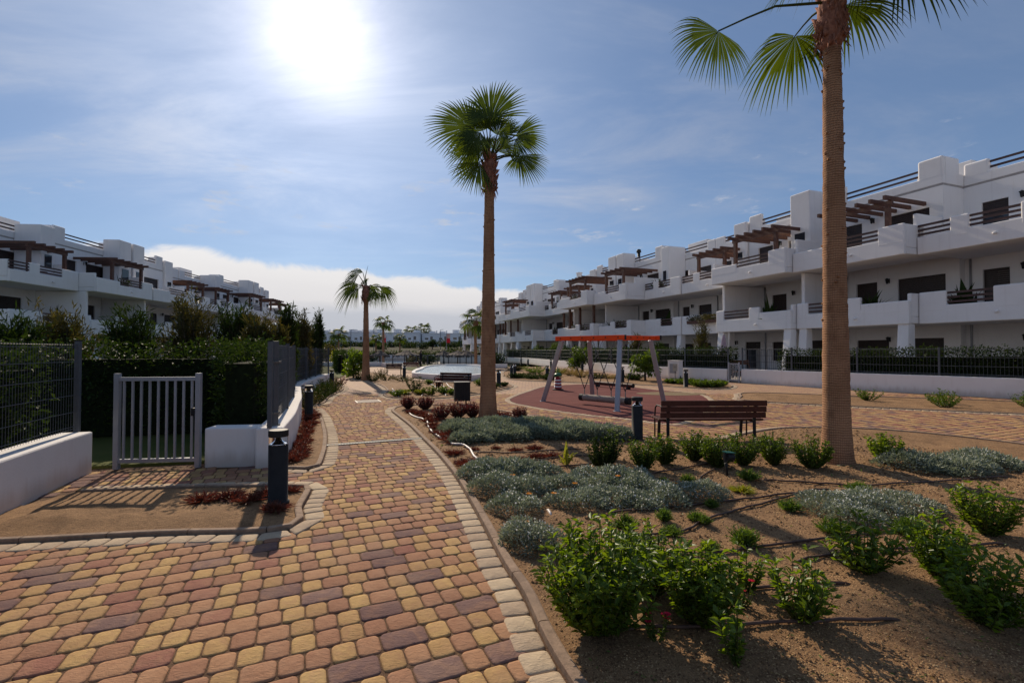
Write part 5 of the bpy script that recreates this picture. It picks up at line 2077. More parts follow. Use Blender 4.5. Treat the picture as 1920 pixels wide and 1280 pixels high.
# magenta flowers at the back of the bed
for i, (u, v, lab) in enumerate([(1100, 803, 'green plant left of the magenta flowers'), (1125, 806, 'magenta flowering plant behind the silver cushions'), (1150, 809, 'dark magenta flowering plant next to the paving')]):
    x, y = G(u, v)
    shrub(lab, x, y, 0.2, 0.16, L['mid'] if i == 0 else L['pinkflower'], 400 + i, 24, 20, 0.035, 0.4, 'flowering_plant', 'plant', None)

# plants in the bed before the basin
BD = [(777, 738, 0.42, 0.62, 'dark upright bush in the middle of the bed before the basin', 'dark'), (745, 744, 0.3, 0.22, 'low green plant at the left kerb before the basin', 'mid'),
      (808, 742, 0.34, 0.36, 'green plant beside the white drip lines before the basin', 'mid'), (832, 740, 0.28, 0.26, 'small green plant left of the bin before the basin', 'mid'),
      (760, 741, 0.26, 0.16, 'tiny green plant left of the dark upright bush', 'yellow'), (848, 741, 0.22, 0.2, 'small green plant touching the bin before the basin', 'mid'),
      (787, 741, 0.24, 0.14, 'yellowish low plant right of the dark upright bush', 'yellow'), (822, 728, 0.22, 0.5, 'thin reddish plant behind the white drip lines', 'red'),
      (805, 722, 0.26, 0.2, 'low plant at the back of the bed before the basin', 'mid'), (700, 716, 0.4, 0.4, 'dark plant at the foot of the path palm', 'dark'),
      (672, 712, 0.4, 0.5, 'dark plant left of the path palm trunk', 'dark'), (725, 714, 0.7, 0.32, 'dry low plants right of the path palm', 'olive'),
      (755, 716, 0.7, 0.28, 'dry low plants in front of the far bollard', 'olive'), (715, 708, 0.6, 0.5, 'brownish shrub below the far bench', 'olive'),
      (898, 724, 0.3, 0.3, 'green plant under the slatted bench behind the palm', 'mid'), (925, 729, 0.3, 0.22, 'small plant left of the bollard beyond the palm', 'dark'), (945, 725, 0.25, 0.18, 'low plant right of the bollard beyond the palm', 'dark')]
for i, (u, v, r, h, lab, mt) in enumerate(BD):
    x, y = G(u, v)
    shrub(lab, x, y, r, h, L[mt], 420 + i, 26, 20, 0.07, 0.45, 'bed_plant', 'plant', 'plants before the basin')
# long bed behind the playground
BE = [(970, 709, 1.1, 0.28, 'dark', 'spreading dark green plant at the left tip of the bed behind the playground'), (1000, 711, 1.2, 0.3, 'dark', 'spreading dark green plant left of the striped spring toy'),
      (1032, 713, 0.9, 0.3, 'dark', 'spreading dark green plant touching the spring toy'), (1005, 700, 1.6, 0.5, 'mid', 'wide green plant behind the left bollards'),
      (965, 696, 1.2, 0.4, 'olive', 'olive plant behind the bollard pair'), (1045, 702, 1.1, 0.35, 'mid', 'green plant right of the left swing leg'),
      (1070, 705, 1.0, 0.55, 'dry', 'straw-coloured grassy plant behind the swing'), (1090, 708, 0.9, 0.45, 'dry', 'straw-coloured grassy plant left of the back swing leg'),
      (1120, 710, 0.9, 0.25, 'olive', 'low olive plant behind the rope seat'), (1150, 711, 0.9, 0.2, 'dry', 'low dry plant right of the back swing leg'),
      (1287, 721, 0.9, 0.24, 'mid', 'low green plant left of the bollard in front of the sign'), (1315, 726, 0.7, 0.28, 'mid', 'low green plant right of the bollard in front of the sign'),
      (1335, 727, 0.7, 0.28, 'mid', 'low green plant near the right tip of the bed'), (1350, 725, 0.5, 0.22, 'mid', 'low green plant at the right tip of the bed'),
      (1262, 720, 0.6, 0.2, 'mid', 'low green plant under the small sign'), (1188, 713, 1.0, 0.35, 'dark', 'dark plant at the foot of the wall, left of the leafy tree')]
for i, (u, v, r, h, mt, lab) in enumerate(BE):
    x, y = G(u, v)
    shrub(lab, x, y, r * 0.75, h, L[mt], 450 + i, 46, 24, 0.11, 0.35 if mt != 'dry' else 0.12, 'bed_plant', 'plant', 'plants behind the playground')
for i, (x, y) in enumerate([(10.8, 14.6), (12.3, 13.8), (13.9, 13.0), (11.7, 13.0), (15.2, 12.4)]):
    shrub(['leftmost low shrub in the far right bed', 'second low shrub from the left in the far right bed', 'low shrub fourth from the left in the far right bed', 'front low shrub in the far right bed', 'rightmost low shrub in the far right bed'][i], x, y, 0.45, 0.4, L['mid'], 470 + i, 30, 22, 0.06, 0.45, 'low_shrub', 'shrub', 'shrubs in the far right bed')


def small_tree(label, x, y, h, r, mat, seed, trunk=0.05, n=2600, leaf=0.11, zc=0.6, name='small_tree', wid=0.5, z=0.0, clumps=16, group=None, flat=0.8, cat='tree'):
    rs = np.random.RandomState(seed)
    t = thing(name, label, cat, (x, y, z), 0, group)
    m = MB()
    cc = []
    for i in range(clumps):
        d = rs.normal(0, 1, 3)
        d /= np.linalg.norm(d)
        q = rs.uniform(0.35, 0.85)
        cc.append(np.array([d[0] * r * q, d[1] * r * q, h * zc + d[2] * (h * (1 - zc)) * q * flat]))
    m.tube([(0, 0, -0.05), (rs.normal(0, .03), rs.normal(0, .03), h * zc * 0.5), (0, 0, h * zc)], [trunk * 1.25, trunk, trunk * 0.7], 8)
    for c in cc:
        s = np.array([0, 0, h * zc * rs.uniform(0.45, 0.95)])
        m.tube([s, (s + c) / 2 + rs.normal(0, 0.04, 3), c], [trunk * 0.45, trunk * 0.3, trunk * 0.1], 5, cap=False)
    m.build('trunk', M['bark'], t, smooth=True)
    i = rs.randint(0, clumps, n)
    C_ = np.array(cc)[i]
    d = rs.normal(0, 1, (n, 3))
    d /= np.linalg.norm(d, axis=1, keepdims=True)
    rad = r * 0.42 * rs.uniform(0.3, 1.1, n)[:, None] ** 0.6
    P = C_ + d * rad * np.array([1, 1, 0.8])
    D = d + rs.normal(0, 0.5, (n, 3)) + np.array([0, 0, -0.25])
    ln = leaf * rs.uniform(0.6, 1.2, n)
    V, F = leaf_cloud(P, D, ln, ln * wid, rs)
    V[:, 2] = np.maximum(V[:, 2], 0.02)
    o = fast('crown', V, F, mat, t)
    return t


x, y = G(1210, 714)
small_tree('leafy young tree beside the right swing leg', x, y, 1.7, 0.78, L['mid'], 507, 0.05, 1500, 0.17, 0.56, wid=0.5, clumps=9, flat=1.15)
x, y = G(1082, 697)
small_tree('leafy young tree behind the left side of the swing', x, y, 1.7, 0.9, L['mid'], 512, 0.05, 1500, 0.19, 0.6, wid=0.5, clumps=8, flat=1.1)
x, y = G(663, 709)
small_tree('leafy green tree left of the path palm', x, y, 1.75, 0.62, L['bright'], 503, 0.05, 2600, 0.14, 0.5, wid=0.5, flat=1.0)
x, y = G(632, 690)
small_tree('small yellow green shrub at the end of the far left fence', x, y, 1.6, 0.7, L['yellow'], 504, 0.05, 900, 0.16, 0.6)
x, y = G(645, 695)
small_tree('grey green shrub beside the far path', x, y, 0.9, 0.8, L['dark'], 505, 0.05, 900, 0.14, 0.5)


def feather_tree(label, x, y, h, r, mat, seed, stems=40, per=46, leaf=0.13, wid=0.16, group=None, name='feathery_tree', cat='tree', trunk=0.06):
    """tall, narrow, wispy tree: upright branches with thin leaves"""
    rs = np.random.RandomState(seed)
    t = thing(name, label, cat, (x, y, 0), 0, group)
    m = MB()
    m.tube([(0, 0, -0.05), (0.03, 0, h * 0.35), (0, 0.03, h * 0.7)], [trunk, trunk * 0.7, trunk * 0.3], 7)
    P, D = [], []
    for i in range(stems):
        a = rs.uniform(0, 6.28)
        z0 = h * rs.uniform(0.05, 0.6)
        top = min(h * rs.uniform(0.8, 1.05), z0 + h * rs.uniform(0.3, 0.6))
        rr = r * rs.uniform(0.3, 1.0) * (1.15 - 0.7 * (top / h))
        tip = np.array([rr * math.cos(a), rr * math.sin(a), top])
        b = np.array([0, 0, z0])
        m.tube([b, (b + tip) / 2 + np.array([rr * 0.25 * math.cos(a), rr * 0.25 * math.sin(a), 0]), tip], [0.014, 0.009, 0.003], 4, cap=False)
        q = rs.uniform(0.1, 1.02, per)[:, None]
        pos = b + (tip - b) * q + np.array([math.cos(a), math.sin(a), 0]) * (q * (1 - q)) * rr * 0.5
        P.append(pos + rs.normal(0, 0.05, (per, 3)))
        D.append(np.tile((tip - b) / np.linalg.norm(tip - b), (per, 1)) * 0.9 + rs.normal(0, 0.55, (per, 3)))
    m.build('trunk', M['bark'], t)
    P, D = np.vstack(P), np.vstack(D)
    ln = leaf * rs.uniform(0.6, 1.5, len(P))
    V, F = leaf_cloud(P, D, ln, ln * wid, rs)
    V[:, 2] = np.maximum(V[:, 2], 0.02)
    fast('crown', V, F, mat, t)
    return t


FT = [(516, 11.6, 600, 0.5, 'olive', 'tall wispy tree right behind the near fence, leftmost in the group'), (540, 13.5, 572, 0.42, 'dark', 'tall wispy tree behind the fence reaching highest'),
      (566, 17.5, 586, 0.52, 'olive', 'brownish wispy tree behind the middle of the curved fence'), (597, 21.0, 588, 0.32, 'dark', 'slim dark cypress-like tree at the end of the fence'),
      (584, 20.0, 612, 0.45, 'dark', 'low dark tree between the brownish and the slim tree'), (485, 10.8, 600, 0.6, 'olive', 'wispy tree at the left, behind the short wall'),
      (440, 12.5, 570, 0.9, 'dark', 'wispy tree further left behind the bar gate'), (360, 12.0, 560, 1.0, 'olive', 'broad wispy tree at the far left garden'),
      (250, 11.5, 585, 1.0, 'dark', 'dark wispy tree in the far left garden'), (120, 11.0, 575, 1.0, 'olive', 'wispy tree at the left margin'), (20, 9.5, 590, 0.9, 'dark', 'dark wispy tree at the very left edge')]
for i, (u, Y, vt, r, mt, lab) in enumerate(FT):
    x, _, h = GY(u, vt, Y)
    feather_tree(lab, x, Y, h, r, L[mt], 520 + i, 84, 62, 0.14, 0.17, 'wispy trees behind the left fence')


def hedge(label, line, w, h, mat, seed, dens=420, leaf=0.09, group=None, name='hedge', wid=0.45):
    """clipped hedge along a line: leaves round an added solid dark core, with twigs"""
    rs = np.random.RandomState(seed)
    P_ = np.asarray(line, float)
    seg = np.linalg.norm(np.diff(P_, axis=0), axis=1)
    cum = np.concatenate([[0], np.cumsum(seg)])
    tot = cum[-1]
    t = thing(name, label, 'hedge', (P_[0][0], P_[0][1], 0), 0, group)
    n = int(dens * tot * h)
    s = rs.uniform(0, tot, n)
    X, Y = np.interp(s, cum, P_[:, 0]), np.interp(s, cum, P_[:, 1])
    i = np.clip(np.searchsorted(cum, s) - 1, 0, len(seg) - 1)
    d = (P_[i + 1] - P_[i]) / seg[i][:, None]
    nr = np.stack([-d[:, 1], d[:, 0]], 1)
    off = rs.uniform(-1, 1, n)
    off = np.sign(off) * np.abs(off) ** 0.5 * w / 2
    zz = h * rs.uniform(0.02, 1, n) ** 0.8 * (1 + 0.06 * wob(X, Y, 2.0, seed)) + rs.exponential(0.03, n)
    P = np.stack([X + nr[:, 0] * off, Y + nr[:, 1] * off, zz], 1) - np.array([P_[0][0], P_[0][1], 0])
    D = rs.normal(0, 0.7, (n, 3)) + np.stack([nr[:, 0] * np.sign(off), nr[:, 1] * np.sign(off), np.full(n, 0.5)], 1)
    ln = leaf * rs.uniform(0.6, 1.3, n)
    V, F = leaf_cloud(P, D, ln, ln * wid, rs)
    o = fast('foliage', V, F, mat, t)
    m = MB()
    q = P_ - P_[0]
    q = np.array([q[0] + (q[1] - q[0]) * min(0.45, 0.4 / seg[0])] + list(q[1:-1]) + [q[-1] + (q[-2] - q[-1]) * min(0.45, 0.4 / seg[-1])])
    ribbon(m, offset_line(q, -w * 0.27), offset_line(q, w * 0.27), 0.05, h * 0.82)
    m.build('dark_core', M['hedgecore'], t)  # solid core added to fill gaps; inner shade is in its dark colour
    m = MB()
    k = max(2, int(tot / 0.5))
    for j in range(k):
        s_ = tot * (j + 0.5) / k
        x, y = np.interp(s_, cum, P_[:, 0]) - P_[0][0], np.interp(s_, cum, P_[:, 1]) - P_[0][1]
        m.tube([(x, y, -0.02), (x + rs.normal(0, .05), y + rs.normal(0, .05), h * 0.8)], [0.03, 0.01], 5)
    so = m.build('twigs', M['bark'], t)
    so['kind'] = 'stuff'
    return t


HL = offset_line(LWm, 0.55)
nh = len(HL)
hedge('dark hedge behind the nearer half of the curved fence', HL[3: nh // 2 + 1], 0.7, 1.65, L['dark'], 601, 1100, 0.08, 'hedges behind the left fence')
hedge('dark hedge behind the farther half of the curved fence', HL[nh // 2:], 0.7, 1.6, L['olive'], 602, 1100, 0.08, 'hedges behind the left fence')
hedge('dark hedge behind the near left fence', offset_line(LNm, 0.6)[4:], 0.7, 1.6, L['dark'], 603, 900, 0.08, 'hedges behind the left fence')
HR = offset_line(LRm, -0.55)
nh = len(HR)
for i, (a, b, lab, mt) in enumerate([(0, 8, 'dark clipped hedge behind the fence right of the sign', 'dark'), (8, 17, 'dark clipped hedge behind the fence right of the swing', 'dark'),
                                     (17, 32, 'dark clipped hedge behind the swing frame', 'dark'), (32, nh, 'dark clipped hedge at the far end of the garden wall', 'dark')]):
    seg_ = HR[a:min(b + 1, nh)]
    if len(seg_) > 1:
        hedge(lab, seg_, 0.6, 1.66, L[mt], 610 + i, 800, 0.11, 'hedges behind the garden wall')
HR2 = offset_line(LR2m, 0.6)
hedge('dark clipped hedge right of the pale bar gate', HR2[2:], 0.6, 1.6, L['dark'], 620, 800, 0.11, 'hedges behind the garden wall')
# taller garden plants standing over the hedges
for i, (u, Y, vt, r, mt, lab) in enumerate([(1318, 27.0, 600, 0.75, 'olive', 'tall reed-like plant below the balcony right of the sign'), (1190, 31.5, 628, 0.9, 'olive', 'tall grassy plant right of the front swing leg'),
                                            (1235, 30.0, 640, 0.4, 'dark', 'small dark conifer left of the sign garden'), (1105, 40.5, 640, 0.8, 'dark', 'leafy plant over the hedge behind the swing ropes'),
                                            (1040, 50.0, 641, 1.0, 'mid', 'leafy plant over the hedge left of the swing'), (1062, 47.0, 646, 0.7, 'dark', 'dark plant over the hedge behind the left swing leg'),
                                            (1010, 56.0, 645, 1.0, 'mid', 'bright plant over the far hedge')]):
    x, _, h = GY(u, vt, Y)
    feather_tree(lab, x, Y, h, r, L[mt], 640 + i, 34, 40, 0.2, 0.14, 'garden plants over the hedges', 'garden_plant', 'plant', 0.03)


# ------------------------------------------------------------------ hoses
def hose(label, px, r, mat, z=None, name='hose', seed=0, jit=0.0):
    rs = random.Random(seed)
    pts = [G(u, v) for u, v in px]
    S = spline(pts, 0.08)
    P = []
    for i, (x, y) in enumerate(S):
        zz = max(ground_z(x + a_, y + b_) for a_, b_ in ((0, 0), (0.04, 0), (-0.04, 0), (0, 0.04))) + r * 0.9 + 0.004
        if i < 2 or i > len(S) - 3:
            zz -= r * (3.2 if i in (0, len(S) - 1) else 1.2)
        P.append((x + rs.gauss(0, jit), y + rs.gauss(0, jit), zz))
    o = MB()
    c = P[0]
    o.tube([(p[0] - c[0], p[1] - c[1], p[2]) for p in P], r, 8)
    h = o.build(name, mat, smooth=True)
    h.location = (c[0], c[1], 0)
    return tag(h, label, 'hose')


hose('white hose snaking from the tip of the bed to the silver cushions', [(765, 774), (772, 781), (790, 788), (800, 793), (803, 803), (810, 813), (822, 823), (832, 828)], 0.017, M['hose'])
hose('white hose end running in front of the middle silver cushions', [(840, 832), (850, 839), (868, 841), (880, 848), (886, 858), (893, 866), (902, 874)], 0.017, M['hose'])
hose('short white hose under the dark red shrubs', [(799, 777), (806, 781), (813, 784), (830, 786)], 0.015, M['hose'])
hose('short white hose between the silver cushions and the leafy shrub', [(1024, 956), (1030, 964), (1034, 972)], 0.014, M['hose'])
hose('white hose end behind the tall palm', [(930, 776), (950, 778), (965, 783), (990, 790)], 0.012, M['hose'])
DR = [([(1125, 1012), (1180, 1013), (1240, 1008), (1285, 1000), (1320, 985), (1360, 973), (1410, 955), (1480, 935), (1560, 920)], 'brown drip hose curving past the tufts'),
      ([(1130, 966), (1180, 965), (1240, 960), (1290, 955), (1340, 948), (1410, 938), (1500, 928)], 'brown drip hose along the front of the silver cushions'),
      ([(1175, 1062), (1250, 1055), (1320, 1048), (1380, 1042), (1410, 1037), (1500, 1026), (1650, 1010)], 'brown drip hose behind the foreground shrubs'),
      ([(1150, 1192), (1240, 1192), (1330, 1190), (1410, 1189), (1520, 1186), (1700, 1176)], 'brown drip hose at the very front of the bed'),
      ([(1308, 903), (1325, 894), (1345, 884), (1353, 884)], 'short brown drip hose running to the spotlight'),
      ([(1215, 893), (1260, 886), (1310, 878), (1345, 874), (1410, 866)], 'brown drip hose under the shrub row'),
      ([(880, 853), (930, 854), (990, 853), (1050, 849), (1100, 846)], 'thin drip hose behind the middle cushions'),
      ([(960, 868), (1010, 868), (1060, 863), (1110, 860)], 'thin drip hose just above the middle cushions'),
      ([(1010, 880), (1060, 878), (1110, 875), (1160, 870)], 'thin drip hose left of the round green shrub'),
      ([(1370, 1125), (1410, 1120), (1500, 1112), (1600, 1100)], 'drip hose at the right edge by the red flowers')]
for i, (p, lab) in enumerate(DR):
    hose(lab, p, 0.010, M['drip'], name='drip_hose', seed=i, jit=0.002)
for i, (p, lab) in enumerate([([(805, 722), (814, 726), (822, 733), (827, 737)], 'white drip line left of the others before the basin'), ([(822, 722), (829, 725), (836, 731), (833, 737), (836, 743)], 'middle white drip line before the basin'),
                              ([(836, 720), (842, 726), (850, 731), (845, 738)], 'right white drip line before the basin'), ([(735, 730), (739, 735), (742, 741), (748, 745)], 'white drip line at the left kerb before the basin'),
                              ([(790, 736), (793, 741), (790, 745)], 'short white drip line right of the dark bush')]):
    hose(lab, p, 0.016, M['hose'], name='drip_line', seed=40 + i)


# more planting at the right-hand end of the bed
cover('silvery cushion plants far right in the sandy bed', mound_px([(1560, 960, 60, 0.35, 0.17), (1630, 965, 60, 0.35, 0.18), (1700, 960, 55, 0.3, 0.16), (1600, 985, 55, 0.25, 0.15)]), L['silver'], 5, 9000, 0.045, 0.24, None, 0, 250)
cover('silvery cushion plants at the far right near the bed edge', mound_px([(1720, 880, 60, 0.4, 0.18), (1790, 885, 60, 0.4, 0.18), (1850, 875, 60, 0.4, 0.18)]), L['silver'], 6, 7000, 0.05, 0.24, None, 0, 200)
for i, (u, v, r, h, lab) in enumerate([(1760, 1090, 0.24, 0.42, 'leafy shrub at the right margin, nearer one'), (1850, 1010, 0.26, 0.42, 'leafy shrub at the right margin, farther one'), (1660, 870, 0.26, 0.42, 'leafy shrub right of the corner palm foot'),
                                       (1850, 1180, 0.26, 0.45, 'leafy shrub at the bottom right corner of the picture')]):
    x, y = G(u, v)
    shrub(lab, x, y, r, h, L['bright'], 840 + i, 60, 26, 0.05, 0.42, 'leafy_shrub', 'shrub', 'leafy shrubs in the foreground', droop=0.1)
hose('brown drip hose at the far right behind the cushions', [(1420, 905), (1520, 912), (1640, 915), (1780, 905), (1900, 900)], 0.010, M['drip'], name='drip_hose', seed=61, jit=0.002)
hose('brown drip hose at the far right in front of the cushions', [(1480, 1060), (1600, 1050), (1760, 1040), (1900, 1030)], 0.010, M['drip'], name='drip_hose', seed=62, jit=0.002)
# low weeds and dry litter between the plants
def weeds(label, n, seed, mat, ln):
    rs = np.random.RandomState(seed)
    poly = OUT['M'][1]
    Y = 2.2 + 8.5 * rs.uniform(0, 1, n) ** 1.5
    X = rs.uniform(-0.3, 1.05, n) * Y
    sd = sdist(poly[::4], X, Y)
    k = (sd < -0.05) & (X < 6.5) & (wob(X, Y, 1.6, seed) > -0.15)
    X, Y, sd = X[k], Y[k], sd[k]
    P = np.stack([X, Y, soil_z(1)(X, Y, sd) + 0.004], 1)
    D = rs.normal(0, 1, (len(X), 3)) * np.array([1, 1, 0.15]) + np.array([0, 0, 0.25 if 'weed' in label else 0.02])
    l_ = ln * rs.uniform(0.5, 1.4, len(X)) * np.clip(Y / 4, 0.8, 1.6)
    V, F = leaf_cloud(P, D, l_, l_ * 0.3, rs)
    tag(fast('leaf_litter' if 'litter' in label else 'weeds', V, F, mat), label, 'litter' if 'litter' in label else 'weeds', kind='stuff')


weeds('dry leaf litter strewn over the sand', 2600, 31, L['dry'], 0.022)
weeds('tiny green weeds sprouting in the sand', 1500, 32, L['tuft'], 0.028)
# gardens behind the gate on the left
hedge('dark hedge behind the left bar gate', [(-4.7, 9.4), (-7.5, 8.6), (-12.5, 7.2)], 0.9, 1.7, L['dark'], 604, 800, 0.09, 'hedges behind the left fence')


# ------------------------------------------------------------------ bollard lamps
def lens_mat():
    m, t, p, out = new_mat('clear_lens')
    p.inputs['Base Color'].default_value = (0.95, 0.96, 0.96, 1)
    p.inputs['Roughness'].default_value = 0.05
    p.inputs['Transmission Weight'].default_value = 1.0
    p.inputs['IOR'].default_value = 1.12
    return m


M['lens'] = lens_mat()


def make_bollard(label, loc):
    t = thing('bollard_light', label, 'bollard', loc, 0, 'dark bollard lights')
    b = MB().lathe([(0.108, -0.01), (0.108, 0.012), (0.092, 0.016), (0.092, 0.575), (0.086, 0.585)], 28).build('body', M['black'], t, smooth=False)
    for p in b.data.polygons:
        p.use_smooth = len(p.vertices) == 4
    MB().lathe([(0.084, 0.586), (0.07, 0.594), (0.035, 0.622), (0.014, 0.662)], 24).build('reflector', M['chrome'], t, smooth=True)
    MB().lathe([(0.089, 0.586), (0.089, 0.662)], 28, cap=False).build('lens', M['lens'], t, smooth=True)
    MB().lathe([(0.088, 0.663), (0.094, 0.668), (0.094, 0.722), (0.088, 0.73), (0.001, 0.732)], 28).build('cap', M['black'], t, bevel=0.003, seg=1)
    return t


bol = None
for u, v, lab in [(521, 946, 'nearest dark bollard light, at the left edge of the path'), (579, 783, 'dark bollard light beside the curved white wall'),
                  (622, 726, 'dark bollard light at the end of the curved white wall'), (1195, 829, 'dark bollard light left of the near wooden bench'),
                  (935, 726, 'dark bollard light right of the tall palm trunk'), (758, 709, 'dark bollard light beside the far left bench'),
                  (1286, 726, 'dark bollard light in front of the garden wall sign'), (1167, 717.5, 'dark bollard light right of the front swing leg'),
                  (1175, 700, 'small dark bollard light against the wall behind the swing'), (1026, 712, 'dark bollard light left of the left swing leg'),
                  (959, 709, 'front dark bollard light of the pair right of the tall palm'), (965, 705, 'rear dark bollard light of the pair right of the tall palm'),
                  (1033, 690, 'dark bollard light by the wall behind the left swing leg'), (1092, 698, 'dark bollard light by the wall under the young tree'),
                  (1234, 706.5, 'dark bollard light at the wall behind the right swing leg'), (990, 687, 'far dark bollard light by the garden wall'),
                  (977, 683, 'farthest dark bollard light by the garden wall'), (832, 686, 'dark bollard light on the lawn behind the basin'),
                  (1560, 742, 'dark bollard light in the far right bed')]:
    x, y = G(u, v)
    if bol is None:
        bol = make_bollard(lab, (x, y, ground_z(x, y)))
    else:
        dup(bol, (x, y, ground_z(x, y)), 0, lab)


# ------------------------------------------------------------------ benches
def make_bench(label, loc, rz, ln=1.8, k=1.0):
    """slatted bench; sitter faces local +y, back rest at -y"""
    t = thing('park_bench', label, 'bench', loc, rz, 'wooden slat benches')
    for i in range(4):
        y = -0.02 + i * 0.115
        MB().box(-0.1, ln - 0.1, y, y + 0.10, 0.355, 0.39).build('seat_slat', M['benchwood'], t, bevel=0.006)
    for i in range(3):
        z = 0.415 + i * 0.102
        y = -0.085 - i * 0.022
        MB().beam((-0.1, y, z + 0.045), (ln - 0.1, y, z + 0.045), 0.032, 0.094).build('back_slat', M['benchwood'], t, bevel=0.006)
    for x in (0.04, ln - 0.28):
        m = MB()
        m.beam((x, -0.06, 0.0), (x, -0.055, 0.40), 0.05, 0.018, up=(0, 1, 0))
        m.beam((x, -0.055, 0.40), (x, -0.108 - 0.0, 0.705), 0.05, 0.014, up=(0, 1, 0))
        m.build('rear_support', M['black'], t)
        MB().beam((x, 0.42, 0.0), (x, 0.38, 0.345), 0.05, 0.02, up=(0, 1, 0)).build('leg', M['black'], t)
        MB().box(x - 0.025, x + 0.025, -0.06, 0.42, 0.335, 0.353).build('seat_bracket', M['black'], t)
        MB().box(x - 0.05, x + 0.05, -0.10, -0.02, 0.0, 0.012).build('foot', M['black'], t)
    for x in (-0.03, ln - 0.17):
        m = MB()
        m.tube([(x, -0.10, 0.55), (x, 0.10, 0.595), (x, 0.30, 0.59), (x, 0.38, 0.54), (x, 0.41, 0.40), (x, 0.42, 0.0)], 0.014, 8)
        m.build('armrest', M['black'], t, smooth=True)
    return t


bx_, by_ = G(1250, 829)
b0 = make_bench('near wooden slat bench seen from behind, facing the swing', (bx_ - 0.02, by_ + 0.05, 0), R(1.5))
x, y = G(888, 735)
dup(b0, (x - 0.2, y, 0), R(158), 'wooden slat bench half hidden behind the tall palm trunk', scale=(0.75, 1, 1))
x, y = G(746, 703)
dup(b0, (x + 0.2, y, 0), R(-168), 'wooden slat bench in front of the low white wall, nearer of two', scale=(0.55, 1, 1))
x, y = G(749, 699)
dup(b0, (x, y + 1.5, 0), R(4), 'wooden slat bench near the pool fence, farther of two', scale=(0.62, 1, 1))


# ------------------------------------------------------------------ litter bin
def bin_():
    x, y = G(866, 757)
    t = thing('litter_bin', 'dark slatted litter bin left of the tall palm', 'bin', (x, y, 0), R(12))
    w, d, h0, h1 = 0.215, 0.20, 0.10, 0.63
    MB().box(-w + 0.02, w - 0.02, -d + 0.02, d - 0.02, h0 + 0.02, h1 - 0.06).build('liner', M['black'], t)
    n = 8
    for s in (-1, 1):
        for i in range(n):
            a = -w + 2 * w * (i + 0.5) / n
            MB().box(a - w / n * 0.86, a + w / n * 0.86, s * d - 0.008, s * d + 0.008, h0, h1).build('slat', M['black'], t)
        for i in range(n - 1):
            a = -d + 0.02 + 2 * (d - 0.02) * (i + 0.5) / (n - 1)
            MB().box(s * w - 0.008, s * w + 0.008, a - d / n * 0.86, a + d / n * 0.86, h0, h1).build('slat', M['black'], t)
    MB().box(-w - 0.012, w + 0.012, -d - 0.012, d + 0.012, h1 - 0.03, h1 + 0.015).build('rim', M['black'], t, bevel=0.006)
    for sx in (-1, 1):
        MB().box(sx * 0.12 - 0.02, sx * 0.12 + 0.02, -0.02, 0.02, 0, h0 + 0.02).build('leg', M['black'], t)


bin_()


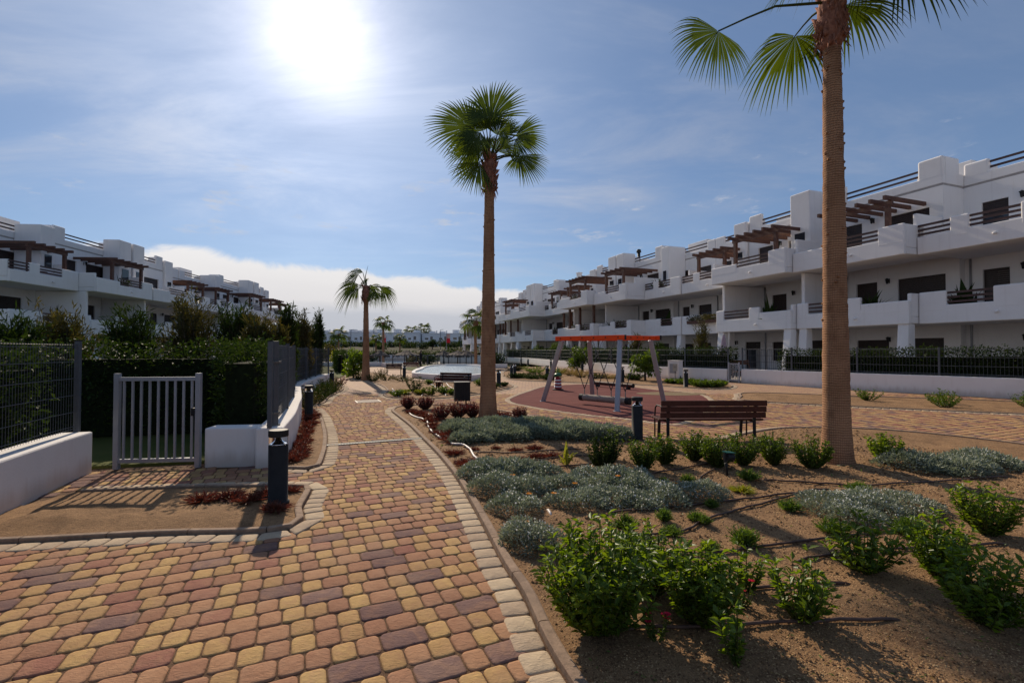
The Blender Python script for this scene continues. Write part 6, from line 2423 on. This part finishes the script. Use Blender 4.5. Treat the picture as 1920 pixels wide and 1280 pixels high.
# ------------------------------------------------------------------ swing
def swing():
    t = thing('swing_set', 'orange framed swing with grey legs and a rope-wrapped log seat', 'swing')
    top = 1.90
    Lp, Fp, Rp, Bp = Vector((1.30, 14.2, top)), Vector((2.86, 12.72, top)), Vector((3.98, 13.35, top)), Vector((2.42, 14.85, top))

    def ext(a, b, e0=0.12, e1=0.12):
        d = (b - a).normalized()
        return a - d * e0, b + d * e1
    beams = [(Lp, Fp, 0.0, 0.16), (Bp, Rp, 0.0, 0.16), (Lp, Bp, 0.0, 0.0), (Fp, Rp, 0.0, 0.1)]
    for i, (a, b, e0, e1) in enumerate(beams):
        a2, b2 = ext(a, b, e0, e1)
        bo = MB().beam(a2, b2, 0.075 + 0.004 * i, 0.125 - 0.006 * i).build('beam', M['orange'], t, bevel=0.008)
        MB().beam(b2, b2 + (b2 - a2).normalized() * 0.012, 0.08, 0.13).build('end_cap', M['black'], bo)
        n = 6
        for j in range(n):
            p = a2.lerp(b2, (j + 0.5) / n)
            sd = (b2 - a2).normalized().cross(Vector((0, 0, 1)))
            MB().tube([p - sd * 0.05, p + sd * 0.05], 0.018, 8).build('bolt', M['black'], bo)
    lg = [(G(1018, 752), Lp + Vector((0.17, -0.06, -0.06))), (G(1111, 745), Bp + Vector((-0.02, 0.03, -0.06))), (G(1157, 771), Fp + Vector((0.02, 0.06, -0.06))), (G(1246, 758), Rp + Vector((-0.14, -0.03, -0.06)))]
    for (fx, fy), tp in lg:
        MB().beam((fx, fy, -0.02), tp, 0.125, 0.125, up=(0.4, 1, 0)).build('leg', M['greypost'], t, bevel=0.015)
        MB().box(fx - 0.09, fx + 0.09, fy - 0.09, fy + 0.09, 0.0, 0.012).build('foot_plate', M['greypost'], t)
    # log seat
    A, B = Vector((1.99, 14.0, 0.20)), Vector((3.14, 12.78, 0.20))
    d = (B - A).normalized()
    m = MB()
    n = 56
    pts, rs = [], []
    for i in range(n + 1):
        pts.append(A.lerp(B, 0.07 + 0.86 * i / n))
        rs.append(0.088 + (0.010 if i % 2 else 0.0))
    m.tube(pts, rs, 14)
    se = m.build('rope_seat', M['rope'], t, smooth=True)
    for a, b in ((A, A.lerp(B, 0.07)), (A.lerp(B, 0.93), B)):
        MB().tube([a, b], 0.10, 16).build('end_collar', M['black'], se)
    # ropes: four hangers, each split in a V towards the two long beams
    for q in (0.09, 0.36, 0.64, 0.91):
        p = A.lerp(B, q) + Vector((0, 0, 0.09))
        j = p + Vector((0, 0, 0.16))
        MB().tube([p, j], 0.016, 6).build('shackle', M['rope'], t)
        for (a, b) in ((Lp, Fp), (Bp, Rp)):
            tq = a.lerp(b, 0.14 + 0.72 * q) + Vector((0, 0, -0.06))
            r1 = j.lerp(tq, 0.66)
            MB().tube([j, r1], 0.013, 6).build('rope', M['blackrope'], t)
            ch = MB()
            k = 10
            for i in range(k):
                c0, c1 = r1.lerp(tq, i / k), r1.lerp(tq, (i + 0.85) / k)
                ch.tube([c0, c1], 0.011 if i % 2 else 0.008, 5)
            ch.build('chain', M['galv'], t)


swing()


def spring_toy():
    x, y = G(1046, 731)
    t = thing('spring_toy', 'small red and white spring toy with a green top on the playground', 'toy', (x, y, 0.005))
    MB().lathe([(0.22, 0.0), (0.22, 0.03), (0.18, 0.04)], 20).build('base_plate', M['black'], t)
    for i in range(7):
        z = 0.05 + i * 0.062
        m = MB()
        r = 0.125 - 0.004 * i
        n = 16
        ring = [(r * math.cos(6.2832 * k / n), r * math.sin(6.2832 * k / n), z + 0.03 + 0.012 * math.sin(6.2832 * k / n)) for k in range(n + 1)]
        m.tube(ring, 0.032, 8, cap=False)
        m.build('coil', M['redplastic'] if i % 2 == 0 else M['whiteplastic'], t, smooth=True)
    MB().tube([(0, 0, 0.04), (0, 0, 0.55)], 0.05, 8).build('core', M['redplastic'], t)
    MB().lathe([(0.02, 0.52), (0.16, 0.55), (0.17, 0.60), (0.08, 0.66), (0.01, 0.67)], 16).build('seat', M['greentop'], t, smooth=True)
    MB().tube([(0, 0, 0.66), (0.0, 0.02, 0.9)], 0.022, 6).build('handle', M['greentop'], t)


spring_toy()
a, b = Vector((*G(1114, 724), 0.13)), Vector((*G(1187, 731), 0.13))
bb = thing('balance_beam', 'low dark balance log lying across the back of the playground', 'balance beam', (a.x, a.y, 0.005), math.atan2(b.y - a.y, b.x - a.x))
ln = (b - a).length
MB().tube([(0, 0, 0.16), (ln, 0, 0.16)], 0.085, 12).build('log', M['benchwood'], bb, smooth=False)
for xx in (0.25, ln - 0.25):
    MB().box(xx - 0.05, xx + 0.05, -0.07, 0.07, 0, 0.12).build('foot', M['black'], bb)
for xx in (0.0, ln):
    MB().tube([(xx - 0.012, 0, 0.16), (xx + 0.012, 0, 0.16)], 0.09, 12).build('end_band', M['black'], bb)

# ------------------------------------------------------------------ small things in the beds
x, y = G(1364, 898)
sp = thing('garden_spotlight', 'dark garden spotlight with a teal top on a short stake', 'spotlight', (x, y, ground_z(x, y)), R(10))
MB().tube([(0, 0, -0.02), (-0.01, 0, 0.10), (-0.02, 0, 0.16)], [0.012, 0.016, 0.02], 8).build('stake', M['black'], sp, smooth=True)
MB().tube([(-0.025, 0.0, 0.17), (-0.025, 0.0, 0.28)], 0.018, 8).build('arm', M['black'], sp)
h_ = MB().tube([(-0.02, -0.0, 0.235), (0.085, 0.02, 0.225)], [0.052, 0.047], 14).build('head', M['black'], sp, smooth=False)
MB().beam((-0.035, 0.0, 0.294), (0.09, 0.02, 0.278), 0.085, 0.012).build('top_plate', M['teal'], h_)

x, y = G(1266, 714)
sg = thing('garden_sign', 'small beige sign on a thin stake before the white wall', 'sign', (x, y, ground_z(x, y)))
MB().tube([(0, 0, -0.02), (0, 0, 0.5)], 0.014, 6).build('stake', M['black'], sg)
pl_ = MB().box(-0.115, 0.115, -0.012, 0.0, 0.46, 0.84).build('plate', M['sign'], sg, bevel=0.004)
mk = MB()
mk.box(-0.07, -0.045, -0.016, -0.0121, 0.62, 0.77)
mk.box(0.03, 0.055, -0.016, -0.0121, 0.60, 0.77)
mk.box(-0.045, 0.03, -0.016, -0.0121, 0.67, 0.69)
mk.build('pictogram', M['signmark'], pl_)
# three small valve stakes near the hoses
x, y = G(1267, 713)
vb = thing('valve_box', 'small dark valve stake beside the sign', 'valve', (x + 0.25, y, ground_z(x, y)))
MB().lathe([(0.06, 0), (0.06, 0.08), (0.03, 0.1), (0.02, 0.18)], 10).build('valve_body', M['black'], vb)

# ------------------------------------------------------------------ folded parasol in the garden
x, _, zt = GY(1357, 627, 25.2)
pa = thing('folded_parasol', 'folded mauve parasol standing behind the garden gate', 'parasol', (x, 25.2, 0.02))
MB().tube([(0, 0, 0), (0, 0, zt - 0.02)], 0.03, 8).build('pole', M['greypost'], pa, smooth=True)
m = MB()
prof = [(0.03, zt - 0.02), (0.09, zt - 0.25), (0.15, zt - 0.7), (0.19, zt - 1.15), (0.22, zt - 1.45), (0.16, zt - 1.48)]
vs, fs = [], []
for r, z in prof:
    for k in range(16):
        rr = r * (1.0 if k % 2 else 0.72)
        vs.append((rr * math.cos(k * math.pi / 8), rr * math.sin(k * math.pi / 8), z))
for i in range(len(prof) - 1):
    for k in range(16):
        fs.append((i * 16 + k, i * 16 + (k + 1) % 16, (i + 1) * 16 + (k + 1) % 16, (i + 1) * 16 + k))
m.add(vs, fs)
m.build('canopy', M['pinkcloth'], pa)
MB().lathe([(0.16, zt - 0.98), (0.185, zt - 0.95), (0.17, zt - 0.9)], 14).build('strap', M['black'], pa)
MB().lathe([(0.3, 0), (0.3, 0.06), (0.05, 0.1)], 16).build('base', M['concrete'], pa)
# garden table and chair shapes under the parasol terrace
x, _, _z = GY(1392, 640, 27.5)
gt = thing('wall_shelf', 'dark wooden sun lounger back seen over the garden gate', 'lounger', (x, 27.2, 0.02), R(15))
MB().box(-0.7, 0.7, -0.3, 0.3, 0.30, 0.36).build('seat', M['timber'], gt)
MB().beam((-0.6, 0.25, 0.36), (-0.6, 0.55, 1.0), 0.05, 0.05).build('back_post', M['timber'], gt)
MB().beam((0.6, 0.25, 0.36), (0.6, 0.55, 1.0), 0.05, 0.05).build('back_post', M['timber'], gt)
MB().beam((-0.7, 0.5, 0.85), (0.7, 0.5, 0.85), 0.04, 0.25).build('backrest', M['timber'], gt)
for sx in (-0.6, 0.6):
    for sy in (-0.25, 0.25):
        MB().box(sx - 0.03, sx + 0.03, sy - 0.03, sy + 0.03, 0, 0.3).build('leg', M['timber'], gt)


# potted plants on the balconies
def planter(label, t, w, z, ln, seed, h=0.35):
    p = P0 + FD * t + FN * w
    o = thing('balcony_planter', label, 'planter', (p.x, p.y, z), FRZ, 'balcony planters')
    MB().box(-ln / 2, ln / 2, -0.12, 0.12, 0, 0.22).build('trough', M['timber'], o)
    rs = np.random.RandomState(seed)
    n = int(260 * ln)
    Pp = np.stack([rs.uniform(-ln / 2, ln / 2, n), rs.normal(0, 0.12, n), 0.2 + h * rs.uniform(0, 1, n) ** 1.3], 1)
    Dd = rs.normal(0, 0.5, (n, 3)) + np.array([0, 0.25, 0.4])
    V, F = leaf_cloud(Pp, Dd, 0.13, 0.05, rs)
    fast('plants', V, F, L['olive'] if seed % 2 else L['mid'], o)


planter('long planter of dry plants on the first-floor balcony by the pillar', 3.2, 0.25, 3.42, 3.6, 3)
planter('planter of green plants on the first-floor balcony behind the swing', 13.4, 0.55, 3.38, 1.6, 4, 0.5)
planter('planter with yellowish plants on the balcony left of the swing', 22.8, 0.1, 3.4, 1.2, 6, 0.35)
planter('planter on the first-floor balcony beside the tall palm', 44.0, 0.3, 3.4, 1.4, 8, 0.45)


# ------------------------------------------------------------------ raised white basin
def basin():
    pts = [G(772, 707), G(800, 711), G(835, 713.5), G(885, 713.5), G(915, 708), G(925, 700), G(908, 692), G(870, 689.5), G(832, 689), G(806, 691), G(784, 697)]
    P = spline(pts, 0.5, closed=True)
    c = P.mean(0)
    t = thing('raised_basin', 'raised white paddling basin with pale water', 'pool', (c[0], c[1], 0))
    Q = P - c
    r = np.linalg.norm(Q, axis=1, keepdims=True)
    In = Q * (1 - 0.42 / r)
    h = 0.30
    n = len(Q)
    m = MB()
    vs = [(x, y, -0.02) for x, y in Q] + [(x, y, h) for x, y in Q] + [(x, y, h) for x, y in In] + [(x, y, 0.05) for x, y in In]
    fs = []
    for k in range(3):
        for i in range(n):
            j = (i + 1) % n
            fs.append((k * n + i, k * n + j, (k + 1) * n + j, (k + 1) * n + i))
    m.add(vs, fs)
    m.build('rim_wall', M['wallstucco'], t, bevel=0.03)
    m = MB()
    m.add([(x, y, h - 0.10) for x, y in In * 1.004], [tuple(range(n))])
    m.build('water', M['water'], t)


basin()


# ------------------------------------------------------------------ person on the lawn
def person():
    Y = 44.0
    x = GY(789, 688, Y)[0]
    t = thing('person', 'person in dark clothes standing on the lawn behind the basin, holding a bag', 'person', (x, Y, 0.0), R(-60))
    k = 1.55 / 1.75
    J = {'pelvis': (0, 0, 0.95), 'waist': (0, 0.01, 1.1), 'chest': (0, 0.0, 1.33), 'neck': (0, -0.01, 1.48), 'headb': (0, -0.03, 1.56), 'head': (0, -0.04, 1.66), 'crown': (0, -0.03, 1.74),
         'hl': (0.10, 0, 0.90), 'kl': (0.11, -0.03, 0.5), 'al': (0.11, 0.02, 0.1), 'tl': (0.12, -0.15, 0.03),
         'hr': (-0.10, 0, 0.90), 'kr': (-0.12, -0.06, 0.5), 'ar': (-0.13, -0.02, 0.1), 'tr': (-0.14, -0.19, 0.03),
         'sl': (0.19, 0, 1.40), 'el': (0.25, 0.02, 1.12), 'wl': (0.22, -0.12, 0.92), 'fl': (0.21, -0.17, 0.84),
         'sr': (-0.19, 0, 1.40), 'er': (-0.26, 0.0, 1.12), 'wr': (-0.25, -0.06, 0.86), 'fr': (-0.25, -0.08, 0.77)}
    rad = {'pelvis': 0.15, 'waist': 0.135, 'chest': 0.16, 'neck': 0.06, 'headb': 0.075, 'head': 0.095, 'crown': 0.06, 'hl': 0.10, 'kl': 0.07, 'al': 0.048, 'tl': 0.04,
           'hr': 0.10, 'kr': 0.07, 'ar': 0.048, 'tr': 0.04, 'sl': 0.075, 'el': 0.052, 'wl': 0.036, 'fl': 0.03, 'sr': 0.075, 'er': 0.052, 'wr': 0.036, 'fr': 0.03}
    E = [('pelvis', 'waist'), ('waist', 'chest'), ('chest', 'neck'), ('neck', 'headb'), ('headb', 'head'), ('head', 'crown'), ('pelvis', 'hl'), ('hl', 'kl'), ('kl', 'al'), ('al', 'tl'),
         ('pelvis', 'hr'), ('hr', 'kr'), ('kr', 'ar'), ('ar', 'tr'), ('chest', 'sl'), ('sl', 'el'), ('el', 'wl'), ('wl', 'fl'), ('chest', 'sr'), ('sr', 'er'), ('er', 'wr'), ('wr', 'fr')]
    nm = list(J)
    me = bpy.data.meshes.new('body')
    me.from_pydata([tuple(c * k for c in J[n_]) for n_ in nm], [(nm.index(a), nm.index(b)) for a, b in E], [])
    me.materials.append(M['darkcloth'])
    o = link('body', me, t)
    md = o.modifiers.new('skin', 'SKIN')
    o.modifiers.new('sub', 'SUBSURF').levels = 2
    o.modifiers['sub'].render_levels = 2
    if not me.skin_vertices:
        bpy.context.view_layer.objects.active = o
        bpy.ops.mesh.customdata_skin_add()
    for i, n_ in enumerate(nm):
        sv = me.skin_vertices[0].data[i]
        sv.radius = (rad[n_] * k, rad[n_] * k)
        sv.use_root = n_ == 'pelvis'
    MB().lathe([(0.01, 1.79), (0.07, 1.775), (0.105, 1.72), (0.108, 1.66), (0.09, 1.62), (0.03, 1.6)], 14, (0, 0.01)).build('hair', M['hair'], t, smooth=True).scale = (k, k, k)
    MB().lathe([(0.01, 1.57), (0.06, 1.585), (0.078, 1.64), (0.078, 1.68), (0.05, 1.71)], 12, (0, -0.055)).build('face', M['skin'], t, smooth=True).scale = (k, k, k)
    b = thing('shopping_bag', 'dark bag held by the person on the lawn', 'bag', (x - 0.05, Y - 0.25, 0.33))
    MB().box(-0.15, 0.15, -0.05, 0.05, 0.0, 0.32).build('bag_body', M['black'], b, bevel=0.03)
    MB().tube([(-0.08, 0, 0.32), (-0.06, 0, 0.42), (0.06, 0, 0.42), (0.08, 0, 0.32)], 0.01, 5).build('handle', M['black'], b)


person()


# ------------------------------------------------------------------ pool terrace and far houses
FZ = -0.55


def lawn_patch(name, label, poly, z, mat):
    o = MB().add([(x, y, z) for x, y in poly], [tuple(range(len(poly)))]).build(name, mat)
    tag(o, label, kind='structure')


lawn_patch('lawn', 'green lawn behind the basin', [G(800, 682), G(782, 697), G(750, 691), G(775, 686.0), (-9.5, 45.9), (-1.0, 45.9), G(870, 688)], 0.012, M['lawn'])
lawn_patch('pool_deck', 'pale paved deck round the far pool', [(-40, 49), (2, 49), (2, 92), (-40, 92)], FZ + 0.01, M['concrete'])
lawn_patch('pool_lawn', 'green strip right of the pool', [(-12, 49.5), (2, 49.5), (2, 75), (-14, 75)], FZ + 0.02, M['lawn'])
lawn_patch('pool_water', 'blue water of the far swimming pool', [(-27, 77), (-15.8, 77), (-17.6, 91), (-31, 91)], FZ + 0.03, surf('blue_pool', (0.10, 0.25, 0.42), 0.1, 0.1, 0.4, spec=0.6))
cop = MB()
ribbon(cop, [(-27.5, 76.2), (-15.2, 76.2), (-17.1, 91.6), (-31.6, 91.6), (-27.5, 76.2)], [(-27, 77), (-15.8, 77), (-17.6, 91), (-31, 91), (-27, 77)], FZ, FZ + 0.1, cap=False)
tag(cop.build('pool_coping', M['stucco']), 'white coping round the far swimming pool', kind='structure')

ret = thing('retaining_wall', 'low white wall in front of the pool fence', 'wall')
ret_l = [(-19.5, 45.9), (-12.6, 45.9), (-11.9, 44.6)]
m = MB()
ribbon(m, ret_l, offset_line(ret_l, 0.25), -0.6, 0.42)
m.build('wall_body', M['wallstucco'], ret, bevel=0.02)
r2 = thing('retaining_wall', 'low white wall behind the basin lawn', 'wall')
m = MB()
ribbon(m, [(-5.9, 42.5), (-0.4, 42.0)], [(-5.9, 42.75), (-0.4, 42.25)], -0.05, 0.36)
m.build('wall_body', M['wallstucco'], r2, bevel=0.02)
r3 = thing('retaining_wall', 'white wall with openings beyond the thatched parasols', 'wall')
m = MB()
ribbon(m, [(-9.0, 60.0), (-3.2, 58.0)], [(-9.0, 60.3), (-3.2, 58.3)], FZ, 1.0)
m.build('wall_body', M['wallstucco'], r3, bevel=0.02)
r4 = thing('retaining_wall', 'long pale wall along the far side of the pool', 'wall')
m = MB()
ribbon(m, [(-45, 93), (4, 93)], [(-45, 93.3), (4, 93.3)], FZ, 0.75)
m.build('wall_body', M['wallstucco'], r4)

# pool fence: posts with clear gaps and a top rail
pf = thing('pool_fence', 'thin grey post fence between the lawn and the pool', 'fence')
fl = [(-19.4, 46.15), (-12.7, 46.15), (-9.0, 47.2), (-6.0, 46.4), (-0.5, 46.0)]
FP = spline(fl, 1.1)
for i, (x, y) in enumerate(FP):
    MB().box(x - 0.045, x + 0.045, y - 0.045, y + 0.045, -0.6, 1.15).build('post', M['grey'], pf)
for z in (1.08, 0.2):
    MB().tube([(x, y, z) for x, y in FP], 0.03, 5).build('rail', M['grey'], pf)
m = MB()
for a, b in zip(FP[:-1], FP[1:]):
    for k in range(1, 8):
        p = a + (b - a) * k / 8
        m.tube([(p[0], p[1], 0.2), (p[0], p[1], 1.08)], 0.008, 4, cap=False)
o = m.build('bars', M['grey'], pf)
o['kind'] = 'stuff'


def thatch_parasol(label, x, y, z, r, h):
    rs = random.Random(int(x * 10))
    t = thing('thatched_parasol', label, 'parasol', (x, y, z), 0, 'thatched parasols by the pool')
    MB().tube([(0, 0, 0), (0, 0, h - 0.1)], 0.06, 8).build('pole', M['bark'], t)
    m = MB()
    n = 40
    vs, fs = [(0, 0, h)], []
    for rr, zz in ((0.35, -0.22), (0.7, -0.42), (1.0, -0.60)):
        for k in range(n):
            a = 6.2832 * k / n
            q = rr * r * (1 + rs.uniform(-0.05, 0.05))
            vs.append((q * math.cos(a), q * math.sin(a), h + zz + rs.uniform(-0.05, 0.05)))
    for k in range(n):
        fs.append((0, 1 + k, 1 + (k + 1) % n))
        for j in range(2):
            b = 1 + j * n
            fs.append((b + k, b + n + k, b + n + (k + 1) % n, b + (k + 1) % n))
    m.add(vs, fs)
    for k in range(90):
        a = rs.uniform(0, 6.28)
        q = r * rs.uniform(0.9, 1.02)
        m.tube([(q * math.cos(a), q * math.sin(a), h - 0.58), (q * 1.05 * math.cos(a), q * 1.05 * math.sin(a), h - 0.58 - rs.uniform(0.12, 0.3))], 0.018, 3)
    m.build('thatch', M['thatch'], t)


for lab, u, Y, r in (('thatched parasol right of the path palm trunk', 712, 52, 1.05), ('thatched parasol behind the pool fence, left of the person', 762, 55, 1.5),
                     ('thatched parasol right of the person, before the red flag', 832, 57, 1.0), ('thatched parasol left of the slender palm', 858, 54, 1.3),
                     ('thatched parasol close to the slender palm trunk', 874, 52, 1.2)):
    x = GY(u, 660, Y)[0]
    thatch_parasol(lab, x, Y, FZ, r, 2.15)

# sun loungers on the deck
lo = thing('sun_lounger', 'dark sun lounger on the pool deck below the thatched parasol', 'lounger', (-14.2, 50.0, FZ), R(20))
MB().box(-0.3, 0.3, -0.9, 0.5, 0.28, 0.34).build('bed', M['grey'], lo)
MB().beam((0, 0.5, 0.31), (0, 1.0, 0.72), 0.6, 0.05).build('backrest', M['grey'], lo)
for sx in (-0.25, 0.25):
    for sy in (-0.8, 0.4):
        MB().box(sx - 0.03, sx + 0.03, sy - 0.03, sy + 0.03, 0, 0.28).build('leg', M['grey'], lo)


# far houses: a long row with flat roofs
def far_house(label, x0, x1, y, z, h, seed, step=0.0):
    rs = random.Random(seed)
    t = thing('terraced_house', label, 'house', (x0, y, z), 0, 'white houses beyond the pool')
    w = x1 - x0
    hol = []
    n = int(w / 5.0)
    for i in range(n):
        a = w * (i + 0.5) / n
        hol.append((a - 1.7, a - rs.uniform(0.1, 0.7), 3.6, rs.uniform(4.4, 4.9)))
        hol.append((a + 0.5, a + 1.6, 3.4, 5.0))
        hol.append((a - 1.9, a + 1.7, 0.1, 2.3))
    m = MB()
    wall_open(m, 0, w, -1.0, h, 0.0, -0.3, hol)
    wl = m.build('wall', M['farwhite'], t)
    MB().box(0, w, 0.01, 8, -1.0, h - 0.02).build('wall', M['farwhite'], t)
    for a, b, c, d in hol:
        wo = MB().box(a + 0.002, b - 0.002, -0.12, -0.06, c + 0.002, d - 0.002).build('window', M['glass'], wl)
    MB().box(-0.1, w + 0.1, -0.45, 8.2, h, h + 0.2).build('roof', M['farwhite'], t)
    for i in range(n):
        a = w * (i + rs.uniform(0.2, 0.8)) / n
        MB().box(a - 1.2, a + 1.4, 2.0, 6.0, h + 0.2, h + rs.uniform(0.9, 1.7)).build('roof_room', M['farwhite'], t)
        if rs.random() < 0.6:
            MB().box(a + 1.8, a + 2.3, 1.0, 1.5, h + 0.2, h + 1.3).build('chimney', M['farwhite'], t)
    for i in range(n):
        a = w * (i + 0.5) / n
        MB().box(a - 2.0, a + 2.0, -1.6, -0.32, 2.55, 2.75).build('balcony', M['farwhite'], t)
        MB().box(a - 2.0, a + 2.0, -1.6, -1.45, 2.76, 3.5).build('balcony_wall', M['farwhite'], t)


for x0, x1, y, z, h, sd, lab in ((-118, -83, 206, 2.4, 6.4, 1, 'white terrace of houses at the far left on the horizon'), (-82, -57, 202, 2.4, 6.8, 2, 'white terrace of houses behind the path palm'),
                                 (-56.5, -38, 198, 2.4, 6.4, 3, 'white terrace of houses left of the skyline palms'), (-37.5, -14, 200, 2.4, 6.2, 4, 'white terrace of houses next to the apartment corner'),
                                 (-160, -119, 215, 2.4, 6.5, 5, 'white terrace of houses beyond the left blocks')):
    far_house(lab, x0, x1, y, z, h, sd)

# dark gardens in front of the far houses
rsx = random.Random(77)
for i in range(16):
    u = 612 + i * 18 + rsx.uniform(-6, 6)
    Y = rsx.uniform(150, 185)
    x = GY(u, 650, Y)[0]
    z = 0.6 + (min(Y, 180) - 120) * 0.04
    small_tree(ORD[i] + ' dark bush from the left before the far white houses', x, Y, rsx.uniform(1.6, 3.4), rsx.uniform(1.6, 3.0), L['dark'], 700 + i, 0.15, 500, 0.6, 0.55,
               'distant_bush', 0.5, z - 0.1, 10, 'bushes before the far houses')
for i, (u, Y, h, r, mt, lab) in enumerate([(650, 96, 2.2, 1.8, 'dark', 'dark tree beyond the leafy tree by the path'), (870, 62, 2.6, 1.8, 'olive', 'dark bushy tree right of the slender palm foot'),
                                           (845, 66, 2.4, 1.8, 'dark', 'dark bushy tree left of the slender palm'), (805, 74, 1.8, 1.6, 'dark', 'small dark tree behind the pool wall'),
                                           (775, 80, 1.5, 1.5, 'olive', 'olive bush behind the second thatched parasol'), (612, 58, 3.2, 1.9, 'olive', 'reddish olive shrub behind the end of the fence'),
                                           (925, 58, 2.0, 1.5, 'dark', 'dark tree behind the tall palm trunk'), (690, 90, 1.8, 2.0, 'dark', 'dark bush behind the path palm trunk'), (740, 95, 1.2, 2.2, 'olive', 'olive bush at the far side of the pool')]):
    x = GY(u, 650, Y)[0]
    small_tree(lab, x, Y, h, r, L[mt], 730 + i, 0.1, 900, 0.35, 0.5, 'bushy_tree', 0.4, FZ if Y > 48 else 0, 12, 'trees round the pool')
# slender lamp posts
for i, (u, vt, Y, lab) in enumerate([(658, 618, 140, 'lamp post left of the path palm'), (701, 616, 140, 'lamp post right of the path palm'), (826, 618, 150, 'lamp post right of the skyline palms'),
                                     (864, 622, 150, 'lamp post beside the apartment corner'), (629, 640, 120, 'short lamp post at the left of the far houses')]):
    x, _, zt = GY(u, vt, Y)
    t = thing('lamp_post', lab, 'lamp post', (x, Y, 0.5), 0, 'far lamp posts')
    MB().tube([(0, 0, -0.6), (0, 0, zt - 0.5)], [0.11, 0.07], 6).build('mast', M['grey'], t)
    MB().beam((0, 0, zt - 0.55), (0.9, 0, zt - 0.45), 0.1, 0.1).build('lamp_arm', M['grey'], t)
# red banners
for u, Y, lab in ((717, 88, 'red banner left, in front of the feathery palm'), (837, 84, 'red banner right, before the apartment corner')):
    x, _, zt = GY(u, 626, Y)
    t = thing('banner', lab, 'flag', (x, Y, FZ), 0, 'red banners by the pool')
    MB().tube([(0, 0, 0), (0, 0, zt - FZ + 0.05)], 0.05, 6).build('pole', M['greypost'], t)
    hz = zt - FZ
    n = 8
    for (za, zb, mt) in ((hz - 0.75, hz, 'paleflag'), (hz - 1.55, hz - 0.76, 'redflag')):
        vs, fs = [], []
        for i in range(n + 1):
            q = i / n
            yy = 0.08 * math.sin(q * 5)
            vs += [(0.04 + q * 0.62, yy, za), (0.04 + q * 0.62, yy, zb), (0.04 + q * 0.62, yy + 0.02, za), (0.04 + q * 0.62, yy + 0.02, zb)]
        for i in range(n):
            b = i * 4
            fs += [(b, b + 4, b + 5, b + 1), (b + 2, b + 3, b + 7, b + 6), (b + 1, b + 5, b + 7, b + 3), (b, b + 2, b + 6, b + 4)]
        MB().add(vs, fs).build('cloth', M[mt], t)
# far continuation of the left fence
lf = [(-11.0, 33.0), (-14.0, 40.5), (-14.6, 46)]
garden_wall('white wall under the far left fence', lf, 0.25, 0.3, 1.0)
mesh_fence('far grey mesh fence beyond the leafy tree', offset_line(lf, 0.12), 0.3, 1.1, 2.5, wire=0.006, gap=0.09, hgap=0.25)
hedge('dark hedge behind the far left fence', offset_line(lf, 0.7), 0.6, 1.5, L['dark'], 660, 260, 0.13, 'hedges behind the left fence')
gb = MB()
gb.prism([(-8.4, 21.4), (-11.1, 33.0), (-14.1, 40.5), (-14.8, 47), (-60, 47), (-60, -5), (-3.3, -5), (-3.75, 0), (-4.3, 2.0), (-4.95, 4.0), (-5.5, 5.5), (-5.7, 6.3), (-4.5, 6.6), (-3.4, 6.75), (-3.95, 8.0), (-5.05, 10.8), (-6.05, 13.0), (-6.9, 15.0), (-7.6, 17.4), (-8.1, 19.6)], -0.05, 0.03)
tag(gb.build('garden_ground', M['lawn']), 'grassy private gardens behind the left fence', kind='structure')

# street planting in front of the far houses, and two parked cars
hedge('long dark hedge at the foot of the far white houses, left part', [(-110, 190), (-58, 188)], 2.5, 2.2, L['dark'], 670, 14, 1.0, 'hedges before the far houses')
hedge('long dark hedge at the foot of the far white houses, right part', [(-57, 187), (-12, 188)], 2.5, 2.0, L['dark'], 671, 14, 1.0, 'hedges before the far houses')
hedge('dark clipped hedge along the far side of the pool', [(-42, 94.5), (3, 94.5)], 1.6, 1.3, L['dark'], 672, 40, 0.5, 'hedges before the far houses')
